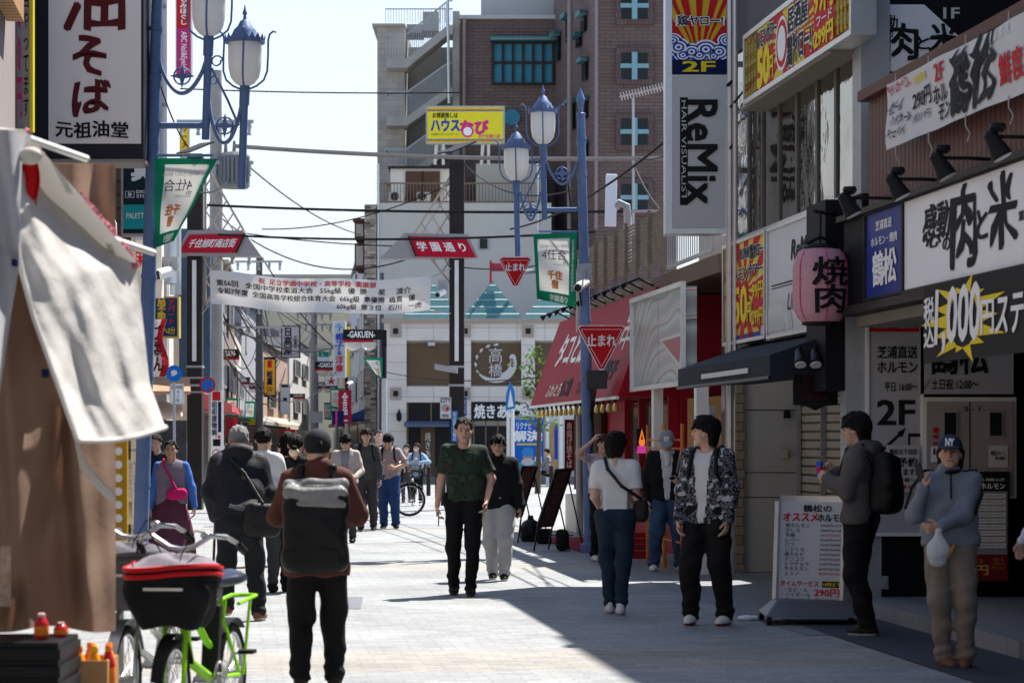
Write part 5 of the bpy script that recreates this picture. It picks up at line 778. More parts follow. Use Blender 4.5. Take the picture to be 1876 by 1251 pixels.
for px, y_ in ((785, 908), (801, 912), (812, 926), (822, 930), (760, 905), (1010, 905)):
    Yk = CH*F/(y_-HY)
    if b0 is None: b0 = thing("bollard", "slim dark bollard post in the row at the edge of the plaza", "bollard", V(X(px, Yk), Yk, 0), "dark bollards along the plaza edge"); mb = MB(); mb.tube([b0.location, b0.location+V(0, 0, .8)], .06, 10); mb.build("post", dark_brown, b0, smooth=True); mb = MB(); mb.tube([b0.location+V(0, 0, .8), b0.location+V(0, 0, .83)], [.065, .04], 10); mb.build("cap", black_metal, b0)
    else: c_ = copy_tree(b0); c_.location = V(X(px, Yk), Yk, 0)
# leafy young tree beyond the red awning
def leaf_tree(px, Y, top, spread, nleaf, lab, zlow):
    base = V(X(px, Y), Y, 0); t = thing("plaza_tree", lab, "tree", base); mb = MB(); zt = Z(top, Y); rr = random.Random(5); mb.tube([base, base+V(.05, 0, zt*.5), base+V(-.05, .1, zt*.95)], [.09, .06, .02], 8); tips = []
    for k in range(16):
        z = zlow+(zt-zlow)*(k+.5)/16; a = k*2.4; L_ = spread*(.5+.5*rr.random()); e = base+V(math.cos(a)*L_, math.sin(a)*L_, z+.2*rr.random()); mb.tube([base+V(0, 0, z-.2), (base+V(0, 0, z)+e)/2+V(0, 0, .12), e], [.03, .018, .008], 5); tips.append((base+V(0, 0, z), e))
    mb.build("trunk", M("bark", (.1, .075, .055), .9, .3, 12), t); mb = MB()
    for i in range(nleaf):
        s_, e = tips[rr.randrange(len(tips))]; k = .35+.7*rr.random(); p = s_*(1-k)+e*k+V(rr.gauss(0, .13), rr.gauss(0, .13), rr.gauss(0, .09)); u = V(rr.gauss(0, 1), rr.gauss(0, 1), rr.gauss(0, .5)).normalized()*(.05+.035*rr.random()); v_ = V(rr.gauss(0, 1), rr.gauss(0, 1), rr.gauss(0, 1)); v_ = u.cross(v_).normalized()*u.length*.5; mb.poly([p-u, p-v_, p+u, p+v_], rr.randrange(2))
    mb.build("crown", [cloth("leaf_green", (.09, .2, .02), .45), cloth("leaf_dark", (.045, .12, .015), .4)], t)
leaf_tree(985, 70, 645, .75, 420, "young leafy green tree on the plaza half hidden by the red awning", 1.8)
# ---------------------------------------------------------------- left side buildings and signs (near to far)
def wallblock(mb, Y0, Y1, o0, o1, z0, z1, fn=LY, m=0):
    mb.prism([up(p, z0) for p in (fn(Y0, o0), fn(Y1, o0), fn(Y1, o1), fn(Y0, o1))], V(0, 0, z1-z0), m)
t = thing("noodle_shop_building", "near left building with wooden boards above and dark shop front behind the tent", "building", LY(19, 0))
mb = MB(); wallblock(mb, 16, 24.8, 0, -6, 0, 7.2); mb.build("wall", M("mauve_wall", (.3, .26, .25), .8, .1, 2), t)
mb = MB(); wallblock(mb, 16, 21.1, .16, .01, 5.2, 6.6); mb.build("wooden_boards", stripes("boards", (.5, .27, .09), (.3, .15, .05), .14, dirv=tuple(DR), rough=.6), t)
s = signboard("vertical_banner_sign", "narrow upright yellow and pink sign with vertical lettering at the top left edge", "sign", [V(X(28, 22.2), 22.2, Z(236, 22.2)), V(X(55, 22.2), 22.2, Z(236, 22.2)), V(X(55, 22.2), 22.2, 6.6), V(X(28, 22.2), 22.2, 6.6)], .06, M("banner_grey", (.3, .29, .3), .6), M("banner_yellow", (.6, .5, .03), .5), [("¥500円", (.1, .05, .48, .92), "pink", dict(vertical=True, bold=.03)), ("ランチ弁当やってます", (.55, .05, .92, .95), "black", dict(vertical=True, bold=.01))], rim=.03)
Yn = 24.0
t = thing("noodle_sign", "large cream box sign with maroon brush lettering reading 油そば in a dark frame", "sign", V(X(160, Yn), Yn, Z(297, Yn)))
mb = MB(); mb.box(X(63, Yn), X(263, Yn), Yn, Yn+.5, Z(292, Yn), 7.0, 0); mb.box(X(60, Yn), X(265, Yn), Yn-.03, Yn+.52, Z(298, Yn), Z(292, Yn)-.002, 1); mb.build("casing", [dark_frame, M("taupe_trim", (.25, .22, .2), .5)], t)
q = [V(X(90, Yn), Yn-.03, Z(264, Yn)), V(X(259, Yn), Yn-.03, Z(264, Yn)), V(X(259, Yn), Yn-.03, 6.95), V(X(90, Yn), Yn-.03, 6.95)]
mb = MB(); mb.box(q[0].x, q[1].x, Yn-.03, Yn-.002, q[0].z, 6.95); mb.build("panel", M("noodle_cream", (.72, .68, .67), .4, .05, 1.2), t)
vz = lambda py: (Z(py, Yn)-q[0].z)/(6.95-q[0].z)
put_marks(t, q, [("油", (.15, vz(58), .82, vz(-70)), "maroon", dict(bold=.018, jit=.008)), ("そ", (.27, vz(140), .62, vz(70)), "maroon", dict(bold=.03, jit=.01)), ("ば", (.27, vz(210), .66, vz(147)), "maroon", dict(bold=.03, jit=.01)), ("元祖油堂", (.08, vz(253), .86, vz(224)), "black", dict(bold=.025, jit=.004))])
mb = MB(); [mb.bar(V(X(63, Yn), Yn+.25, z), up(LY(Yn+.25, -.02), z), .07) for z in (5.2, 6.4)]; mb.build("bracket", dark_frame, t)
t = thing("photo_studio_building", "narrow left building with brown brick pillar and steel frames behind the photo sign", "building", LY(30, 0))
mb = MB(); wallblock(mb, 25.2, 44, -.1, -7, 0, 6.6); mb.build("wall", M("dim_brown_wall", (.05, .038, .034), .7, .3, 3), t)
mb = MB(); wallblock(mb, 25.2, 44, -.05, -7, 6.61, 11); wallblock(mb, 37, 44, .0, -.09, 3.2, 6.6); mb.build("upper_wall", M("cream_upper", (.6, .54, .44), .8, .12, 1), t)
for k in range(5): mb = MB(); wallblock(mb, 26.5+3.6*k, 28.4+3.6*k, .0, -.04, 7.4, 9.2); mb.build("window", glass_dark, t)
mb = MB(); a = P(202, 700, 33); mb.box(X(186, 36), X(240, 36), 36, 36.5, 0, 6.8); mb.build("brick_pillar", brick("brown_bricks", (.16, .11, .06), (.09, .06, .04), (.035, .03, .028), .42, .2, .02, .7), t)
mb = MB(); mb.box(X(176, 35), X(188, 35), 35, 35.1, 2.4, 7); mb.build("white_column", stripes("slatted_white", (.5, .5, .5), (.1, .08, .08), .16, dirv=(.5, 0, .8)), t)
mb = MB()
for k in range(5): mb.tube([P(148+k*9, 296, 31), P(150+k*9, 420, 31)], .018, 5)
for k in range(3): mb.tube([P(140, 330+k*22, 31), P(185, 385+k*22, 31)], .03, 5)
mb.build("steel_stair", M("stair_white", (.5, .5, .5), .4), t)
s = signboard("photo_sign", "dark green projecting sign with white 写真 and a teal lower panel partly behind the lamp post", "sign", [P(226, 428, 34), P(283, 428, 34), P(283, 150, 34), P(226, 150, 34)], .25, M("sign_dark_teal", (.012, .03, .035), .5), M("sign_edge", (.4, .32, .33), .5), [("正面写真", (.28, .35, .98, .98), "white", dict(vertical=True, bold=.04)), ("DIGITAL\nSTUDIO", (.42, .235, 1.1, .285), "white"), ("#", (0, .03, 1, .19), "teal"), ("PALETTE PLAZA", (.1, .1, 1.3, .135), "white"), lambda mb, q, mi: (rect(mb, q, (.06, .235, .36, .28), mi("lgrey")), rect(mb, q, (.085, .24, .335, .275), mi("black"), .006), patch(mb, q, [(.21+.07*math.cos(a), .257+.014*math.sin(a)) for a in [2*math.pi*i/14 for i in range(14)]], mi("lgrey"), .009))], rim=.03)
t = thing("parking_sign", "white rounded board with blue parking disc above the tent edge", "sign", P(185, 415, 28)); mb = MB(); o_ = [(168, 440), (212, 440), (212, 408), (206, 396), (195, 390), (168, 390)]; mb.prism([P(a, b, 28) for a, b in o_], V(0, .08, 0)); mb.build("plate", sign_white, t); mb = MB(); mb.tube([P(187, 413, 27.98), P(187, 413, 27.96)], .085, 20); mb.build("disc", ink("navy"), t); put_marks(t, fquad(180, 194, 404, 422, 27.95), [("P", (.2, .1, .8, .9), "white", dict(bold=.03))])
mb = MB(); [mb.tube([P(212, 440, 28), P(235, 455, 28), P(262, 452, 28.2)], .02, 6)]; mb.build("bracket", black_metal, t)
# buildings between photo sign and gate
t = thing("lefthand_tower", "tall pale grey building with vertical panels behind the left lamp post", "building", V(X(300, 72), 72, 0))
mb = MB(); mb.prism([V(X(262, 74), 74, 0), V(X(306, 74), 74, 0), V(X(330, 90), 90, 0), V(X(262, 100), 100, 0)], V(0, 0, 19)); mb.build("wall", M("pale_tower", (.5, .5, .52), .6, .08, 1), t)
mb = MB(); [mb.box(X(px, 74), X(px+10, 74), 73.9, 73.98, z, z+2.1) for px in (268,) for z in (6.5, 9.5, 12.5)]
mb.build("window", glass_dark, t); mb = MB(); [mb.bar((X(262, 74), 73.95, z), (X(306, 74), 73.95, z), .08) for z in (5.5, 8.8, 11.8, 14.8)]; mb.bar((X(290, 74), 73.9, 3), (X(290, 74), 73.9, 17), .25); mb.build("panel_joint", M("joint_grey", (.2, .2, .22), .5), t)
s = signboard("nail_salon_sign", "tall narrow red and magenta vertical sign by the pale tower", "sign", fquad(324, 349, -20, 137, 68), .3, M("sign_magenta", (.45, .03, .16), .5), M("sign_edge"), [("#", (0, .54, 1, .98), "red"), ("もみほぐし", (.25, .58, .75, .9), "white", dict(vertical=True)), ("ABC Nail&Eyelash", (.2, .03, .75, .5), "white", dict(rot=True, bold=.01))], rim=.03)
s = signboard("yellow_vertical_sign", "small yellow vertical sign with red letters below the magenta sign", "sign", fquad(331, 345, 228, 288, 66), .2, M("sign_yellow3", (.7, .52, .02), .5), grey_metal, [("ラーメン", (.2, .03, .8, .97), "red", dict(vertical=True, bold=.03))], rim=.02)
t = thing("left_corner_shops", "row of small left shops with beige upper wall and cluttered awnings before the gate", "building", LY(50, 0))
mb = MB(); mb.prism([V(X(225, 52.6), 52.6, 0), V(X(305, 52.6), 52.6, 0), V(X(318, 66), 66, 0), V(X(225, 70), 70, 0)], V(0, 0, 6.3)); mb.build("wall", M("shop_cream", (.5, .47, .43), .7, .12, 1), t)
mb = MB(); mb.box(X(292, 52.4), X(352, 52.4), 55.5, 55.8, 2.8, 6.4, 0); mb.build("glass_panel", M("blue_glass", (.06, .1, .16), .2, .3, 2), t)
mb = MB(); mb.prism([P(262, 690, 52.5), P(262, 716, 51.4), P(262, 722, 51.4), P(262, 700, 52.5)], V(X(345, 52)-X(262, 52), .3, 0)); mb.build("awning", M("awning_rust", (.35, .2, .12), .7, .3, 6), t)
mb = MB(); mb.prism([P(262, 735, 52.5), P(262, 762, 51.2), P(262, 768, 51.2), P(262, 745, 52.5)], V(X(330, 52)-X(262, 52), .3, 0)); mb.build("awning", M("awning_tan", (.5, .36, .25), .7, .3, 6), t)
mb = MB(); mb.box(X(240, 52.5), X(342, 52.5), 52.45, 52.59, .2, Z(770, 52.5)); mb.build("shop_window", M("shop_dim", (.06, .06, .065), .2, .5, 3), t)
mb = MB(); mb.tube([P(305, 420, 52.3), P(305, 520, 52.3)], .28, 10); mb.tube([P(322, 420, 52.3), P(322, 540, 52.3)], .12, 8); mb.build("duct", steel, t, smooth=True)
s = signboard("estate_sign", "blue and yellow projecting estate agent sign reading 不動産", "sign", fquad(285, 325, 546, 616, 45), .25, M("sign_navy", (.008, .04, .1), .5), M("sign_gold", (.4, .3, .1), .5), [("旭不動産", (.1, .3, .45, .97), "gold", dict(vertical=True, bold=.04)), ("アパート", (.58, .33, .88, .95), "red", dict(vertical=True, bold=.03)), ("駅へ0分", (.1, .05, .9, .24), "gold", dict(bold=.02))], rim=.03)
s = signboard("round_white_sign", "pale sign with red script beside the lamp post above the tent edge", "sign", fquad(232, 296, 440, 545, 44), .3, M("sign_ivory", (.6, .56, .5), .5), grey_metal, [("味亭", (.2, .55, .8, .85), "red", dict(bold=.03))], rim=0)
t = thing("red_white_nobori", "white and red shop flag with round letters hanging by the left lamp post", "flag", P(282, 620, 40)); a = P(270, 690, 40); mb = MB(); mb.grid(lambda u, v: a+V(.3*u+.05*math.sin(v*7), .06*math.sin(u*6+v*5), .95*v), 6, 10, lambda u, v: 1 if u > .62 else 0, .004); mb.build("flag_cloth", [cloth("nobori_white", (.7, .68, .68), .35), cloth("nobori_red", (.45, .02, .04), .3)], t); q = [a, a+V(.28, 0, 0), a+V(.28, 0, .95), a+V(0, 0, .95)]; put_marks(t, q, [("ごはん", (.2, .1, .8, .9), "maroon", dict(vertical=True, bold=.03))], warp=lambda u, v: a+V(.3*u+.05*math.sin(v*7), .06*math.sin(u*6+v*5)-.03, .95*v))
cctv(292, 500, 44, "white outdoor floodlight camera on a bent arm left of the gate post", 1.6)
t = thing("round_blue_sign", "round blue pedestrian road sign at the left shops", "road sign", P(319, 682, 50)); mb = MB(); mb.tube([P(319, 684, 50), P(319, 684, 50.04)], .17, 20); mb.build("disc", M("road_blue", (.01, .14, .5), .4), t); mb = MB(); mb.tube([P(319, 700, 50.06), V(X(319, 50), 50.06, 0)], .03, 6); mb.build("pole", grey_metal, t); put_marks(t, fquad(312, 326, 676, 690, 49.98), [("歩", (.1, .1, .9, .9), "white", dict(bold=.03))])
t = thing("no_parking_sign", "round blue and red no-parking sign on brackets from the left gate post", "road sign", P(380, 705, 53)); mb = MB(); mb.tube([P(380, 705, 52.98), P(380, 705, 53.02)], .175, 24, 0); mb.build("ring", M("sign_red"), t); mb = MB(); mb.tube([P(380, 705, 52.96), P(380, 705, 52.975)], .135, 24); mb.build("disc", M("road_blue"), t); mb = MB(); a = P(373, 697, 52.95); b = P(387, 713, 52.95); mb.bar(a, b, .04, .01); mb.build("slash", M("sign_red"), t); mb = MB(); [mb.tube([P(342, y_, 53.5), P(380, y_, 53.1)], .022, 6) for y_ in (692, 706, 718)]; mb.build("bracket", grey_metal, t)
s = signboard("hours_board", "small white shop hours board with black numbers left of the gate post", "sign", fquad(312, 336, 703, 740, 51), .03, sign_white, grey_metal, [("営業時間\n8-18\n8-15\n日休", (.08, .08, .92, .92), "black", dict(bold=0))], rim=.01)
# utility poles with transformer, crossarms and poster bands
def utility(px, Y, top, lab, r=.16, xf=False, arms=(), poster=False):
    b = V(X(px, Y), Y, 0); zt = Z(top, Y); t = thing("utility_pole", lab, "utility pole", b, "concrete utility poles with tangled wires"); mb = MB(); mb.tube([b, b+V(0, 0, zt)], [r*1.1, r*.8], 14); mb.build("pole", pole_concrete if r > .15 else M("pole_dark", (.09, .09, .1), .8, .2, 4), t, smooth=True)
    for z in arms:
        mb = MB(); zz = Z(z, Y); mb.bar(b+V(-.9, -.18, zz), b+V(.9, -.18, zz), .08)
        for k in range(5): x_ = -.8+.4*k; mb.tube([b+V(x_, -.18, zz-.32), b+V(x_, -.18, zz-.22), b+V(x_, -.18, zz-.12), b+V(x_, -.18, zz)], [.06, .035, .06, .03], 7)
        mb.build("crossarm", grey_metal, t)
    if xf:
        mb = MB(); c_ = P(430, 345, Y); mb.lathe2([(.32, 0), (.36, .05), (.36, .75), (.3, .82), (.1, .86)], c_, 16, 0, (1, 1, 1)); [mb.tube([c_+V(-.2+.2*k, -.1, .8), c_+V(-.2+.2*k, -.1, 1.1)], [.05, .03], 6) for k in range(3)]
        for k in range(9): a = -2.6+.25*k; mb.bar(c_+V(.4*math.cos(a), .4*math.sin(a), .1), c_+V(.4*math.cos(a), .4*math.sin(a), .7), .06, .02)
        mb.build("transformer", M("transformer_grey", (.17, .18, .19), .5), t)
    if poster:
        mb = MB(); q = fquad(px-10, px+11, 716, 842, Y-.2); mb.box(q[0].x, q[1].x, Y-.19, Y-.17, q[0].z, q[2].z); mb.build("poster_band", sign_white, t)
        put_marks(t, q, [("#", (.15, .86, .85, .99), "red"), ("昭和建物㈱", (.1, .35, .55, .84), "black", dict(vertical=True)), ("#", (.65, .4, .92, .84), "navy"), ("#", (.2, .2, .85, .3), "black"), ("→", (.4, .31, .9, .36), "red"), lambda mb, q, mi: [patch(mb, q, [(.5+r_*2.4*math.cos(a), .09+r_*.4*math.sin(a)) for a in [2*math.pi*i/18 for i in range(18)]], mi(c_), .006+.002*k) for k, (r_, c_) in enumerate(((.15, "red"), (.115, "white")))]])
    return t
utility(396, 57, 130, "thick grey utility pole with transformer and poster band beside the left gate post", .17, True, (225, 300, 460), True)
utility(475, 92, 470, "middle utility pole with tangled wires before the orange sign", .15, False, (480, 560, 600)); utility(576, 120, 520, "dark utility pole standing at the right of the far street", .2, False, (575, 595, 640)); utility(700, 96, 500, "slim grey pole against the brown tiled corner", .09)
# ---------------------------------------------------------------- far shopping street
def GL(Y, o=0): return V(-8.7-.0887*(Y-65)+o+max(0, Y-135)*.06, Y, 0)
def GR(Y, o=0): return V(-4.58-.0887*(Y-87)-o, Y, 0)
def far_house(fn, Y0, Y1, z1, c, lab, gable=0, s=1, win=3, awn=None, name="far_building", dep=7):
    t = thing(name, lab, "building", fn(Y0)); mb = MB(); d = V(-dep*s, 0, 0); a, b = fn(Y0), fn(Y1)
    mb.prism([a, b, b+d, a+d][::s], V(0, 0, z1)); mb.build("wall", M("wall_"+"_".join("%02d" % int(x*99) for x in c), c, .8, .14, 1.2), t)
    if gable:
        mb = MB(); e = V(.25*s, 0, 0); y_ = V(0, -.3, 0)
        mb.mesh([a+e+y_+V(0, 0, z1), a+d+y_+V(0, 0, z1), a+d/2+y_+V(0, 0, z1+gable), b+e+V(0, 0, z1), b+d+V(0, 0, z1), b+d/2+V(0, 0, z1+gable)], [(0, 1, 2), (3, 5, 4), (0, 2, 5, 3), (1, 4, 5, 2), (0, 3, 4, 1)]); mb.build("roof", M("far_roof", (.14, .13, .14), .7, .2, 2), t)
    else: mb = MB(); mb.prism([up(p, z1) for p in (a+V(.2*s, -.2, 0), b+V(.2*s, .1, 0), b+d, a+d+V(0, -.2, 0))][::s], V(0, 0, .18)); mb.build("parapet", M("far_trim", (.3, .29, .28), .7), t)
    for k in range(win):
        z = 3.6+2.7*(k//2)
        if z+1.2 > z1: break
        y0 = Y0+(Y1-Y0)*(.18+.42*(k % 2)); p = fn(y0, .02*1); q_ = fn(y0+(Y1-Y0)*.24, .02); mb = MB(); mb.prism([up(p, z), up(q_, z), up(q_, z+1.2), up(p, z+1.2)], V(.1*s, 0, 0)); f = mb.build("window", glass_dark, t); mb = MB(); w_ = V(.13*s, 0, 0); mb.bar(up(p, z)+w_, up(q_, z)+w_, .08); mb.bar(up(p, z+1.2)+w_, up(q_, z+1.2)+w_, .08); mb.bar(up(p, z)+w_, up(p, z+1.2)+w_, .08); mb.bar(up(q_, z)+w_, up(q_, z+1.2)+w_, .08); mb.build("window_frame", alu, f)
    for k in range(max(1, int(win/2))):                  # windows on the end wall that faces the camera
        z = 3.7+2.6*k
        if z+1.1 < z1 and dep > 3: x0 = a.x-1.0*s-(1.3 if s > 0 else 0); mb = MB(); mb.box(x0, x0+1.2, Y0-.08, Y0-.01, z, z+1.1); mb.build("window", glass_dark, t)
    if awn: mb = MB(); p, q_ = fn(Y0+.5), fn(Y1-.5); mb.prism([up(p, 3.0), up(p+V(1.0*s, 0, 0), 2.6), up(p+V(1.0*s, 0, 0), 2.4), up(p, 2.5)], q_-p); mb.build("awning", M("awn_"+"_".join("%02d" % int(x*99) for x in awn), awn, .7, .15, 3), t)
    mb = MB(); p, q_ = fn(Y0+.6, .03), fn(Y1-.6, .03); mb.prism([up(p, .1), up(q_, .1), up(q_, 2.35), up(p, 2.35)], V(.06*s, 0, 0)); mb.build("shop_front", M("shop_front", (.06, .055, .05), .25, .8, 1.5), t); return t
for a in ((GL, 71, 83, 5.6, (.4, .31, .24), "tan two storey shop just past the left gate post", 0, 1, 4, (.45, .1, .1)), (GL, 83.5, 96, 7.6, (.55, .53, .5), "off white building with cables in front on the left of the far street", 0, 1, 4, (.25, .25, .28)), (GL, 97, 112, 8.6, (.3, .25, .25), "mauve grey house with ribbed brown balcony on the left", 0, 1, 3, (.4, .12, .1)), (GL, 113, 126, 7.0, (.6, .57, .52), "cream gabled house on the left of the far street", 1.4, 1, 3, (.12, .2, .32)),
          (GL, 127, 146, 9.0, (.34, .35, .38), "grey blue house with sloping roof in the far street", 1.6, 1, 4, (.3, .28, .26)), (GL, 148, 172, 7.5, (.38, .28, .23), "brown tiled house far along the left side", 0, 1, 4, (.5, .42, .3)), (GL, 174, 200, 9.0, (.5, .49, .48), "pale far house before the end of the street", 1.5, 1, 4, None),
          (GR, 108, 122, 11.0, (.55, .53, .48), "cream narrow building beside the tiled corner on the right", 0, -1, 6, (.05, .1, .3)), (GR, 123, 142, 10.5, (.58, .58, .57), "white three storey building on the right of the far street", 0, -1, 6, (.4, .4, .42)), (GR, 143, 168, 8.4, (.4, .36, .32), "taupe building on the right of the far street", 0, -1, 5, (.3, .1, .08)), (GR, 170, 205, 9.2, (.5, .48, .42), "yellowish building farthest along the right side", 0, -1, 5, None)): far_house(*a)
t = thing("far_building", "wide yellow beige building closing the end of the far street", "building", V(X(560, 215), 215, 0)); mb = MB(); mb.box(X(380, 215), X(665, 215), 215, 225, 0, Z(508, 215)); mb.box(X(560, 214), X(612, 214), 214, 216, 0, Z(640, 214)); mb.build("wall", M("far_beige", (.42, .37, .28), .8, .06, .3), t); mb = MB(); [mb.box(X(px, 215), X(px+12, 215), 214.8, 214.95, Z(560, 215), Z(540, 215)) for px in (585, 612)]; mb.box(X(380, 215), X(665, 215), 214.7, 225, Z(508, 215), Z(503, 215)); mb.build("parapet", M("far_trim"), t)
# vertical shop signs of the far street
s = signboard("chinese_diner_sign", "white vertical sign with black 日高屋 brush characters over the far street", "sign", fquad(517, 548, 598, 654, 110), .3, sign_white, black_metal, [("日高屋", (.1, .06, .58, .95), "black", dict(vertical=True, bold=.03)), ("中華食堂", (.68, .3, .88, .7), "black", dict(vertical=True))], rim=.04)
s = signboard("orange_vertical_sign", "orange vertical sign with blue characters left of the far street", "sign", fquad(484, 504, 655, 726, 96), .25, M("sign_orange", (.75, .36, .02), .5), ink("navy"), [("松屋", (.25, .3, .75, .66), "navy", dict(vertical=True, bold=.04)), ("#", (.3, .74, .7, .93), "red"), ("牛めし\n定食\nカレー", (.15, .06, .85, .26), "navy"), ("#", (0, .95, 1, 1), "navy"), ("#", (0, 0, 1, .04), "navy")], rim=.02)
s = signboard("hat_shop_sign", "tall pale blue vertical hat and umbrella shop sign at the right of the far street", "sign", fquad(612, 632, 590, 690, 92), .25, M("sign_pale_blue", (.5, .53, .6), .5), sign_white, [("帽子", (.15, .5, .85, .8), "blue", dict(vertical=True, bold=.03)), ("&", (.3, .4, .7, .48), "blue"), ("洋傘", (.15, .08, .85, .38), "red", dict(vertical=True, bold=.03)), ("☂", (.15, .83, .85, .97), "sky")], rim=.03)
s = signboard("yellow_side_sign", "thin yellow sign edge beside the hat shop sign", "sign", fquad(634, 640, 598, 690, 93), .2, M("sign_yellow3"), grey_metal, [], rim=0)
s = signboard("red_shop_banner", "dark red banner with white characters at the tiled corner", "banner", fquad(620, 644, 714, 776, 88), .03, M("banner_red", (.3, .01, .04), .6), red_paint, [("全品一", (.3, .08, .7, .92), "white", dict(vertical=True, bold=.02))], rim=0)
s = signboard("blue_shop_banner", "slanting blue and pink board below the dark red banner", "sign", fquad(608, 630, 752, 778, 87), .05, ink("navy"), grey_metal, [("#", (.3, 0, .45, 1), "pink")], rim=0)
s = signboard("red_round_sign", "sign with a red circle mark behind the second lamp bar on the right", "sign", fquad(596, 618, 688, 706, 100), .1, sign_white, grey_metal, [("★", (.2, .1, .8, .9), "red", dict(bold=.03))], rim=.02)
s = signboard("green_store_sign", "green, white and blue striped convenience store sign far along the street", "sign", fquad(577, 603, 644, 668, 125), .2, sign_white, grey_metal, [("#", (0, .6, 1, 1), "green"), ("#", (0, 0, 1, .25), "sky")], rim=0)
s = signboard("white_goat_sign", "white hanging sign with small black animal mark in the far street", "sign", fquad(514, 530, 704, 758, 118), .15, sign_white, grey_metal, [("#", (.1, .9, .9, .98), "black"), ("#", (.3, .45, .75, .55), "black")], rim=.02)
s = signboard("white_notice_board", "blank white board hung low by the dark far pole", "sign", fquad(568, 590, 754, 774, 116), .1, M("sign_grey2", (.5, .5, .5), .5), grey_metal, [("ご案内", (.3, .4, .7, .6), "lgrey")], rim=.02)
s = signboard("yellow_awning_sign", "yellow shop sign low on the left of the far street", "sign", fquad(454, 480, 766, 778, 100), .3, M("sign_yellow3"), grey_metal, [], rim=0)
s = signboard("red_awning_sign", "bright red horizontal shop sign at the end of the far street", "sign", fquad(511, 541, 787, 793, 150), .3, M("bright_red", (.6, .01, .01), .5), grey_metal, [], rim=0)
s = signboard("red_panel_sign", "tall dark red shop panel left of the far street", "sign", fquad(413, 434, 760, 800, 84), .2, M("panel_red", (.2, .012, .03), .5), M("sign_red"), [("#", (.7, 0, 1, 1), "red")], rim=0)
# GAKUEN lamp bars
def bar_lamp(px, pxe, py, Y, lab, s, flagpos=None):
    """post at px, bar reaching to pxe at row py"""
    z = Z(py, Y); b = V(X(px, Y), Y, 0); e = X(pxe, Y); t = thing("bar_lamp", lab, "street lamp", b, "black GAKUEN bar lamps"); mb = MB(); mb.tube([b, b+V(0, 0, z-1.2)], [.085, .075], 10); mb.build("pole", M("pale_pole", (.4, .42, .42), .5), t, smooth=True); x0, x1 = min(e, b.x+.06), max(e, b.x-.06)
    mb = MB(); mb.tube([b+V(0, 0, z-1.3), b+V(0, 0, z-.25)], .07, 8); mb.box(x0, x1, Y-.12, Y+.12, z-.1, z+.19, 0); mb.obox(b+V(-.07, -.1, z-.3), V(.14, 0, 0), V(0, .2, 0), V(0, 0, .48)); mb.build("bar", black_metal, t)
    L_ = x1-x0; mb = MB(); mb.box(x0+(.0 if s > 0 else .25), x1-(.25 if s > 0 else 0), Y-.125, Y+.125, z-.17, z-.102); mb.build("red_strip", M("bright_red2", (.4, .008, .02), .5), t); q = [V(x0, Y-.125, z-.1), V(x1, Y-.125, z-.1), V(x1, Y-.125, z+.19), V(x0, Y-.125, z+.19)]; put_marks(t, q, [("-GAKUEN-", (.12 if s > 0 else .2, .2, .82 if s > 0 else .9, .82), "white", dict(bold=.02))])
    for k in (.25, .65):
        x_ = x0+L_*(k if s > 0 else 1-k); mb = MB(); mb.lathe2([(.24, -.175), (.235, -.24), (.19, -.33), (.1, -.39), (.01, -.41)], V(x_, Y, z), 14, 0, (1, 1, 1)); mb.build("globe", M("clear_globe", (.6, .6, .6), .1, 0, alpha=.55), t, smooth=True)
bar_lamp(704, 629, 616, 69, "nearest bar lamp with white GAKUEN letters, beside the corner restaurant", 1); bar_lamp(635, 577, 671, 97, "second bar lamp on the right of the far street with white letters", 1); bar_lamp(616, 573, 706, 131, "third bar lamp on the right, smaller, below the second", 1)
bar_lamp(384, 438, 650, 83, "left bar lamp half hidden by the thick utility pole, uppermost on the left", -1); bar_lamp(383, 433, 681, 105, "left bar lamp just below the uppermost left one", -1); bar_lamp(417, 458, 698, 120, "left bar lamp third in the row before the orange sign", -1); bar_lamp(447, 489, 707, 134, "left bar lamp fourth, in front of the foot of the orange sign", -1); bar_lamp(530, 559, 726, 165, "tiny bar lamp farthest down the street", -1)
flag([(664, 655), (701, 655), (700, 697), (692, 690)], 68.8, "small wind-curled green bordered flag on the nearest bar lamp", rows=8, sway=.03, depth=.1, tiny=True)
flag([(605, 710), (631, 711), (627, 752), (605, 748)], 96, "small green bordered flag below the second right bar lamp", rows=8, sway=.02, depth=.1, tiny=True); flag([(594, 737), (609, 737), (607, 770), (594, 768)], 104, "small green bordered flag half behind another flag on the right", rows=8, sway=.02, depth=.1, tiny=True)
flag([(414, 729), (437, 729), (435, 766), (417, 763)], 82, "small green bordered flag leftmost in the far street", rows=8, sway=.02, depth=.1, tiny=True); flag([(448, 735), (469, 735), (467, 768), (448, 767)], 86, "small green bordered flag second from left in the far street", rows=8, sway=.02, depth=.1, tiny=True)
cctv(637, 703, 90, "white dome camera on the second right bar lamp post", 1.5); cctv(802, 537, 53.4, "white dome camera on the right gate post beside the long banner", 1.1)
t = thing("street_floodlight", "grey box floodlight on the right gate post", "floodlight", P(822, 672, 53.2)); mb = MB(); mb.obox(P(796, 676, 53), V(.5, .1, -.09), V(0, .3, 0), V(.0, 0, .12)); mb.build("lamp_head", grey_metal, t); mb = MB(); mb.tube([P(828, 676, 53.3), P(836, 674, 53.7)], .03, 6); mb.build("arm", grey_metal, t)
s = signboard("plaza_info_sign", "small white CITY camera notice fixed to the right gate post", "sign", fquad(807, 826, 728, 766, 53.5), .05, M("sign_offwhite", (.6, .6, .6), .5), grey_metal, [("CITY", (.05, .76, .95, .97), "black"), ("●", (.12, .3, .88, .68), "grey"), ("●", (.5, .36, .82, .54), "red"), ("防犯", (.2, .05, .8, .2), "black")], rim=.01)
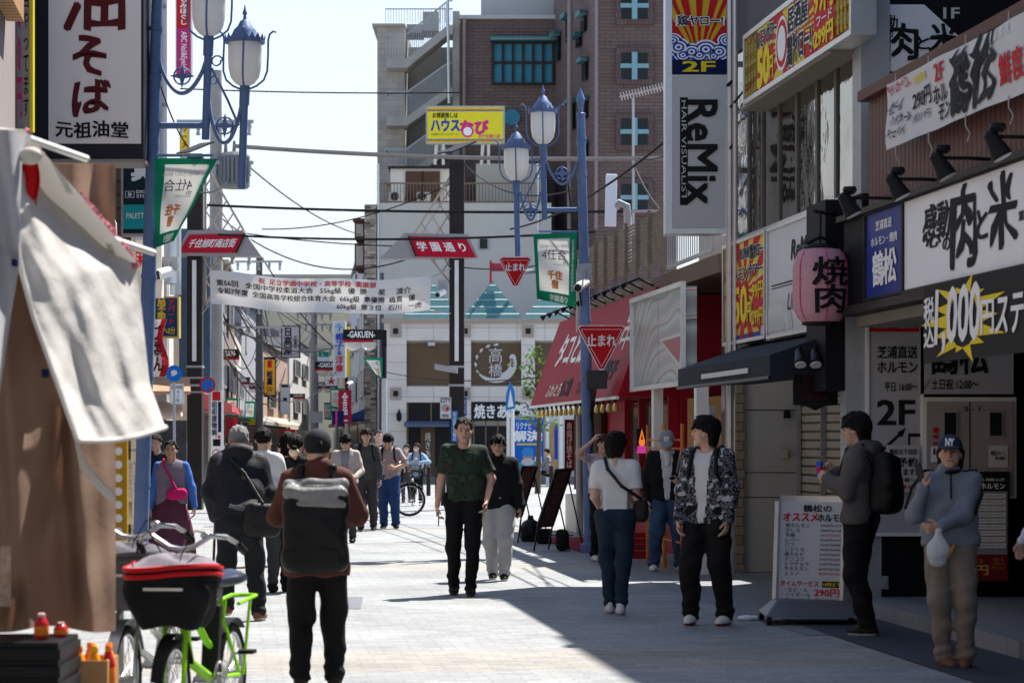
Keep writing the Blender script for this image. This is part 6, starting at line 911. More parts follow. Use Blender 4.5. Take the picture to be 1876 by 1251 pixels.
s = signboard("blue_notice", "small blue notice on the right edge of the right gate post", "sign", fquad(845, 855, 728, 762, 53.9), .03, ink("blue"), grey_metal, [("案内所", (.2, .1, .8, .9), "white", dict(vertical=True, bold=.01))], rim=0)
s = signboard("blue_vertical_banner", "narrow blue banner with white vertical lettering on the right gate post", "banner", fquad(827, 839, 752, 809, 53.75), .02, M("banner_blue", (.02, .14, .38), .5), grey_metal, [("足立区客引き禁止", (.2, .05, .8, .95), "white", dict(vertical=True, bold=.01))], rim=0)
# ---------------------------------------------------------------- overhead wires (each one a cable)
def wire(a, b, sag, r, lab, group="overhead wires across the street"):
    t = None; n_ = 20; mb = MB(); mb.tube([a*(1-k/n_)+b*(k/n_)+V(0, 0, -sag*4*(k/n_)*(1-k/n_)) for k in range(n_+1)], r, 5); o = mb.build("overhead_wire", rubber if r < .04 else M("cable_grey", (.2, .19, .19), .7), None, smooth=True); tag(o, lab, "cable", group)
def wp(px, py, Y): return P(px, py, Y)
for a, b, sg, r, lab in (((430, 268, 50), (1225, 290, 45), .1, .045, "thick twisted grey cable across the street above the yellow billboard foot"), ((380, 376, 52), (1225, 386, 46), .08, .028, "black cable level with the upper lattice of the gate"), ((400, 430, 52), (1090, 425, 46), .12, .024, "black cable crossing just above both red gate boards"),
    ((330, 163, 60), (845, 170, 60), .05, .018, "thin wire high in the sky left of the brick tower"), ((450, 300, 58), (660, 430, 80), .25, .018, "thin wire slanting down from the transformer"), ((400, 395, 58), (760, 470, 54), .7, .016, "thin sagging wire passing behind the left red board"), ((480, 420, 58), (840, 330, 54), .3, .014, "thin wire rising to the top of the right gate post"), ((400, 420, 57), (790, 452, 53.8), .1, .014, "thin pale wire just below the red boards"), ((935, 420, 45), (1340, 150, 27), .3, .018, "black wire rising from the stop sign up to the blade sign"), ((1220, 300, 32), (1480, 0, 23), .2, .013, "thin wire crossing the yellow bar sign"), ((1170, 290, 40), (1320, 180, 28), .25, .012, "thin wire slanting from the aerial to the blade sign"), ((1220, 395, 30), (1345, 260, 27), .1, .012, "thin wire in front of the sideways lettering"),
    ((850, 300, 54), (1060, 345, 36), .35, .013, "thin wire from the right gate post to the right lamp"), ((850, 490, 54), (1070, 470, 36), .1, .014, "dark wire from the gate post to the stop sign arm"), ((700, 680, 80), (1000, 690, 60), .2, .014, "dark wire in front of the corner restaurant emblem"), ((1160, 300, 50), (1218, 395, 40), .1, .02, "pale cable hanging from the aerial mast"), ((1040, 330, 33.5), (1065, 560, 33.2), .0, .012, "pinkish thin cable hanging down the right lamp"),
    ((283, 120, 24.4), (345, 270, 24.6), .1, .008, "thin cable drooping along the left lamp arm"), ((262, 300, 24.6), (420, 330, 57), .3, .016, "thin wire from the left lamp to the transformer")): wire(wp(*a), wp(*b), sg, r, lab)
rr = random.Random(11)
ends = [(396, 480, 57), (396, 540, 57), (400, 600, 57), (475, 490, 92), (475, 560, 92), (472, 610, 92), (576, 570, 120), (576, 600, 120), (578, 650, 120), (640, 640, 100), (540, 690, 160), (520, 640, 170)]
for k in range(26):
    a, b = rr.sample(ends, 2); wire(wp(a[0]+rr.uniform(-6, 6), a[1]+rr.uniform(-25, 40), a[2]), wp(b[0]+rr.uniform(-6, 6), b[1]+rr.uniform(-20, 40), b[2]), rr.uniform(.2, 2.2), rr.choice([.012, .016, .022, .026]), "tangled drooping cable among the far street poles", "tangled cables of the far street")
# ---------------------------------------------------------------- stall tent at the left edge
def interp(keys, v):
    for (v0, a), (v1, b) in zip(keys, keys[1:]):
        if v <= v1: k = (v-v0)/max(1e-6, v1-v0); return a[0]+(b[0]-a[0])*k, a[1]+(b[1]-a[1])*k
    return keys[-1][1]
t = thing("stall_tent", "stall tent with white canvas flap and brown side sheet filling the left edge", "tent", V(X(120, 10.8), 10.8, 0))
M("tent_white", (.63, .61, .585), .85, .1, 3, bump=.45, bscale=7, spec=.1); wht = cloth("tent_canvas", (.63, .61, .585), .3, .08, 2); wht.node_tree.nodes["Bump"].inputs["Strength"].default_value = .5; wht.node_tree.nodes["Bump"].inputs["Distance"].default_value = .03; [setattr(x_.inputs["Scale"], "default_value", 6) for x_ in [l_.from_node for l_ in wht.node_tree.nodes["Bump"].inputs["Height"].links]]; brn = cloth("tent_brown", (.36, .25, .19), .5, .12, 3)
Lk = [(0, (-30, 232)), (.2, (10, 320)), (.4, (32, 470)), (.6, (62, 580)), (.8, (105, 700)), (1, (142, 806))]; Rk = [(0, (45, 238)), (.12, (85, 300)), (.25, (140, 352)), (.38, (200, 418)), (.48, (248, 480)), (.62, (259, 560)), (.82, (274, 700)), (1, (303, 782))]
def flap(u, v, e=0):
    l = interp(Lk, 1-v); r_ = interp(Rk, 1-v); px = l[0]*(1-u)+r_[0]*u; py = l[1]*(1-u)+r_[1]*u+(10*math.sin(u*3.1) if v < .02 else 10*math.sin(u*3.1)*(1-v))
    Y = 10.3+1.0*u+.09*math.sin(u*6+v*4)*(.4+.6*(1-v))+.025*math.sin(u*15-v*9)+.006*math.sin(u*31+v*22)+.005*math.sin(u*17-v*47+2)+.2*math.exp(-((u-.35-.4*(1-v))/.12)**2)*(.5-v)
    return P(px, py, Y-e)
mb = MB(); mb.grid(flap, 70, 90, 0, .004); mb.build("canvas_flap", wht, t, smooth=True)
mb = MB(); mb.tube([flap(0, 1-k/30, .004) for k in range(31)], .012, 6); mb.tube([flap(k/20, 0, .004) for k in range(21)], .014, 6); mb.build("flap_hem", wht, t, smooth=True)
mb = MB(); mb.tube([flap(1, 1-k/60*.5, .01)+V(.004*math.sin(k*1.9), 0, .008*math.sin(k*2.3)) for k in range(61)], [.014+.008*(k % 2) for k in range(61)], 6); mb.build("pink_trim", M("trim_pink", (.5, .16, .2), .6, .3, 20), t)
def upper(u, v): l = interp([(0, (-60, 225)), (1, (-40, 770))], 1-v); r_ = interp([(0, (48, 246)), (.1, (40, 300)), (.3, (36, 430)), (.5, (32, 500)), (.75, (14, 620)), (1, (-10, 790))], 1-v); return P(l[0]*(1-u)+r_[0]*u, l[1]*(1-u)+r_[1]*u, 9.9+.35*u+.08*math.sin(v*7+u*6))
mb = MB(); mb.grid(upper, 14, 30, 0, .004); mb.build("front_drape", M("drape_grey", (.38, .38, .41), .85, .1, 3), t, smooth=True)
mb = MB(); ro = [P(45, 238, 10.4), P(250, 480, 11.3)]; mb.grid(lambda u, v: ro[0]*(1-u)+ro[1]*u+V(-1.6*v, .5*v, .42*v-.1*math.sin(math.pi*v)), 10, 8, 0, .004); mb.build("roof_sheet", wht, t, smooth=True)
mb = MB()
def side(u, v): px = -40+252*u; py = 1152-(1152-300)*v+6*math.sin(u*9)*(1-v); Y = 10.75+.75*u+.07*math.sin(u*13+v*3)+.05*math.sin(u*5-v*8)+.02*math.sin(u*29+v*9)+.015*math.sin(u*9-v*31)+.12*math.exp(-((u-.9*v-.2)/.1)**2); return P(px, py, Y)
mb.grid(side, 70, 70, 0, .004); mb.build("side_sheet", brn, t, smooth=True)
mb = MB(); mb.tube([P(142, 812, 10.9), P(152, 850, 10.9), P(175, 880, 10.95), P(200, 905, 11.0), P(213, 921, 11.0)], [.012, .02, .022, .022, .006], 6); mb.build("strap", wht, t, smooth=True)
mb = MB(); mb.grid(lambda u, v: P(34+36*u+4*math.sin(v*9), 300+160*v, 10.55+.03*math.sin(u*9)), 6, 10, 0, .01); mb.build("red_drape", M("tent_red", (.5, .008, .01), .6, .1), t, smooth=True)
for a, b in ((P(52, 254, 10.3), P(158, 291, 10.9)), (P(205, 438, 11.2), P(281, 463, 11.9))): mb = MB(); mb.tube([a, b], .017, 8); mb.build("tent_pole", white_paint, t, smooth=True)
mb = MB(); mb.ball(P(56, 286, 10.2), .05, 10, 8, 0, (1, .6, .75)); mb.build("pole_cap", M("cap_beige", (.5, .47, .42), .6), t, smooth=True)
mb = MB(); [mb.box(X(a-5, 10.2), X(a+5, 10.2), 10.15, 10.2, Z(b+7, 10.2), Z(b-7, 10.2)) for a, b in ((30, 482),)]; mb.build("clip", ink("navy"), t, bevel=.005)
mb = MB(); mb.box(X(79, 10.5), X(91, 10.5), 10.46, 10.5, Z(692, 10.5), Z(676, 10.5)); mb.build("clip", ink("navy"), t, bevel=.005)
mb = MB(); mb.grid(lambda u, v: P(-10+30*u, 1110-110*v, 10.3), 2, 2, 0, .004); o = mb.build("flower_poster", M("poster_dark", (.25, .18, .14), .7, .8, 25), t)
s = signboard("dotted_sign_strip", "narrow ochre strip with white dots standing behind the brown sheet", "sign", [P(211, 1015, 13.2), P(233, 1015, 13.2), P(233, 770, 13.2), P(211, 770, 13.2)], .03, M("ochre", (.45, .26, .015), .5), grey_metal, [lambda mb, q, mi: [patch(mb, q, [(.3+.32*math.cos(a), .07+.1*k+.032*math.sin(a)) for a in [2*math.pi*i/14 for i in range(14)]], mi("white")) for k in range(10)]], rim=0)
mb = MB(); mb.bar(P(222, 1015, 13.22), V(X(222, 13.22), 13.22, 0), .03); mb.build("support_post", grey_metal, s)
s = signboard("menu_slip", "small white and orange menu slips hung beside the dotted strip", "poster", [P(233, 960, 13.4), P(244, 960, 13.4), P(244, 842, 13.4), P(233, 842, 13.4)], .005, M("slip_white", (.6, .58, .57), .6), white_paint, [("#", (0, 0, 1, .42), "cream"), ("#", (.2, .1, .8, .35), "orange"), ("メニュー", (.3, .55, .7, .95), "grey", dict(vertical=True))], rim=0)
# drink cartons and crates by the tent
t = thing("black_crate", "black ribbed plastic crate stack in the bottom left corner", "crate", V(X(50, 10.4), 10.4, 0)); mb = MB(); x0, x1 = X(-40, 10.4), X(126, 10.4)
for k in range(9): z = .03+.074*k; mb.box(x0, x1, 10.2, 10.7, z, z+.05, 0); mb.box(x0+.01, x1-.01, 10.21, 10.69, z+.05, z+.074, 0)
mb.build("crate_body", M("crate_black", (.008, .009, .011), .4, .1), t, bevel=.004)
def bottle(p, c, cap, lab, h=.2):
    t = thing("drink_bottle", lab, "bottle", p, "orange drink bottles in the carton"); mb = MB(); mb.lathe2([(.028, 0), (.032, .01), (.032, h*.55), (.03, h*.62), (.018, h*.82), (.013, h*.86)], p, 14, 0, (1, 1, 1)); mb.build("bottle_body", c, t, smooth=True); mb = MB(); mb.lathe2([(.015, h*.86), (.016, h*.87), (.016, h*.98), (.013, h)], p, 12, 0, (1, 1, 1)); mb.build("cap", cap, t, smooth=True)
    mb = MB(); mb.lathe2([(.0325, h*.15), (.0328, h*.16), (.0328, h*.5), (.0325, h*.51)], p, 14, 0, (1, 1, 1)); mb.build("bottle_wrap", M("wrap_orange", (.75, .17, .02), .5, .4, 30), t, smooth=True)
oj = M("juice", (.8, .3, .02), .15, .1, 5); capo = M("cap_orange", (.85, .2, .02), .4); Yq = 11.0
zq = Z(1212, Yq)
t = thing("drink_carton", "open brown carton of orange drinks on stacked boxes beside the tent", "box", V(X(170, Yq), Yq, 0)); mb = MB(); x0, x1 = X(131, Yq), X(207, Yq)
for z0, z1 in ((0, zq-.12), (zq-.115, zq+.02)): mb.box(x0, x1, Yq-.15, Yq-.14, z0, z1); mb.box(x0, x1, Yq+.14, Yq+.15, z0, z1); mb.box(x0, x0+.01, Yq-.139, Yq+.139, z0, z1); mb.box(x1-.01, x1, Yq-.139, Yq+.139, z0, z1)
mb.box(x0+.011, x1-.011, Yq-.139, Yq+.139, zq-.13, zq-.12); mb.build("carton", M("cardboard", (.36, .2, .09), .8, .12, 6), t)
for k, (dx, dy) in enumerate(((.03, -.08), (.075, .02), (.1, -.08), (.16, -.07), (.14, .06), (.05, .09))): bottle(V(x0+.02+dx, Yq+dy, zq-.118), oj if k != 3 else M("juice_red", (.4, .02, .03), .15), capo if k != 2 else M("cap_yellow", (.8, .5, .03), .4), ["orange drink bottle at the left front of the carton", "orange drink bottle second from left in the carton", "orange drink bottle with yellow cap in the middle of the carton", "dark red drink bottle at the right of the carton", "orange drink bottle at the right back of the carton", "orange drink bottle at the left back of the carton"][k])
bottle(V(X(72, 10.3), 10.35, .7), M("juice_red"), M("cap_pink", (.6, .4, .4), .4), "red drink bottle standing on the black crate stack", .11); bottle(V(X(104, 10.4), 10.5, .7), M("juice_red"), M("cap_pink"), "second red drink bottle lying further right on the black crates", .06)
# ---------------------------------------------------------------- bicycles
def bicycle(lab, front, rear, fc, Rw=.27, cover=None, battery=False, lamp=True, rack=True, wire_basket=False, seat_z=.78, bar_z=1.0, bw=.27):
    f = V(front[0], front[1], Rw); r_ = V(rear[0], rear[1], Rw); d = V(f.x-r_.x, f.y-r_.y, 0).normalized(); n = V(-d.y, d.x, 0); L = (f-r_).length; t = thing("bicycle", lab, "bicycle", V((f.x+r_.x)/2, (f.y+r_.y)/2, 0)); U = V(0, 0, 1); root = r_
    K = lambda s_, z, e=0: V(root.x, root.y, 0)+d*s_+n*e+U*z
    for nm, c in (("front_wheel", f), ("rear_wheel", r_)):
        mb = MB(); mb.tube([c+(d*math.cos(a)+U*math.sin(a))*(Rw-.022) for a in [2*math.pi*k/36 for k in range(37)]], .022, 8, 0, False); wl = mb.build(nm, rubber, t, smooth=True)
        mb = MB(); mb.tube([c+(d*math.cos(a)+U*math.sin(a))*(Rw-.05) for a in [2*math.pi*k/36 for k in range(37)]], .012, 6, 0, False); mb.build("rim", steel, wl, smooth=True); mb = MB(); mb.tube([c-n*.05, c+n*.05], .022, 10)
        for k in range(20): a = 2*math.pi*k/20; mb.tube([c+n*(.03 if k % 2 else -.03), c+(d*math.cos(a+.2)+U*math.sin(a+.2))*(Rw-.055)], .0022, 3)
        mb.build("spoke", steel, wl)
        mb = MB(); mb.grid(lambda u, v: c+(d*math.cos(-.35+u*2.6 if nm == "rear_wheel" else .3+u*2.4)+U*math.sin(-.35+u*2.6 if nm == "rear_wheel" else .3+u*2.4))*(Rw+.025)*1.0*(1)+n*(v-.5)*.06, 16, 2, 0, .003); mb.build("mudguard", steel if not battery else black_metal, t, smooth=True)
    hs, hz = L-.14, bar_z-.12; bb = K(.42, Rw+.02); seat = K(.22, seat_z-.08); head = K(hs, hz-.06)
    mb = MB(); mb.tube([head-U*.1, K(L-.3, .42), bb], .026 if battery else .022, 10); mb.tube([head-U*.02, K(.5, .5), K(.34, .44)], .02, 8); mb.tube([bb, seat], .02, 10)
    for e in (.05, -.05): mb.tube([r_+n*e, bb+n*e*.6], .012, 7); mb.tube([r_+n*e, K(.25, seat_z-.16, e*.4)], .011, 7)
    mb.tube([head-U*.12, head+U*.1], .026, 10); mb.build("frame", fc, t, smooth=True)
    mb = MB(); [mb.tube([f+n*e, f+n*e*1.1-d*.04+U*Rw*1.15, head-U*.12], .014, 8) for e in (.05, -.05)]; mb.build("fork", fc, t, smooth=True)
    mb = MB(); hc = K(hs-.04, bar_z); mb.tube([head, hc], .014, 8); mb.tube([hc+n*bw-d*.2-U*.02, hc+n*(bw-.01)-d*.12+U*.02, hc+n*(bw-.05)-d*.03+U*.06, hc+n*(bw-.12)+d*.02+U*.065, hc+n*.06+d*.03+U*.01, hc+d*.03, hc-n*.06+d*.03+U*.01, hc-n*(bw-.12)+d*.02+U*.065, hc-n*(bw-.05)-d*.03+U*.06, hc-n*(bw-.01)-d*.12+U*.02, hc-n*bw-d*.2-U*.02], .013, 8); hb = mb.build("handlebar", steel, t, smooth=True)
    for e in (1, -1): mb = MB(); mb.tube([hc+n*bw*e-d*.2-U*.02, hc+n*(bw-.01)*e-d*.1+U*.025], .018, 8); mb.tube([hc+n*(bw-.02)*e-d*.05+U*.02, hc+n*(bw+.01)*e-d*.13-U*.03], .007, 5); mb.build("grip", rubber, hb, smooth=True)
    mb = MB(); [mb.tube([hc+n*(bw-.03)*e-d*.06+U*.05, hc+n*.12*e+d*.2+U*.1, hc+n*.03*e+d*.2-U*.05, head-U*.05], .004, 4) for e in (1, -1)]; mb.build("brake_cable", rubber, t, smooth=True); mb = MB(); mb.ball(hc+n*.12+U*.07, .03, 10, 6, 0, (1, 1, .7)); mb.build("bell", steel, t, smooth=True); mb = MB(); mb.tube([seat, K(.2, seat_z)], .014, 8); mb.build("seat_post", steel, t); mb = MB(); sc_ = K(.17, seat_z+.02); mb.grid(lambda u, v: sc_+d*(.16-.3*u)+n*math.cos(v*2*math.pi)*(.03+.08*min(1, u*1.5)**1.5)*(1 if u < .97 else .6)+U*(math.sin(v*2*math.pi)*(.025+.02*u)+.02*u), 12, 14, 0, 0); mb.poly([sc_+d*.165]*3) if False else None; mb.build("saddle", M("saddle_navy", (.015, .02, .035), .25), t, smooth=True)
    if rack:
        mb = MB(); [mb.tube([K(.1, seat_z-.1, e), K(-.28, seat_z-.08, e), K(-.32, seat_z-.08, e*.5)], .011, 7) for e in (.07, -.07)]; mb.tube([K(-.32, seat_z-.08, .04), K(-.32, seat_z-.08, -.04)], .011, 7); [mb.tube([K(-.15, seat_z-.09, e), r_+n*e], .009, 6) for e in (.07, -.07)]; mb.build("rear_rack", fc if battery else steel, t, smooth=True)
    if battery: mb = MB(); mb.obox(K(.38, .32, -.045), d*.07, n*.09, U*.36+d*-.06); mb.build("battery", black_metal, t, bevel=.01)
    mb = MB(); mb.tube([bb-n*.07, bb+n*.07], .03, 10); mb.tube([bb-n*.08+V(0, 0, 0), bb-n*.09+d*.12-U*.12, bb-n*.15+d*.12-U*.12], .01, 6); mb.tube([bb+n*.08, bb+n*.09-d*.12+U*.12, bb+n*.15-d*.12+U*.12], .01, 6); mb.tube([bb+n*.05+(d*math.cos(a)+U*math.sin(a))*.085 for a in [2*math.pi*k/18 for k in range(19)]], .008, 5); mb.build("crank", steel, t, smooth=True)
    for e in (1, -1): mb = MB(); c_ = bb+n*(.17*e)+d*(-.12*e)+U*(.12*e); mb.obox(c_-d*.045-n*.04, d*.09, n*.08, U*.02); mb.build("pedal", rubber, t)
    mb = MB(); mb.tube([r_-n*.06, K(-.12, .01, -.06)], .01, 6); mb.build("kickstand", steel, t)
    if lamp: mb = MB(); mb.ball(K(L+.06, bar_z-.32), .035, 10, 8); mb.build("headlight", steel, t, smooth=True)
    if wire_basket:
        mb = MB(); c_ = K(hs+.22, bar_z-.28); A = [.15, .12]; 
        for k in range(9):
            z = .27*k/8; w_ = .8+.2*z/.27; p = [c_+d*(A[0]*a*w_)+n*(A[1]*1.2*b*w_)+U*z for a, b in ((1, 1), (1, -1), (-1, -1), (-1, 1), (1, 1))]; mb.tube(p, .004 if k < 8 else .008, 4)
        for k in range(28):
            a = k/28*4; i = int(a); fr_ = a-i; cs = [(1, 1), (1, -1), (-1, -1), (-1, 1), (1, 1)]; ab = (cs[i][0]*(1-fr_)+cs[i+1][0]*fr_, cs[i][1]*(1-fr_)+cs[i+1][1]*fr_); mb.tube([c_+d*A[0]*ab[0]*.8+n*A[1]*1.2*ab[1]*.8, c_+d*A[0]*ab[0]+n*A[1]*1.2*ab[1]+U*.27], .004, 4)
        mb.build("basket", M("wire_dark", (.05, .05, .05), .4), t)
    if cover:
        cm, tm, top = cover; c_ = K(L+.0, .0); z0, z1 = bar_z-.36, bar_z-.08
        def shell(u, v): a = u*2*math.pi; e = 4.0; ca, sa = math.cos(a), math.sin(a); rr_ = (abs(ca)**e+abs(sa)**e)**(-1/e); w_ = (.66+.34*min(1, v*1.6)**.7)*(1+.03*math.sin(v*9+a*3)+.03*math.sin(a*7+v*4)); return c_+d*(.17*ca*rr_*w_)+n*(.228*sa*rr_*w_)+U*(z0+(z1-z0)*v-.03*math.sin(a*2)**2*(1-v))
        mb = MB(); mb.grid(shell, 40, 14); mb.poly([shell(k/40, 0) for k in range(40)][::-1]); mb.build("basket_cover", cm, t, smooth=True)
        mb = MB(); [mb.tube([shell(k/40, 1)+U*(o_+.012*math.sin(k/40*12.56)) for k in range(41)], .013, 6, 0, False) for o_ in (-.035, .0)]; mb.build("zip_trim", tm, t, smooth=True)
        mb = MB(); mb.grid(lambda u, v: (shell(u, 1)*(1-v)+(c_+U*z1)*v)+U*(.0+.06*math.sin(v*1.57)+.02*math.sin(u*19+v*5)*v*(1-v)*4), 40, 8); mb.build("cover_lid", top, t, smooth=True)
        mb = MB(); a = c_+d*.172+U*(z0+.17); mb.obox(a+n*.1, n*-.2, d*.006, U*.014); mb.build("reflective_strip", M("reflect", (.6, .58, .55), .3), t)
    return t
green = M("bike_green", (.23, .55, .012), .3, .05); silver = M("bike_silver", (.45, .45, .44), .25, .08, metal=.7); cov_b = M("cover_black", (.008, .008, .01), .7, .2, 8, bump=.2); cov_g = M("cover_grey", (.1, .095, .11), .75, .15, 8, bump=.2); lid = M("cover_lid_grey", (.17, .15, .175), .75, .15, 10, bump=.2); ztr = M("zip_red", (.45, .01, .015), .5)
bicycle("lime green electric bicycle with black red-trimmed basket cover parked facing the camera", (-1.69, 12.05), (-1.53, 13.15), green, .28, (cov_b, ztr, lid), True, seat_z=.77, bar_z=1.0)
bicycle("silver bicycle with grey basket cover half hidden by the tent sheet", (-2.04, 12.75), (-1.93, 13.85), silver, .29, (cov_g, cov_g, cov_g), False, seat_z=.75, bar_z=1.03)
bicycle("dark city bicycle with wire basket seen from the side behind the phone-reading man", (-2.09, 49.2), (-3.25, 49.0), M("bike_black", (.015, .015, .016), .35), .335, None, False, wire_basket=True, seat_z=.85, bar_z=1.05)
# ---------------------------------------------------------------- people: signed distance bodies and clothes meshed by surface nets
A_ = lambda *a: np.array(a, float)
def nrm(v): return v/max(1e-9, np.linalg.norm(v))
class Cap:                                             # tapered capsule, optionally flattened along f by factor k
    def __init__(s, a, b, ra, rb=None, f=None, k=1, bl=.02): s.a = np.array(a, float); s.b = np.array(b, float); s.ra = ra; s.rb = ra if rb is None else rb; s.f = None if f is None else nrm(np.array(f, float)); s.k = k; s.bl = bl
    def __call__(s, p):
        ba = s.b-s.a; L = ba@ba; q = p-s.a; t = np.clip(q@ba/L, 0, 1) if L > 1e-12 else np.zeros(len(p)); q = q-t[:, None]*ba
        if s.f is not None: c = q@s.f; q = q+np.outer(c*(1/s.k-1), s.f)
        return np.sqrt((q*q).sum(1))-(s.ra+(s.rb-s.ra)*t)
class Ell:                                             # ellipsoid in a rotated frame
    def __init__(s, c, r, M3=None, bl=.02): s.c = np.array(c, float); s.r = np.array(r, float); s.M = M3; s.bl = bl
    def __call__(s, p):
        q = p-s.c; q = q@s.M if s.M is not None else q; k0 = np.sqrt(((q/s.r)**2).sum(1)); k1 = np.sqrt(((q/s.r**2)**2).sum(1)); return k0*(k0-1)/np.maximum(k1, 1e-9)
def bounds(prims):
    lo, hi = [], []
    for q in prims:
        if isinstance(q, Cap): r = max(q.ra, q.rb); lo.append(np.minimum(q.a, q.b)-r); hi.append(np.maximum(q.a, q.b)+r)
        else: r = q.r.max(); lo.append(q.c-r); hi.append(q.c+r)
    return np.min(lo, 0), np.max(hi, 0)
def sdf_mesh(prims, h, post=None, sub=(), B=8):
    lo, hi = bounds(prims); lo = lo-4*h; hi = hi+4*h; nb = np.ceil((hi-lo)/(h*B)).astype(int)+1
    ix = np.stack(np.meshgrid(*[np.arange(n) for n in nb], indexing='ij'), -1).reshape(-1, 3); cen = lo+(ix+.5)*h*B; Rb = h*B*.87
    ds = np.stack([q(cen) for q in prims], 1); dm = ds.min(1); keep = (dm < Rb*1.9+.05) & (dm > -Rb*1.9-.05); ids = np.nonzero(keep)[0]
    D_ = np.where(dm < 0, -1., 1.).reshape(*nb); D_ = np.repeat(np.repeat(np.repeat(D_, B, 0), B, 1), B, 2)
    off = np.stack(np.meshgrid(*[np.arange(B)]*3, indexing='ij'), -1).reshape(-1, 3)
    pts = (lo+(ix[ids][:, None, :]*B+off[None]+.5)*h).reshape(-1, 3); nB = B**3; d = np.full(len(pts), 9.)
    for j, q in enumerate(prims):
        m = ds[ids, j] < dm[ids]+2.4*Rb+.05
        if not m.any(): continue
        mm = np.repeat(m, nB); v = q(pts[mm]); c = d[mm]; k = q.bl; hh = np.maximum(k-np.abs(c-v), 0)/k; d[mm] = np.minimum(c, v)-hh*hh*k*.25
    for q, k in sub:
        v = -q(pts); hh = np.maximum(k-np.abs(d-v), 0)/k; d = np.maximum(d, v)+hh*hh*k*.25
    if post is not None: d = post(pts, d)
    idx = (ix[ids][:, None, :]*B+off[None]).reshape(-1, 3); D_[idx[:, 0], idx[:, 1], idx[:, 2]] = d
    D_[0] = D_[-1] = 1; D_[:, 0] = D_[:, -1] = 1; D_[:, :, 0] = D_[:, :, -1] = 1
    S = D_ < 0; n = np.array(S.shape); cs = np.zeros(n-1, np.int8)
    for dx in (0, 1):
        for dy in (0, 1):
            for dz in (0, 1): cs += S[dx:n[0]-1+dx, dy:n[1]-1+dy, dz:n[2]-1+dz]
    act = (cs > 0) & (cs < 8); ci = np.argwhere(act); vid = np.full(act.shape, -1, int); vid[tuple(ci.T)] = np.arange(len(ci))
    acc = np.zeros((len(ci), 3)); cnt = np.zeros(len(ci)); cor = [(0, 0, 0), (1, 0, 0), (0, 1, 0), (1, 1, 0), (0, 0, 1), (1, 0, 1), (0, 1, 1), (1, 1, 1)]
    for i in range(8):
        for ax in range(3):
            if cor[i][ax]: continue
            j = list(cor[i]); j[ax] = 1; va = D_[tuple((ci+cor[i]).T)]; vb = D_[tuple((ci+j).T)]; m = (va < 0) != (vb < 0); t = np.where(m, va/np.where(m, va-vb, 1), 0); p = np.array(cor[i], float)[None]+np.zeros((len(ci), 3)); p[:, ax] += t; acc += p*m[:, None]; cnt += m
    vs = lo+(ci+acc/cnt[:, None]+.5)*h; fs = []
    for ax in range(3):
        o = [0, 0, 0]; o[ax] = 1; sl0 = tuple(slice(0, n[k]-o[k]) for k in range(3)); sl1 = tuple(slice(o[k], None) for k in range(3)); a = S[sl0]; b = S[sl1]; e = np.argwhere(a != b)
        u, v = [(1, 2), (2, 0), (0, 1)][ax]; e = e[(e[:, u] > 0) & (e[:, v] > 0)]; s0 = a[tuple(e.T)]
        def g(du, dv): q = e.copy(); q[:, u] -= du; q[:, v] -= dv; return vid[tuple(q.T)]
        q = np.stack([g(1, 1), g(0, 1), g(0, 0), g(1, 0)], 1); q[~s0] = q[~s0][:, ::-1]; fs.append(q)
    fs = np.concatenate(fs); fs = fs[(fs >= 0).all(1)]; return vs, fs
def np_obj(name, vs, fs, mats, parent, mi=None, scale=1.0):
    me = D.meshes.new(name); me.vertices.add(len(vs)); me.vertices.foreach_set("co", (vs*scale).astype(np.float32).ravel()); me.loops.add(len(fs)*4); me.loops.foreach_set("vertex_index", fs.astype(np.int32).ravel()); me.polygons.add(len(fs)); me.polygons.foreach_set("loop_start", np.arange(0, len(fs)*4, 4, dtype=np.int32))
    for m in (mats if isinstance(mats, (list, tuple)) else [mats]): me.materials.append(m)
    if mi is not None: me.polygons.foreach_set("material_index", mi.astype(np.int32))
    me.polygons.foreach_set("use_smooth", np.ones(len(fs), bool)); me.update(calc_edges=True); me.validate(); o = D.objects.new(name, me); col.objects.link(o); o.parent = parent; return o
def ik(a, b, l1, l2, pole):
    a = np.array(a, float); b = np.array(b, float); d = b-a; L = np.linalg.norm(d)
    if L > (l1+l2)*.999: b = a+d/L*(l1+l2)*.999; d = b-a; L = (l1+l2)*.999
    x = (l1*l1-l2*l2+L*L)/(2*L); h_ = math.sqrt(max(0, l1*l1-x*x)); u = d/L; p = np.array(pole, float); p = nrm(p-u*(p@u)); return a+u*x+p*h_, b
def rot(yaw=0, pitch=0, roll=0):                       # columns: right, forward, up
    cy, sy, cp, sp, cr, sr = math.cos(yaw), math.sin(yaw), math.cos(pitch), math.sin(pitch), math.cos(roll), math.sin(roll)
    Rz = A_([cy, -sy, 0], [sy, cy, 0], [0, 0, 1]); Rx = A_([1, 0, 0], [0, cp, -sp], [0, sp, cp]); Ry = A_([cr, 0, sr], [0, 1, 0], [-sr, 0, cr]); return Rz@Rx@Ry
def folds(p, d, amp, seed=0, fz=24, drape=0):
    w = p+.03*np.sin(p[:, [1, 2, 0]]*11+seed)+.012*np.sin(p[:, [2, 0, 1]]*31+seed*2); s = np.sin(w[:, 2]*fz+w[:, 0]*14+w[:, 1]*9+seed)*.5+np.sin(w[:, 2]*fz*.55-w[:, 0]*23+w[:, 1]*17+seed*3)*.35+np.sin(w[:, 2]*fz*1.9+w[:, 0]*30+seed*5)*.2
    return d+amp*(s-np.abs(s)*.4)
skin_mats = {}
def skin(k):
    cs = dict(a=(.54, .32, .235), b=(.46, .27, .19), c=(.6, .38, .29)); return M("skin_"+k, cs[k], .5, .08, 14, spec=.3)
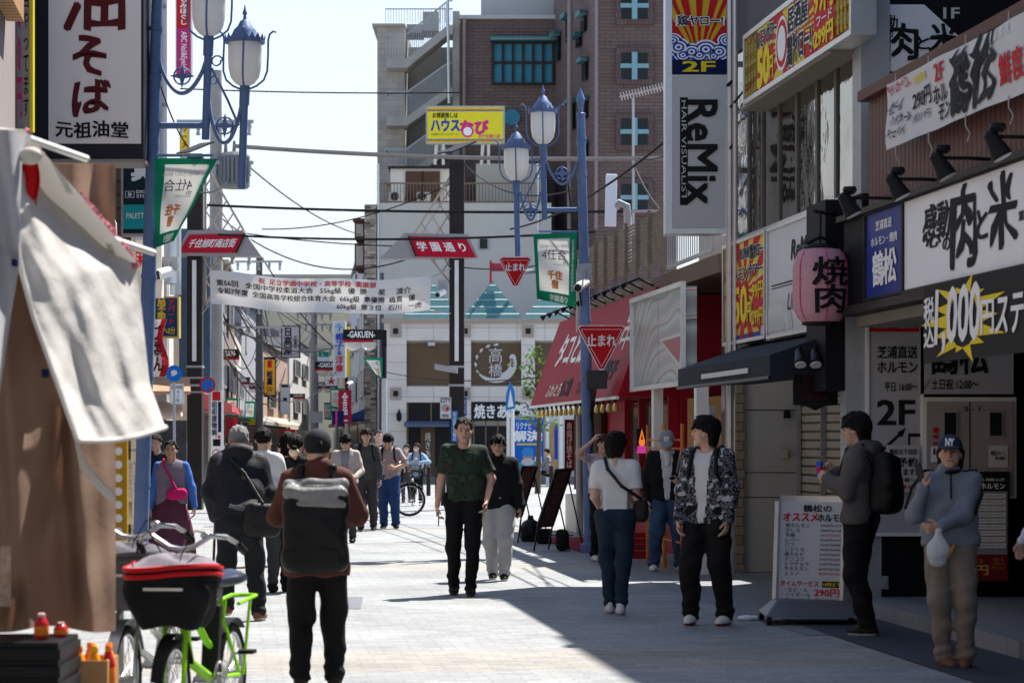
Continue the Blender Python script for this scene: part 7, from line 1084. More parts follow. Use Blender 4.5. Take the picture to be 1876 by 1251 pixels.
def fab(name, c=None, var=.12, scale=9, bump=.25, rough=.85): return M(name, c, rough, var, scale, bump=bump, bscale=90, spec=.2)
def person(lab, px, head_py, Y=None, foot_py=None, rz=180, top=None, trousers=None, skn='a', shoes=None, sole=None, hair='short', hair_c=(.012, .01, .01), h=.008, lean=0, twist=0, wr=(.25, .02, .83), wl=(-.25, .02, .83), er=(.6, -1, 0), el=(-.6, -1, 0), hand_r=(0, .15, -1), hand_l=(0, .15, -1), palm_r=(-1, 0, 0), palm_l=(1, 0, 0), curl=.5, fr=(.1, 0), fl=(-.1, 0), toe_r=0, toe_l=0, zr=0, zl=0, yaw=0, pitch=0, roll=0, sleeve=1.0, fat=1.0, wide=1.0, hem=.88, puff=0, hood=False, collar=0, head_s=1.0, cap=None, skirt=None, sit=None, fold=.0105, tuck=False, straps=None, inner=None, sleeve_m=None, cuff=0, mask=False, drop=0, hidden_r=False, hidden_l=False, extra=None, Hs=None, bare_arm=False, hairlen=0, cat="person"):
    if Y is None: Y = CH*F/(foot_py-HY)
    b = V(X(px, Y), Y, 0); Hm = Z(head_py, Y); S_ = Hs or Hm/(1.7-drop); t = thing("person", lab, "person", b, None, R(rz)); z0 = -drop
    pel = A_(0, 0, .93+z0); Tm = rot(-twist, -lean); tf = lambda x, y, z: pel+Tm@(A_(x, y, z+z0)-pel)
    up_ = Tm@A_(0, 0, 1); fw = Tm@A_(0, 1, 0)
    neck0, neck1 = tf(0, -.015, 1.40), tf(0, .0, 1.47); sh = {1: tf(.168, -.01, 1.375), -1: tf(-.168, -.01, 1.375)}
    Hm3 = rot(yaw, pitch, roll) @ np.eye(3); hc = tf(0, .005, 1.46)+Hm3@A_(0, .018, .115)*head_s; HP = lambda x, y, z: hc+Hm3@A_(x, y, z)*head_s; HR = lambda a: head_s*np.array(a)
    arms = {}
    for s, w_, e_ in ((1, wr, er), (-1, wl, el)): arms[s] = ik(sh[s], w_, .28, .25, e_)
    legs = {}
    hipj = {1: A_(.088, 0, .9+z0), -1: A_(-.088, 0, .9+z0)}
    for s, f_, zz in ((1, fr, zr), (-1, fl, zl)):
        kn, an = ik(hipj[s], (f_[0], f_[1]-.03, .085+zz), .425, .405, (s*.12, 1, 0)); legs[s] = (kn, an)
    # --- body: head, neck, arms, hands, trunk as one skin surface
    b_ = [Ell(HP(0, -.012, .035), HR((.074, .094, .085)), Hm3, .02), Ell(HP(0, .018, -.028), HR((.058, .066, .084)), Hm3, .03), Cap(HP(-.012, .062, -.094), HP(.012, .062, -.094), .018*head_s, bl=.03), Cap(HP(.042, .045, -.022), HP(.036, .035, -.06), .026*head_s, .02*head_s, bl=.03), Cap(HP(-.042, .045, -.022), HP(-.036, .035, -.06), .026*head_s, .02*head_s, bl=.03), Cap(HP(-.036, .07, .033), HP(.036, .07, .033), .014*head_s, bl=.02),
          Cap(HP(0, .084, .02), HP(0, .103, -.02), .0085*head_s, .0125*head_s, bl=.012), Cap(HP(-.011, .092, -.023), HP(.011, .092, -.023), .008*head_s, bl=.01), Cap(HP(-.016, .077, -.058), HP(.016, .077, -.058), .0085*head_s, bl=.012), Ell(HP(.075, -.006, -.004), HR((.011, .021, .032)), Hm3@rot(.4), .006), Ell(HP(-.075, -.006, -.004), HR((.011, .021, .032)), Hm3@rot(-.4), .006),
          Cap(HP(0, -.02, -.06), neck0, .05, .06, bl=.03), Cap(tf(-.1, 0, 1.34), tf(.1, 0, 1.34), .075, f=fw, k=.7, bl=.05), Cap(tf(0, 0, 1.3), tf(0, 0, 1.0), .1, f=fw, k=.7, bl=.05)]
    sub = [(Ell(HP(s*.031, .093, .011), HR((.017, .014, .009)), Hm3), .012) for s in (1, -1)]
    for s, hd, pn, hid in ((1, hand_r, palm_r, hidden_r), (-1, hand_l, palm_l, hidden_l)):
        el_, w_ = arms[s]; b_ += [Cap(sh[s], el_, .045*fat, .036*fat, bl=.04), Cap(el_, w_, .036*fat, .024, bl=.02)]
        if hid: continue
        f = nrm(np.array(hd, float)); pn = np.array(pn, float); pn = nrm(pn-f*(pn@f)); th = np.cross(f, pn); th = th*(1 if th@A_(0, 1, .3) > 0 else -1)
        b_.append(Cap(w_, w_+f*.03, .024, .026, pn, .6, .012)); b_.append(Cap(w_+f*.03+th*.012, w_+f*.082+th*.012, .026, .024, pn, .5, .012)); b_.append(Cap(w_+f*.03-th*.014, w_+f*.078-th*.016, .024, .022, pn, .5, .012))
        for j, (o_, l_) in enumerate(((.031, .068), (.011, .078), (-.009, .072), (-.028, .056))):
            c1 = curl*(.8+.12*j); p0 = w_+f*.083+th*o_; d1 = f*math.cos(c1)+pn*math.sin(c1); d2 = f*math.cos(c1*2.1)+pn*math.sin(c1*2.1); p1 = p0+d1*l_*.52; b_ += [Cap(p0, p1, .0092, .0085, bl=.006), Cap(p1, p1+d2*l_*.5, .0085, .0072, bl=.004)]
        q0 = w_+f*.03+th*.026; q1 = q0+nrm(f*.6+th*.65+pn*.35)*.04; b_ += [Cap(q0, q1, .0125, .0105, bl=.012), Cap(q1, q1+nrm(f*.85+th*.2+pn*.45)*.032, .0105, .0085, bl=.004)]
    vs, fs = sdf_mesh(b_, h*.8, None, sub); np_obj("body", vs, fs, skin(skn), t, scale=S_)
    yh = (vs-hc)@Hm3[:, 1]
    # face details sit on the skin
    def mbpart(nm, prims, m, hh=None, post=None, mi=None): v2, f2 = sdf_mesh(prims, hh or h*.5, post); return np_obj(nm, v2, f2, m, t, scale=S_)
    if h < .012:
        for s in (1, -1):
            mbpart("eye", [Ell(HP(s*.031, .0795, .0095), HR((.0125, .007, .0055)), Hm3)], M("eye_dark", (.02, .015, .012), .25), .003); mbpart("eyebrow", [Cap(HP(s*.018, .086, .0295), HP(s*.034, .083, .034), .0045, .0042, bl=.004), Cap(HP(s*.034, .083, .034), HP(s*.05, .071, .03), .0042, .003, bl=.004)], M("brow_hair", (.02, .015, .012), .8), .003)
        if not mask: mbpart("mouth", [Cap(HP(-.02, .083, -.058), HP(.02, .083, -.058), .0045, bl=.004), Cap(HP(-.012, .0865, -.0575), HP(.012, .0865, -.0575), .0042, bl=.004)], M("lips", (.3, .11, .09), .5), .003)
    if mask: mbpart("face_mask", [Ell(HP(0, .035, -.05), HR((.063, .068, .052)), Hm3)], fab("mask_white", (.65, .65, .66)), .008)
    # --- hair
    hp = []; post = None; rr = random.Random(int(px*7+head_py)); hcm = M("hair_%02d_%02d" % (int(hair_c[0]*99), int(hair_c[2]*99)), tuple(x*.6 for x in hair_c) if hair_c[0] < .1 else hair_c, .6, .4, 60, bump=.6, bscale=220, spec=.12)
    if hair:
        fringe, nape, vol = dict(short=(.058, -.05, 0), bowl=(.026, -.065, .006), mop=(.03, -.085, .012), long=(.05, -.15, .008), tied=(.062, -.06, 0), bald=(.115, -.05, -.004), thin=(.07, -.055, .0))[hair]
        hp = [Ell(HP(0, -.014, .036), HR((.083+vol, .103+vol, .094+vol)), Hm3, .02)]
        if hair in ('long', 'mop'): hp += [Cap(HP(s*.055, -.045, .0), HP(s*.05, -.055, nape), .05, .03, bl=.03) for s in (1, -1)]+[Cap(HP(0, -.07, 0), HP(0, -.075, nape), .055, .035, bl=.03)]
        nt_ = {'short': 50, 'bowl': 50, 'mop': 85, 'long': 60, 'tied': 12, 'bald': 4, 'thin': 26}[hair]
        for k in range(nt_):
            a = rr.uniform(0, 6.283); e = rr.uniform(-.25, 1.35); dirv = A_(math.cos(a)*math.cos(e), math.sin(a)*math.cos(e), math.sin(e)); p0 = dirv*A_(.078+vol, .098+vol, .09+vol)+A_(0, -.014, .036)
            fl = nrm(dirv*.28+A_(rr.uniform(-.5, .5), .35+rr.uniform(-.4, .4), -.9+rr.uniform(-.2, .7)*(e > .8)))*rr.uniform(.025, .05)
            if p0[1] > .05 and (p0+fl)[2] < fringe-.01: continue
            hp.append(Cap(HP(*p0), HP(*(p0+fl*1.25)), .012*head_s, .003*head_s, bl=.007))
        if hair == 'tied': hp += [Ell(HP(.0, -.125, -.03), HR((.036, .036, .034)), Hm3, .02)]
        if hair == 'bun': pass
        def post(p, d):
            q = (p-hc)@Hm3/head_s; st = np.sin(q[:, 0]*170+q[:, 2]*60)*.0016+np.sin(q[:, 0]*90-q[:, 1]*120+q[:, 2]*40)*.0022; d = d+st
            line = np.where(q[:, 1] > 0.03, fringe-(q[:, 1]-.09)*.15+.006*np.sin(q[:, 0]*130), 0); 
            zc_ = np.where(q[:, 1] > .045, line, np.where(q[:, 1] > -.025, np.where(np.abs(q[:, 0]) > .04, -.012+(q[:, 1]+.025)*.55 if hair != 'short' else .0+(q[:, 1]+.025)*.6, -.02), nape if hair not in ('long', 'mop') else -.3))
            d = np.maximum(d, (zc_+.007*np.sin(q[:, 0]*95+q[:, 1]*80)+.005*np.sin(q[:, 1]*190+q[:, 0]*60)-q[:, 2])*.8)
            return np.maximum(d, q[:, 2]-.035) if cap else d
        if cap is None or True:
            v2, f2 = sdf_mesh(hp, h*.75, post); np_obj("hair", v2, f2, hcm, t, scale=S_)
    if cap:
        cm, bm_, logo = cap; cp = [Ell(HP(0, -.014, .042), HR((.092, .112, .102)), Hm3, .02)]
        post = lambda p, d: np.maximum(d, -(((p-hc)@Hm3/head_s)[:, 2]-(.022 if bm_ else -.006)-((p-hc)@Hm3/head_s)[:, 1]*(.22 if bm_ else .62))*.85)
        v2, f2 = sdf_mesh(cp, h*.75, post); co = np_obj("cap", v2, f2, cm, t, scale=S_)
        if bm_ is not None: v2, f2 = sdf_mesh([Ell(HP(0, .11, .036), HR((.074, .085, .013)), Hm3@rot(0, -.22), .01)], h*.6, lambda p, d: np.maximum(d, -(((p-hc)@Hm3)[:, 1]-.06))); o = np_obj("cap_brim", v2, f2, bm_, co, scale=S_); o.parent = co
        if logo:
            mb = MB(); text(mb, logo, [V(0, 0, 0), V(1, 0, 0), V(1, 0, 1), V(0, 0, 1)], (-.03, .05, .03, .105), 0, .04, warp=lambda u, v: V(*(HP(-u, -.012+.108*math.sqrt(max(0, 1-(u/.09)**2-((v-.042)/.1)**2))+.004, v)*S_)))
            if mb.v: mb.v = [p+origin(t) for p in mb.v]; o = mb.build("lettering", ink("white" if logo != "ny" else "black"), t)
    # --- upper garment
    tw = 1.0*fat
    g = [Cap(tf(-.085*tw, .0, 1.29), tf(.085*tw, .0, 1.29), .118*tw+puff, f=fw, k=.78, bl=.05), Cap(tf(-.05, -.015, 1.405), tf(-.15, -.01, 1.385), .048+puff*.5, .044+puff*.5, bl=.05), Cap(tf(.05, -.015, 1.405), tf(.15, -.01, 1.385), .048+puff*.5, .044+puff*.5, bl=.05), Cap(tf(-.07*tw, .01, 1.1), tf(.07*tw, .01, 1.1), .118*tw+puff, f=fw, k=.82, bl=.08), Cap(tf(-.065*tw, .005, hem+.04), tf(.065*tw, .005, hem+.04), .128*tw+puff*1.1, f=fw, k=.82, bl=.08), Cap(tf(0, -.005, 1.41), tf(0, -.005, 1.435), .062, .058, bl=.03)]
    sl = []
    for s in (1, -1):
        el_, w_ = arms[s]; base = [Cap(sh[s]*.98+tf(0, -.01, 1.385)*.02, el_, .056*fat+puff*.7, .05*fat+puff*.8, bl=.04)]
        if sleeve >= 1: base.append(Cap(el_, el_+(w_-el_)*.97, .052*fat+puff*.8, .036*fat+puff*.7, bl=.03))
        else: e2 = sh[s]+(el_-sh[s])*(sleeve*1.25); base = [Cap(sh[s], e2+(e2-sh[s])*.35, .057*fat, .064*fat, bl=.04)]
        sl += base
    if sleeve_m is None: g += sl
    if hood: g += [Ell(tf(0, -.1, 1.42), (.115, .062, .07), None, .03), Cap(tf(-.08, -.05, 1.45), tf(.08, -.05, 1.45), .035, bl=.04)]
    if collar: g += [Cap(tf(-.02, 0, 1.43), tf(.02, 0, 1.45), .066+collar*.1, bl=.02)]
    hemz = hem; hn = up_
    def post(p, d):
        d = folds(p, d, fold, px, 22); q = (p-pel)@Tm; zz = q[:, 2]+pel[2]-z0; dd = hemz-zz+.008*np.sin(q[:, 0]*30+px)
        core = np.abs(q[:, 0]) < .2*fat
        for s in (1, -1): pass
        a = np.where(core, dd, -1); arm = np.min([c(p) for c in sl], 0) if sl else 9; d = np.where(arm < .03, d, np.maximum(d, a))
        if sleeve < 1:
            for s in (1, -1):
                u_ = nrm(arms[s][0]-sh[s]); e2 = sh[s]+(arms[s][0]-sh[s])*(sleeve*1.25); tt = (p-e2)@u_; rad = np.sqrt(np.maximum(((p-e2)**2).sum(1)-tt*tt, 0)); d = np.where((rad < .12) & (p[:, 0]*s > .12), np.maximum(d, tt), d)
        return d
    nk = [(Cap(tf(0, .02, 1.46), tf(0, .04, 1.6), .062, .07), .015)] if not collar else []
    mats = top if isinstance(top, list) else [top]
    v2, f2 = sdf_mesh(g, h*1.25, post, nk); mi = None
    if inner is not None:                                # an open front shows the shirt beneath
        c_ = v2[f2].mean(1); q = (c_-pel)@Tm; zz = q[:, 2]+pel[2]-z0; mi = ((np.abs(q[:, 0]-.01) < .025+.05*np.clip((zz-.85)/.55, 0, 1)) & (q[:, 1] > .03)).astype(int); mats = [mats[0], inner]
    ro = np_obj("jacket" if sleeve >= 1 else "shirt", v2, f2, mats, t, mi, scale=S_)
    if sleeve_m is not None:
        for s in (0, 1): v2, f2 = sdf_mesh(sl[s*2:s*2+2] if sleeve >= 1 else sl[s:s+1], h*1.25, lambda p, d: folds(p, d, fold, px, 26)); np_obj("sleeve", v2, f2, sleeve_m, t, scale=S_)
    # --- trousers or skirt
    if skirt is None:
        wd = wide; lg = [Cap((-.07*fat, 0, .94+z0), (.07*fat, 0, .94+z0), .108*fat, f=(0, 1, 0), k=.85, bl=.05), Cap((-.05, -.02, .88+z0), (.05, -.02, .88+z0), .105*fat, f=(0, 1, 0), k=.9, bl=.05)]
        for s in (1, -1):
            kn, an = legs[s]; lg += [Cap(hipj[s], kn, .096*fat*(.6+.4*wd), .07*(.35+.65*wd), bl=.04), Cap(kn, an+A_(0, 0, -.0), .068*(.35+.65*wd), .053*(.3+.7*wd), bl=.04)]
            if cuff: lg.append(Cap(an+A_(0, .01, .01), an+A_(0, .012, .035), .05*wd+.008, bl=.02))
        lcut = [legs[s][1] for s in (1, -1)]
        def post(p, d):
            low = np.exp(-((p[:, 2]-.12)/.09)**2); d = folds(p, d, .0085+.003*(wd-1), px+3, 24)+low*.006*np.sin(p[:, 2]*75+p[:, 0]*20); cutz = np.where(((p-lcut[0])**2).sum(1) < ((p-lcut[1])**2).sum(1), lcut[0][2], lcut[1][2])-.045; return np.maximum(np.maximum(d, cutz-p[:, 2]), p[:, 2]-(.985+z0))
        v2, f2 = sdf_mesh(lg, h*1.3, post); np_obj("trousers", v2, f2, trousers, t, scale=S_)
    else:
        mb = MB(); zt_, zb2, rt, rb_ = skirt; o0 = origin(t)
        mb.grid(lambda u, v: o0+V(*( (A_(math.cos(u*6.2832)*(rb_+(rt-rb_)*v**1.3)*(1+.07*(1-v)*math.sin(u*6.2832*7+1)+.05*(1-v)*math.sin(u*6.2832*12)), math.sin(u*6.2832)*(rb_+(rt-rb_)*v**1.3)*.8*(1+.07*(1-v)*math.sin(u*6.2832*9)), zb2+(zt_-zb2)*v+.015*math.sin(u*12)*(1-v)) + A_(.05*(1-v)**2, 0, 0))*S_)), 72, 20, 0, .004); mb.build("skirt", trousers, t, smooth=True)
        for s in (1, -1): kn, an = legs[s]; v2, f2 = sdf_mesh([Cap(kn, an, .05, .035)], h*1.3); np_obj("leg", v2, f2, skin(skn), t, scale=S_)
    # --- shoes
    for s, ta in ((1, toe_r), (-1, toe_l)):
        an = legs[s][1]; c_, s_ = math.cos(ta), math.sin(ta); fd = A_(-s_, c_, 0); tip = -.5 if (zr if s > 0 else zl) > .03 else 0; ff = nrm(fd+A_(0, 0, tip)); n_ = A_(0, 0, 1); g0 = an+A_(0, 0, -.045)
        hl = g0-ff*.045+n_*(.0); to = g0+ff*.13
        v2, f2 = sdf_mesh([Cap(hl, g0+ff*.06, .037, .04, n_, 1.0, .03), Cap(g0+ff*.05, to-n_*.012, .041, .034, n_, .85, .04), Cap(an-ff*.015, g0, .042, .04, bl=.03)], h*.9, lambda p, d: np.maximum(d, -(p[:, 2]-(g0[2]-.04)) if tip == 0 else d))
        cz = v2[f2].mean(1)[:, 2]; np_obj("shoe", v2, f2, [shoes, sole or shoes], t, (cz < g0[2]-.016).astype(int), scale=S_)
    t["scale_note"] = S_; del t["scale_note"]
    Mw = Matrix.Translation(b) @ Matrix.Rotation(R(rz), 4, 'Z'); W = lambda p: Mw @ V(*(np.array(p, float)*S_))
    return dict(t=t, S=S_, W=W, arms=arms, sh=sh, tf=tf, HP=HP, Rz=Mw, fw=fw, up=up_)
def held(name, lab, cat, W, prims, m, h=.006, post=None, S=1.0):
    """a carried thing, meshed in its carrier's frame and placed in the world as its own object"""
    vs, fs = sdf_mesh(prims, h, post); vs = np.array([tuple(W(p)) for p in vs]); c = vs.mean(0); o = np_obj(name, vs-c, fs, m, None); o.location = V(*c); tag(o, lab, cat); return o
def phone(pr, s, lab, d=None):
    W = pr["W"]; el_, w_ = pr["arms"][s]; return w_
black_f = fab("cloth_black", (.006, .006, .007)); char_f = fab("cloth_charcoal", (.045, .047, .05)); navy_f = fab("cloth_navy", (.016, .02, .032)); white_f = fab("cloth_white", (.62, .62, .63), .05); denim = fab("denim", (.03, .06, .12), .35, 5); denim_d = fab("denim_dark", (.012, .024, .045), .3, 5); shoe_w = M("shoe_white", (.6, .59, .58), .5, .08, 10); shoe_k = M("shoe_black", (.012, .012, .012), .5); sole_w = M("sole_white", (.55, .54, .52), .6)
def camo(name, cols, scale, vor=False):
    m = fab(name, cols[0]); n = m.node_tree.nodes; l = m.node_tree.links; tc = n.new("ShaderNodeTexCoord"); tx = n.new("ShaderNodeTexVoronoi" if vor else "ShaderNodeTexNoise"); tx.inputs["Scale"].default_value = scale; 
    if vor: tx.feature = 'DISTANCE_TO_EDGE'; nz = n.new("ShaderNodeTexNoise"); nz.inputs["Scale"].default_value = scale*.7; mx = n.new("ShaderNodeMixRGB"); mx.inputs[0].default_value = .25; l.new(tc.outputs["Object"], mx.inputs[1]); l.new(tc.outputs["Object"], nz.inputs[0]); l.new(nz.outputs["Color"], mx.inputs[2]); l.new(mx.outputs[0], tx.inputs[0])
    else: tx.inputs["Detail"].default_value = 2; l.new(tc.outputs["Object"], tx.inputs[0])
    cr = n.new("ShaderNodeValToRGB"); cr.color_ramp.interpolation = 'CONSTANT' if not vor else 'LINEAR'; l.new(tx.outputs[0], cr.inputs[0]); ps = [0, .42, .5, .58] if not vor else [0, .03, .06, .3, .42]
    for i, c_ in enumerate(cols): e = cr.color_ramp.elements[i] if i < 2 else cr.color_ramp.elements.new(ps[i]); e.position = ps[i]; e.color = (*c_, 1)
    l.new(cr.outputs[0], n["Principled BSDF"].inputs[0]); return m
def backpack(pr, lab, m, flap=None, w_=.15, zt=1.40, zb=1.0, d=.15, name="backpack"):
    W, tf, S_ = pr["W"], pr["tf"], pr["S"]; y0 = -.125; r_ = .055; tpr = lambda z: (1 if flap is not None else 1-.3*((z-zb)/(zt-zb))**2); px_ = [Cap(tf(-(w_-r_)*tpr(z), y0-.04, z), tf((w_-r_)*tpr(z), y0-.04, z), r_, bl=.05) for z in np.linspace(zb+r_, zt-r_, 6)]+[Cap(tf(-(w_-r_)*tpr(z), y0-(d-r_)*(1.25-.6*abs((z-zb)/(zt-zb)-.35)), z), tf((w_-r_)*tpr(z), y0-(d-r_)*(1.25-.6*abs((z-zb)/(zt-zb)-.35)), z), r_, bl=.06) for z in np.linspace(zb+r_, zt-r_*1.4, 6)]
    root = thing(name, lab, "backpack", W(tf(0, y0-.08, zb))); o0 = origin(root)
    def add(nm, prims, mm, par, hh=.009, post=None): vs, fs = sdf_mesh(prims, hh, post); vs = np.array([tuple(W(p)-o0) for p in vs]); return np_obj(nm, vs, fs, mm, par)
    add("bag_body", px_, m, root, .01, lambda p, dd: folds(p, dd, .008, 4, 20))
    if flap is not None: add("top_flap", [Cap(tf(-w_+.03, y0-.03, zt-.0), tf(w_-.03, y0-.03, zt), .04, bl=.03), Cap(tf(-w_+.03, y0-d+.03, zt-.05), tf(w_-.03, y0-d+.03, zt-.05), .038, bl=.06), Cap(tf(-w_+.03, y0-d+.015, zt-.13), tf(w_-.03, y0-d+.015, zt-.13), .02, bl=.06)], flap, root, .009, lambda p, dd: folds(p, dd, .007, 2, 34)); add("pocket", [Cap(tf(-w_+.06, y0-d-.005, z), tf(w_-.06, y0-d-.005, z), .018, bl=.03) for z in (zb+.06, zb+.1, zb+.14)], m, root, .01)
    for s in (1, -1): add("shoulder_strap", [Cap(tf(s*.1, y0+.0, zt-.06), tf(s*.105, -.05, 1.452), .02, f=(1, 0, 0), k=1.3, bl=.02), Cap(tf(s*.105, -.05, 1.452), tf(s*.105, .07, 1.42), .02, bl=.02), Cap(tf(s*.105, .07, 1.42), tf(s*.12, .125, 1.25), .018, bl=.02), Cap(tf(s*.12, .125, 1.25), tf(s*.16, .02, 1.12), .014, bl=.02)], m, root, .008)
    return root
def strap_bag(pr, lab, m, s, bagpos, size=(.11, .04, .08), front=True, strap_m=None, name="shoulder_bag", zs=1.46):
    """crossbody bag: strap over the shoulder s, bag at the opposite hip"""
    W, tf = pr["W"], pr["tf"]; p = tf(*bagpos); root = thing(name, lab, "bag", W(p)); o0 = origin(root)
    def add(nm, prims, mm, hh=.008, post=None): vs, fs = sdf_mesh(prims, hh, post); vs = np.array([tuple(W(q)-o0) for q in vs]); return np_obj(nm, vs, fs, mm, root)
    a, b2, c_ = size; add("bag_body", [Cap(p+A_(-a+b2, 0, z), p+A_(a-b2, 0, z), b2, f=(0, 1, 0), k=.8, bl=.05) for z in np.linspace(-c_+b2, c_-b2, 4)], m, .008, lambda q, d: folds(q, d, .004, 6, 30))
    sx = s*.1; yb, yf = -.135, .135; pts_b = [tf(sx, -.03, zs), tf(sx*.7, yb+.02, 1.36), tf(bagpos[0]*.35+sx*.2, yb-.012, 1.2), p+A_(0, -.05 if bagpos[1] < .05 else -.1, c_)]; pts_f = [tf(sx, -.03, zs), tf(sx*.9, .075, 1.4), tf(sx*.2+bagpos[0]*.35, yf+.0, 1.22), p+A_(0, .05, c_)]
    for pts in (pts_b, pts_f): add("strap", [Cap(pts[k], pts[k+1], .017, f=(0, 1, 0), k=.4, bl=.01) for k in range(3)], strap_m or m, .006)
    return root
def handset(pr, s, lab, dirv, nrm_, off=(0, 0, 0), size=(.036, .075), m=None, name="smartphone", cat="phone"):
    W = pr["W"]; w_ = pr["arms"][s][1]; c = w_+A_(*off); u = nrm(A_(*dirv)); n_ = A_(*nrm_); n_ = nrm(n_-u*(n_@u)); r_ = np.cross(u, n_); root = thing(name, lab, cat, W(c)); mb = MB(); o = [c-r_*size[0]-u*size[1]-n_*.004]; P0 = W(o[0]); ux = W(o[0]+r_*2*size[0])-P0; uy = W(o[0]+u*2*size[1])-P0; uz = W(o[0]+n_*.009)-P0; mb.obox(P0, ux, uy, uz); mb.build("phone_case", m or M("phone_black", (.015, .015, .018), .3), root, bevel=.003); mb = MB(); mb.obox(P0+ux*.06+uy*.04+uz*1.02, ux*.88, uy*.92, uz*.1); mb.build("screen", M("phone_screen", (.02, .022, .03), .08), root); return root
# ---------------------------------------------------------------- the people of the street
grey_hair = (.22, .22, .22); dk = (.012, .01, .01); brn_h = (.03, .017, .01)
# man in the green shirt walking towards the camera
p = person("man in dark green camouflage t-shirt and black trousers walking toward the camera", 850, 765, foot_py=1090, rz=183, top=camo("camo_green", [(.03, .055, .03), (.014, .028, .018), (.035, .035, .022), (.02, .045, .028)], 9), trousers=black_f, shoes=shoe_k, sole=M("sole_dark", (.1, .1, .1), .6), hair='thin', hair_c=(.03, .028, .027), wr=(.27, .03, .78), wl=(-.21, .1, .9), el=(-.8, -.7, 0), hand_l=(.1, .5, -1), hand_r=(0, .2, -1), fr=(.095, -.1), fl=(-.06, .12), sleeve=.62, fat=1.06, hem=.9, pitch=-.08, curl=.7, h=.0075)
handset(p, 1, "dark smartphone in the hanging hand of the man in green", (0, .2, -1), (-1, 0, 0), (-.012, .02, -.12), (.034, .07))
# young man in black jacket and wide grey trousers just behind
p = person("young man with bowl-cut hair in black jacket and wide light grey trousers", 913, 797, foot_py=1062, rz=176, top=black_f, trousers=fab("sweat_grey", (.36, .36, .36), .08), shoes=shoe_k, sole=sole_w, skn='b', hair='bowl', wr=(.24, .05, .84), wl=(-.27, .08, .84), hand_l=(0, .3, -1), fr=(.07, -.08), fl=(-.08, .14), wide=1.45, fat=1.12, hem=.84, puff=.012, collar=.12, curl=.4, pitch=-.06, h=.0085)
# man with backpack in the foreground, from behind
p = person("man from behind in brown jacket and dark cap carrying a large black backpack", 581, 787, Y=15.1, rz=2, top=fab("jacket_brown", (.085, .03, .022), .15, 5), trousers=fab("trousers_black", (.006, .006, .007)), shoes=M("shoe_dark_brown", (.03, .02, .015), .6), hair='thin', hair_c=dk, cap=(fab("cap_navy", (.014, .016, .022)), None, None), wr=(.1, .28, 1.1), wl=(-.11, .28, 1.08), er=(.65, -.6, 0), el=(-.65, -.6, 0), hand_r=(-.5, .8, .2), hand_l=(.5, .8, .2), palm_r=(0, 0, 1), palm_l=(0, 0, 1), fr=(.11, .12), fl=(-.1, -.12), zl=.03, wide=1.32, fat=1.06, hem=.74, puff=.014, pitch=-.32, h=.0075, fold=.007, collar=.1)
backpack(p, "large black backpack with shiny grey roll top on the brown-jacketed man's back", fab("pack_black", (.006, .006, .007), .2, 6, .3, .5), M("pack_grey", (.2, .2, .2), .28, .2, 14, bump=.3), .205, 1.34, .78, .15)
# hunched old man with stick
p = person("stooped grey-haired man in dark hooded puffer jacket leaning on a stick, seen from behind", 437, 803, foot_py=1137, Hs=1.02, rz=6, top=fab("puffer_navy", (.011, .013, .019), .2, 5, .4, .6), trousers=fab("trousers_slate", (.012, .015, .018)), shoes=M("shoe_tan", (.2, .09, .04), .5), sole=sole_w, hair='thin', hair_c=grey_hair, lean=.42, pitch=-.35, wr=(.22, .25, .86), wl=(-.2, .2, .86), el=(-.5, -.8, 0), er=(.5, -.8, 0), fr=(.17, .05), fl=(-.1, .3), wide=1.25, fat=1.08, puff=.02, hem=.84, hood=True, h=.008, fold=.008, toe_r=-.3)
W = p["W"]; w_ = p["arms"][-1][1]; t = thing("walking_stick", "thin brown walking stick in the stooped man's left hand", "walking stick", W((w_[0], w_[1], 0))); mb = MB(); mb.tube([W(w_+A_(-.03, .05, -.84)), W(w_+A_(0, .03, -.05)), W(w_+A_(0, .03, .0)), W(w_+A_(0, -.06, .01))], .012, 8); mb.build("shaft", M("stick_brown", (.12, .05, .02), .4), t, smooth=True)
strap_bag(p, "black crossbody bag hanging at the stooped man's right hip", fab("bag_nylon", (.012, .012, .013), .2, 6, .3, .45), -1, (.2, -.1, .8), (.15, .06, .14), zs=1.5)
# woman in blue with long maroon skirt
p = person("woman with blue sleeves, grey blouse and long maroon skirt walking by the blue lamp post", 314, 806, Y=27.5, rz=180, top=fab("blouse_mauve", (.19, .16, .21), .08), sleeve_m=fab("sleeve_blue", (.05, .14, .42), .15), trousers=fab("skirt_maroon", (.1, .028, .05), .12, 3), shoes=shoe_k, skn='b', hair='tied', hair_c=dk, skirt=(1.0, .27, .15, .36), wr=(.26, .02, .84), wl=(-.3, .05, .86), er=(.8, -.5, 0), el=(-.8, -.5, 0), fr=(.1, 0), fl=(-.09, .15), hem=.9, puff=.008, h=.0085, pitch=.0, fold=.004)
strap_bag(p, "bright pink shoulder bag at the skirted woman's hip", fab("bag_pink", (.5, .01, .12), .1), 1, (-.09, .17, 1.03), (.11, .04, .065))
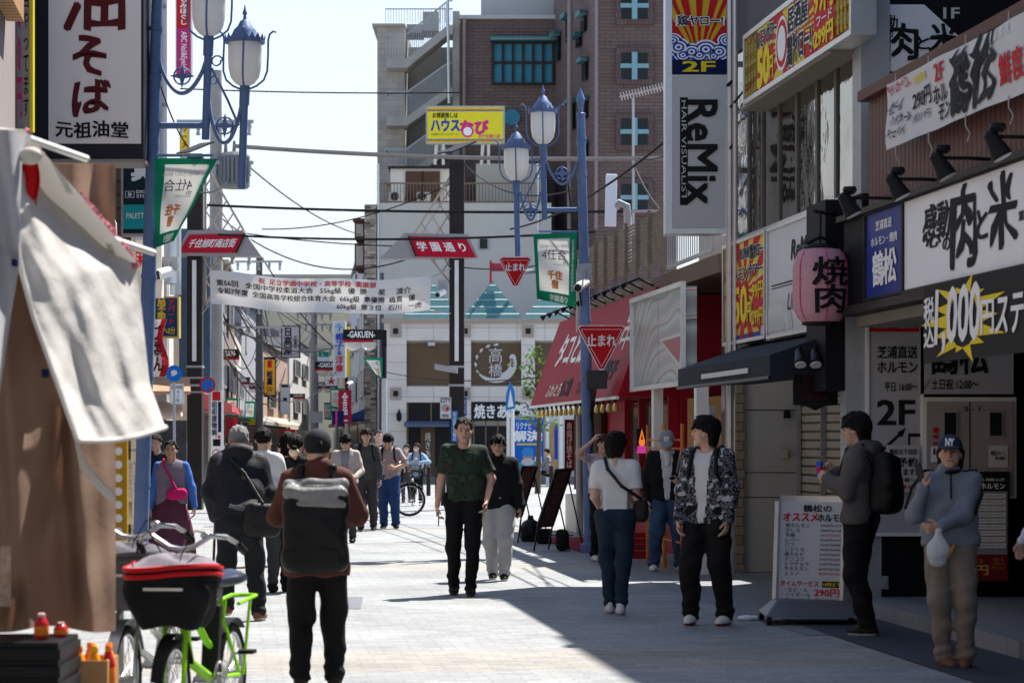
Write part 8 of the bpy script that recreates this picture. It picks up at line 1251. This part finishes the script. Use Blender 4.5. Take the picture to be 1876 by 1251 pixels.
# man in white shirt, woman with bun, dark figure - from behind
person("man in white shirt walking away beyond the stooped man", 482, 783, Y=24.5, rz=-4, top=white_f, trousers=char_f, shoes=shoe_k, hair='short', wr=(.22, .1, .85), fr=(.08, .15), fl=(-.08, -.12), h=.0095)
p = person("woman in black top with hair gathered in a pale scrunchie walking away", 541, 794, Y=24.8, rz=-3, top=black_f, trousers=black_f, shoes=shoe_k, hair='tied', hair_c=dk, wr=(.2, .12, .9), h=.0095, head_s=1.0)
held("hair_scrunchie", "pale fluffy scrunchie in the black-topped woman's hair", "scrunchie", p["W"], [Ell(p["HP"](.03*math.cos(a), -.12, -.075+.02*math.sin(a)), (.03, .028, .028)) for a in (0, 1.3, 2.6, 3.9, 5.2)], fab("scrunchie", (.55, .45, .33)), .008)
person("dark-haired person in black half hidden before the woman with the scrunchie", 527, 792, Y=30, rz=0, top=black_f, trousers=black_f, shoes=shoe_k, hair='long', h=.012)
# men beyond the backpacker
person("man in pale jacket over grey shirt looking down, half hidden by the backpacker", 634, 793, Y=36.5, rz=178, top=fab("jacket_beige", (.45, .4, .36), .08), inner=fab("shirt_grey", (.24, .25, .29), .08), trousers=char_f, shoes=shoe_k, skn='a', hair='mop', pitch=-.45, wr=(.16, .25, 1.0), wl=(-.16, .25, 1.0), h=.0095, hand_r=(-.3, .8, .2), hand_l=(.3, .8, .2))
p = person("man in dark grey sweater with bag straps and dark trousers, walking toward the camera", 671, 785, foot_py=972, rz=181, top=fab("sweater_grey", (.055, .057, .06), .1), trousers=fab("trousers_plum", (.045, .04, .043)), shoes=shoe_k, skn='a', hair='mop', hair_c=brn_h, wr=(.24, .05, .82), wl=(-.25, .06, .8), fr=(.09, .1), fl=(-.12, -.05), wide=1.25, hem=.86, h=.0095, sole=sole_w)
backpack(p, "black backpack on the grey sweater man, only its straps in view", black_f, None, .14)
person("balding man in dark jacket behind the grey sweater man", 693, 788, Y=47, rz=178, top=navy_f, trousers=char_f, shoes=shoe_k, skn='c', hair='thin', hair_c=(.06, .05, .045), yaw=.35, h=.012)
p = person("man in mauve short-sleeved shirt and wide blue trousers looking at his phone", 712, 793, foot_py=968, rz=176, top=fab("shirt_mauve", (.33, .26, .26), .08), trousers=fab("jeans_blue", (.02, .05, .16), .2, 4), shoes=shoe_k, sole=sole_w, skn='a', hair='mop', pitch=-.5, sleeve=.68, wr=(.1, .27, 1.13), wl=(-.14, .24, 1.08), er=(.9, -.5, 0), el=(-.9, -.5, 0), hand_r=(-.2, .6, .7), hand_l=(.5, .8, .1), fr=(.09, -.05), fl=(-.13, .05), toe_r=-.2, toe_l=.3, wide=1.5, fat=1.05, hem=.88, h=.0095)
handset(p, 1, "dark smartphone held up by the man in mauve shirt", (-.1, .5, .85), (0, -.85, .5), (-.01, .07, .06), (.034, .07)); backpack(p, "black backpack of the man in mauve shirt, only straps in view", black_f, None, .14)
p = person("woman in pale blue shirt and face mask standing on the plaza with hands raised", 764, 812, foot_py=926, rz=172, top=fab("shirt_sky", (.3, .43, .6), .08), trousers=black_f, shoes=shoe_w, skn='c', hair='long', hair_c=brn_h, wr=(.05, .22, 1.22), wl=(-.12, .22, 1.18), er=(.9, -.4, -.2), el=(-.9, -.4, 0), hand_r=(-.5, .5, .5), hem=.8, mask=True, h=.0115, yaw=-.4, fat=.98)
backpack(p, "black backpack of the masked woman in pale blue, straps in view", black_f, None, .13)
person("woman in pinkish top just behind the masked woman", 745, 814, Y=60, rz=170, top=fab("top_pink", (.45, .28, .26), .08), trousers=char_f, shoes=shoe_k, skn='c', hair='long', hair_c=brn_h, mask=True, h=.0125)
person("man in grey camouflage shirt sitting on the plaza bench", 1004, 829, Y=80, rz=78, Hs=1.02, top=camo("camo_grey", [(.2, .2, .2), (.1, .1, .1), (.3, .3, .3), (.15, .15, .15)], 9), trousers=black_f, shoes=shoe_k, hair='short', drop=.45, fr=(.1, .44), fl=(-.1, .42), wr=(.12, .38, .62), wl=(-.12, .38, .6), hand_r=(0, 1, 0), hand_l=(0, 1, 0), h=.014, pitch=-.2)
# group by the right lamp
p = person("woman in pale pink top lifting a hand to her brown hair", 1103, 797, Y=31.0, rz=190, top=fab("top_blush", (.42, .32, .36), .1), trousers=black_f, shoes=shoe_w, skn='a', hair='mop', hair_c=(.09, .04, .02), sleeve=.55, wr=(.17, .16, 1.62), er=(1, .1, -.8), wl=(-.2, .12, .9), hand_r=(-.55, .1, .8), yaw=-.15, roll=-.15, h=.0095, hem=.9)
p = person("man from behind in white t-shirt, jeans and black strap", 1128, 792, foot_py=1124, rz=-6, top=white_f, trousers=denim_d, shoes=shoe_w, sole=sole_w, skn='a', hair='mop', hair_c=(.014, .01, .009), sleeve=.58, wr=(.14, .2, 1.0), wl=(-.15, .17, .96), er=(.3, -1, 0), el=(-.3, -1, 0), hand_r=(-.2, .8, -.1), hand_l=(.2, .8, -.4), fr=(.05, -.08), fl=(-.06, .1), zr=0, fat=1.05, wide=1.1, hem=.86, yaw=-.35, h=.0075, fold=.006)
strap_bag(p, "black shoulder bag with wide strap on the man in white t-shirt", fab("bag_nylon"), -1, (.24, -.02, .97), (.06, .045, .11))
p = person("man in grey cap, black jacket and jeans looking down at his phone", 1221, 788, foot_py=1046, rz=184, top=black_f, inner=fab("tee_white", (.55, .55, .56), .05), trousers=denim, shoes=shoe_w, sole=sole_w, skn='b', hair='thin', hair_c=dk, cap=(fab("cap_grey", (.2, .22, .26), .1), fab("cap_grey"), "NY"), pitch=-.42, yaw=-.12, wr=(.24, .06, .87), er=(.9, -.5, 0), wl=(-.1, .26, 1.06), el=(-.9, -.4, -.1), hand_l=(.45, .7, .35), palm_l=(0, -.2, 1), fr=(.15, .03), fl=(-.17, -.02), toe_r=-.25, toe_l=.3, wide=1.42, fat=1.14, hem=.86, puff=.012, h=.0085)
handset(p, -1, "dark smartphone in the grey-capped man's hand", (.5, .6, .35), (0, -.5, .85), (.05, .07, .05), (.036, .076)); held("neck_scarf", "white scarf round the grey-capped man's neck", "scarf", p["W"], [Cap(p["tf"](-.05, .02, 1.43), p["tf"](.05, .02, 1.43), .05, bl=.04), Cap(p["tf"](0, .06, 1.42), p["tf"](0, .105, 1.3), .05, .035, bl=.04)], fab("tee_white"), .009, lambda q, d: folds(q, d, .006, 3, 40))
p = person("young man in black and white bandana-print jacket turning his head away", 1296, 764, foot_py=1144, rz=154, top=camo("bandana", [(.012, .013, .018), (.11, .12, .14), (.014, .015, .02), (.38, .38, .4)], 17), inner=fab("tee_white"), trousers=black_f, shoes=shoe_w, sole=M("sole_red", (.25, .015, .02), .5), skn='a', hair='mop', hair_c=(.01, .009, .01), yaw=-1.2, wr=(.21, .1, .86), wl=(-.21, .08, .86), er=(.45, -.9, 0), el=(-.45, -.9, 0), fr=(.13, .06), fl=(-.15, 0), toe_r=.15, toe_l=-.1, wide=1.42, fat=1.02, hem=.83, puff=.014, h=.0075, fold=.006, hand_r=(-.1, .3, -1), hand_l=(.1, .3, -1))
backpack(p, "plain black bag on the back of the man in bandana-print jacket", fab("pack_black"), None, .17, 1.32, .92, .12)
held("earbud", "small white earbud in the ear of the man in bandana-print jacket", "earbud", p["W"], [Cap(p["HP"](.083, .012, -.012), p["HP"](.084, .016, -.036), .006, .004, bl=.004)], shoe_w, .003); held("earbud", "small white earbud on the far ear of the man in bandana-print jacket", "earbud", p["W"], [Cap(p["HP"](-.083, .012, -.012), p["HP"](-.084, .016, -.036), .006, .004, bl=.004)], shoe_w, .003)
p = person("young man in grey-brown hoodie facing left with a drink can", 1576, 757, foot_py=1163, rz=66, top=fab("hoodie_grey", (.085, .075, .075), .12, 5), trousers=fab("trousers_black"), shoes=shoe_k, sole=sole_w, skn='b', hair='mop', hair_c=dk, wr=(.09, .23, 1.24), er=(.5, -.5, -1), wl=(-.08, .24, 1.2), el=(-.5, -.5, -1), hand_r=(-.3, .5, .6), hand_l=(.4, .6, .3), palm_r=(-1, 0, 0), palm_l=(1, 0, 0), hood=True, yaw=.05, pitch=-.12, fr=(.1, .0), fl=(-.1, -.06), wide=1.25, fat=1.08, puff=.015, hem=.86, h=.0075, curl=.9)
w1, w2 = p["arms"][1][1], p["arms"][-1][1]; cc = (w1+w2)/2+A_(0, .09, .05); t = thing("drink_can", "blue and red printed drink can in the hooded man's hands", "can", p["W"](cc)); mb = MB(); mb.lathe2([(.022, -.062), (.03, -.056), (.031, .048), (.024, .06), (.024, .062)], p["W"](cc), 16, 0, (1, 1, 1)); mb.build("can_body", M("can_blue", (.03, .07, .35), .25, .9, 40, metal=.4), t, smooth=True); mb = MB(); mb.lathe2([(.0315, -.02), (.0316, -.015), (.0316, .01), (.0315, .015)], p["W"](cc), 16, 0, (1, 1, 1)); mb.build("can_band", M("can_red", (.4, .02, .04), .3), t, smooth=True)
backpack(p, "dark backpack on the hooded man's back", fab("pack_black"), None, .165, 1.4, .93, .16)
p = person("young man in navy cap, blue-grey track jacket and beige cargo trousers", 1741, 800, foot_py=1222, rz=172, top=fab("track_grey", (.17, .19, .235), .08, 4), trousers=fab("cargo_beige", (.2, .165, .135), .08, 4), shoes=M("shoe_brown", (.16, .07, .05), .6), sole=M("sole_dark"), skn='b', hair='long', hair_c=dk, cap=(fab("cap_navy2", (.02, .028, .05), .1), fab("cap_navy2"), "NY"), yaw=-.1, pitch=.08, wr=(.2, .2, 1.32), er=(.35, -.2, -1), wl=(.08, .27, 1.04), el=(-.6, -.1, -1), hand_r=(.1, .25, 1), palm_r=(-.6, -.4, 0), hand_l=(.9, .3, -.1), fr=(.05, 0), fl=(-.11, .03), toe_r=.5, toe_l=-.1, wide=1.2, fat=1.02, puff=.014, hem=.9, collar=.05, h=.0072, curl=.8, cuff=1)
handset(p, 1, "black smartphone held up by the man in the navy cap", (.25, .2, 1), (-.7, -.6, .1), (.03, .03, .12), (.036, .076))
W = p["W"]
for s in (1, -1):
    tf = p["tf"]; el_, w_ = p["arms"][s]; sh = p["sh"][s]
    for k in (0, 1):
        o_ = A_(s*.02, .012-.03*k, .02) if s > 0 else A_(s*.02, .012-.03*k, .02); n1 = nrm(np.cross(el_-sh, A_(0, 1, 0)))*(1 if np.cross(el_-sh, A_(0, 1, 0))[0]*s > 0 else -1)
        pts = [tf(s*.07, .02-.03*k, 1.44), sh+A_(s*.018, .015-.03*k, .078), sh+(el_-sh)*.3+n1*.088+A_(0, .015-.03*k, .0), sh+(el_-sh)*.9+n1*.08+A_(0, .015-.03*k, 0)]
        vs, fs = sdf_mesh([Cap(pts[j], pts[j+1], .0105, bl=.006) for j in range(3)], .006); np_obj("sleeve_stripe", vs, fs, black_f, p["t"], scale=p["S"])
vs, fs = sdf_mesh([Cap(p["tf"](.07*math.cos(a), .07*math.sin(a)*.9+.0, 1.452-.012*math.sin(a)), p["tf"](.07*math.cos(a+.45), .07*math.sin(a+.45)*.9, 1.452-.012*math.sin(a+.45)), .016, bl=.01) for a in np.arange(-1.2, 4.3, .45)], .006); np_obj("collar", vs, fs, black_f, p["t"], scale=p["S"]); vs, fs = sdf_mesh([Cap(p["tf"](0, .1, 1.42), p["tf"](0, .135, 1.25), .007, bl=.01)], .005); np_obj("zip", vs, fs, black_f, p["t"], scale=p["S"])
for s, x0 in ((1, .145), (-1, -.16)):
    vs, fs = sdf_mesh([Cap(A_(x0, .0+.02, .66), A_(x0, .02, .5), .062, f=(1, 0, 0), k=.45, bl=.03), Cap(A_(x0+s*.012, .02, .7), A_(x0+s*.012, .02, .68), .07, f=(1, 0, 0), k=.42, bl=.01)], .009, lambda q, d: folds(q, d, .003, 8, 30)); np_obj("cargo_pocket", vs, fs, fab("cargo_beige"), p["t"], scale=p["S"])
vs, fs = sdf_mesh([Cap(A_(-.1, .1, .68), A_(-.1, .085, .5), .06, f=(0, 1, 0), k=.4, bl=.03)], .009); np_obj("cargo_pocket", vs, fs, fab("cargo_beige"), p["t"], scale=p["S"])
bc = p["arms"][-1][1]+A_(.02, .1, -.16); bag_m = M("plastic_bag", (.55, .58, .6), .25, .08, 10, bump=.5, alpha=.82)
held("plastic_bag", "white translucent plastic bag hanging from the wrist of the man in the navy cap", "plastic bag", W, [Cap(bc+A_(0, 0, .13), bc+A_(0, 0, .0), .025, .07, f=(0, 1, 0), k=.7, bl=.05), Cap(bc, bc+A_(.01, 0, -.05), .075, .07, f=(0, 1, 0), k=.7, bl=.05)], bag_m, .007, lambda q, d: folds(q, d, .008, 9, 40))
held("key_charm", "small orange and blue charm on the beige cargo trousers", "charm", W, [Cap(A_(-.02, .14, .9), A_(.02, .145, .83), .014, .022, bl=.01)], M("charm", (.4, .2, .03), .5, .9, 60), .005)
person("person cut off by the right edge with a white sleeve and dark trousers", 1925, 815, Y=16.6, rz=100, top=white_f, trousers=black_f, shoes=shoe_k, hair='short', wr=(.2, .16, .95), wl=(-.2, .2, .98), fat=1.05, wide=1.3, h=.011)
person("person in navy jacket with white sleeve stripes behind the skirted woman", 287, 796, Y=34, rz=160, top=navy_f, trousers=navy_f, shoes=shoe_w, hair='short', h=.012)
# far walkers
for px, hy, Y, lab, c_, rz in ((413, 812, 62, "far walker in pale top left of the white-shirted man", (.5, .48, .47), 178), (447, 803, 44, "walker with dark hair partly behind the stooped man", (.08, .08, .09), 0), (492, 802, 52, "far man in dark suit and white shirt right of the white-shirted man", (.03, .03, .035), 176), (512, 812, 70, "small far walker in black near the scrunchie woman", (.015, .015, .017), 2), (459, 812, 66, "far walker in grey between the stooped and white-shirted men", (.3, .3, .32), 180), (600, 816, 75, "far walker in dark clothes beyond the cap of the backpacker", (.05, .05, .06), 0)):
    person(lab, px, hy, Y=Y, rz=rz, top=fab("far_%02d" % int(c_[0]*100), c_), trousers=char_f, shoes=shoe_k, hair='short', h=.015)
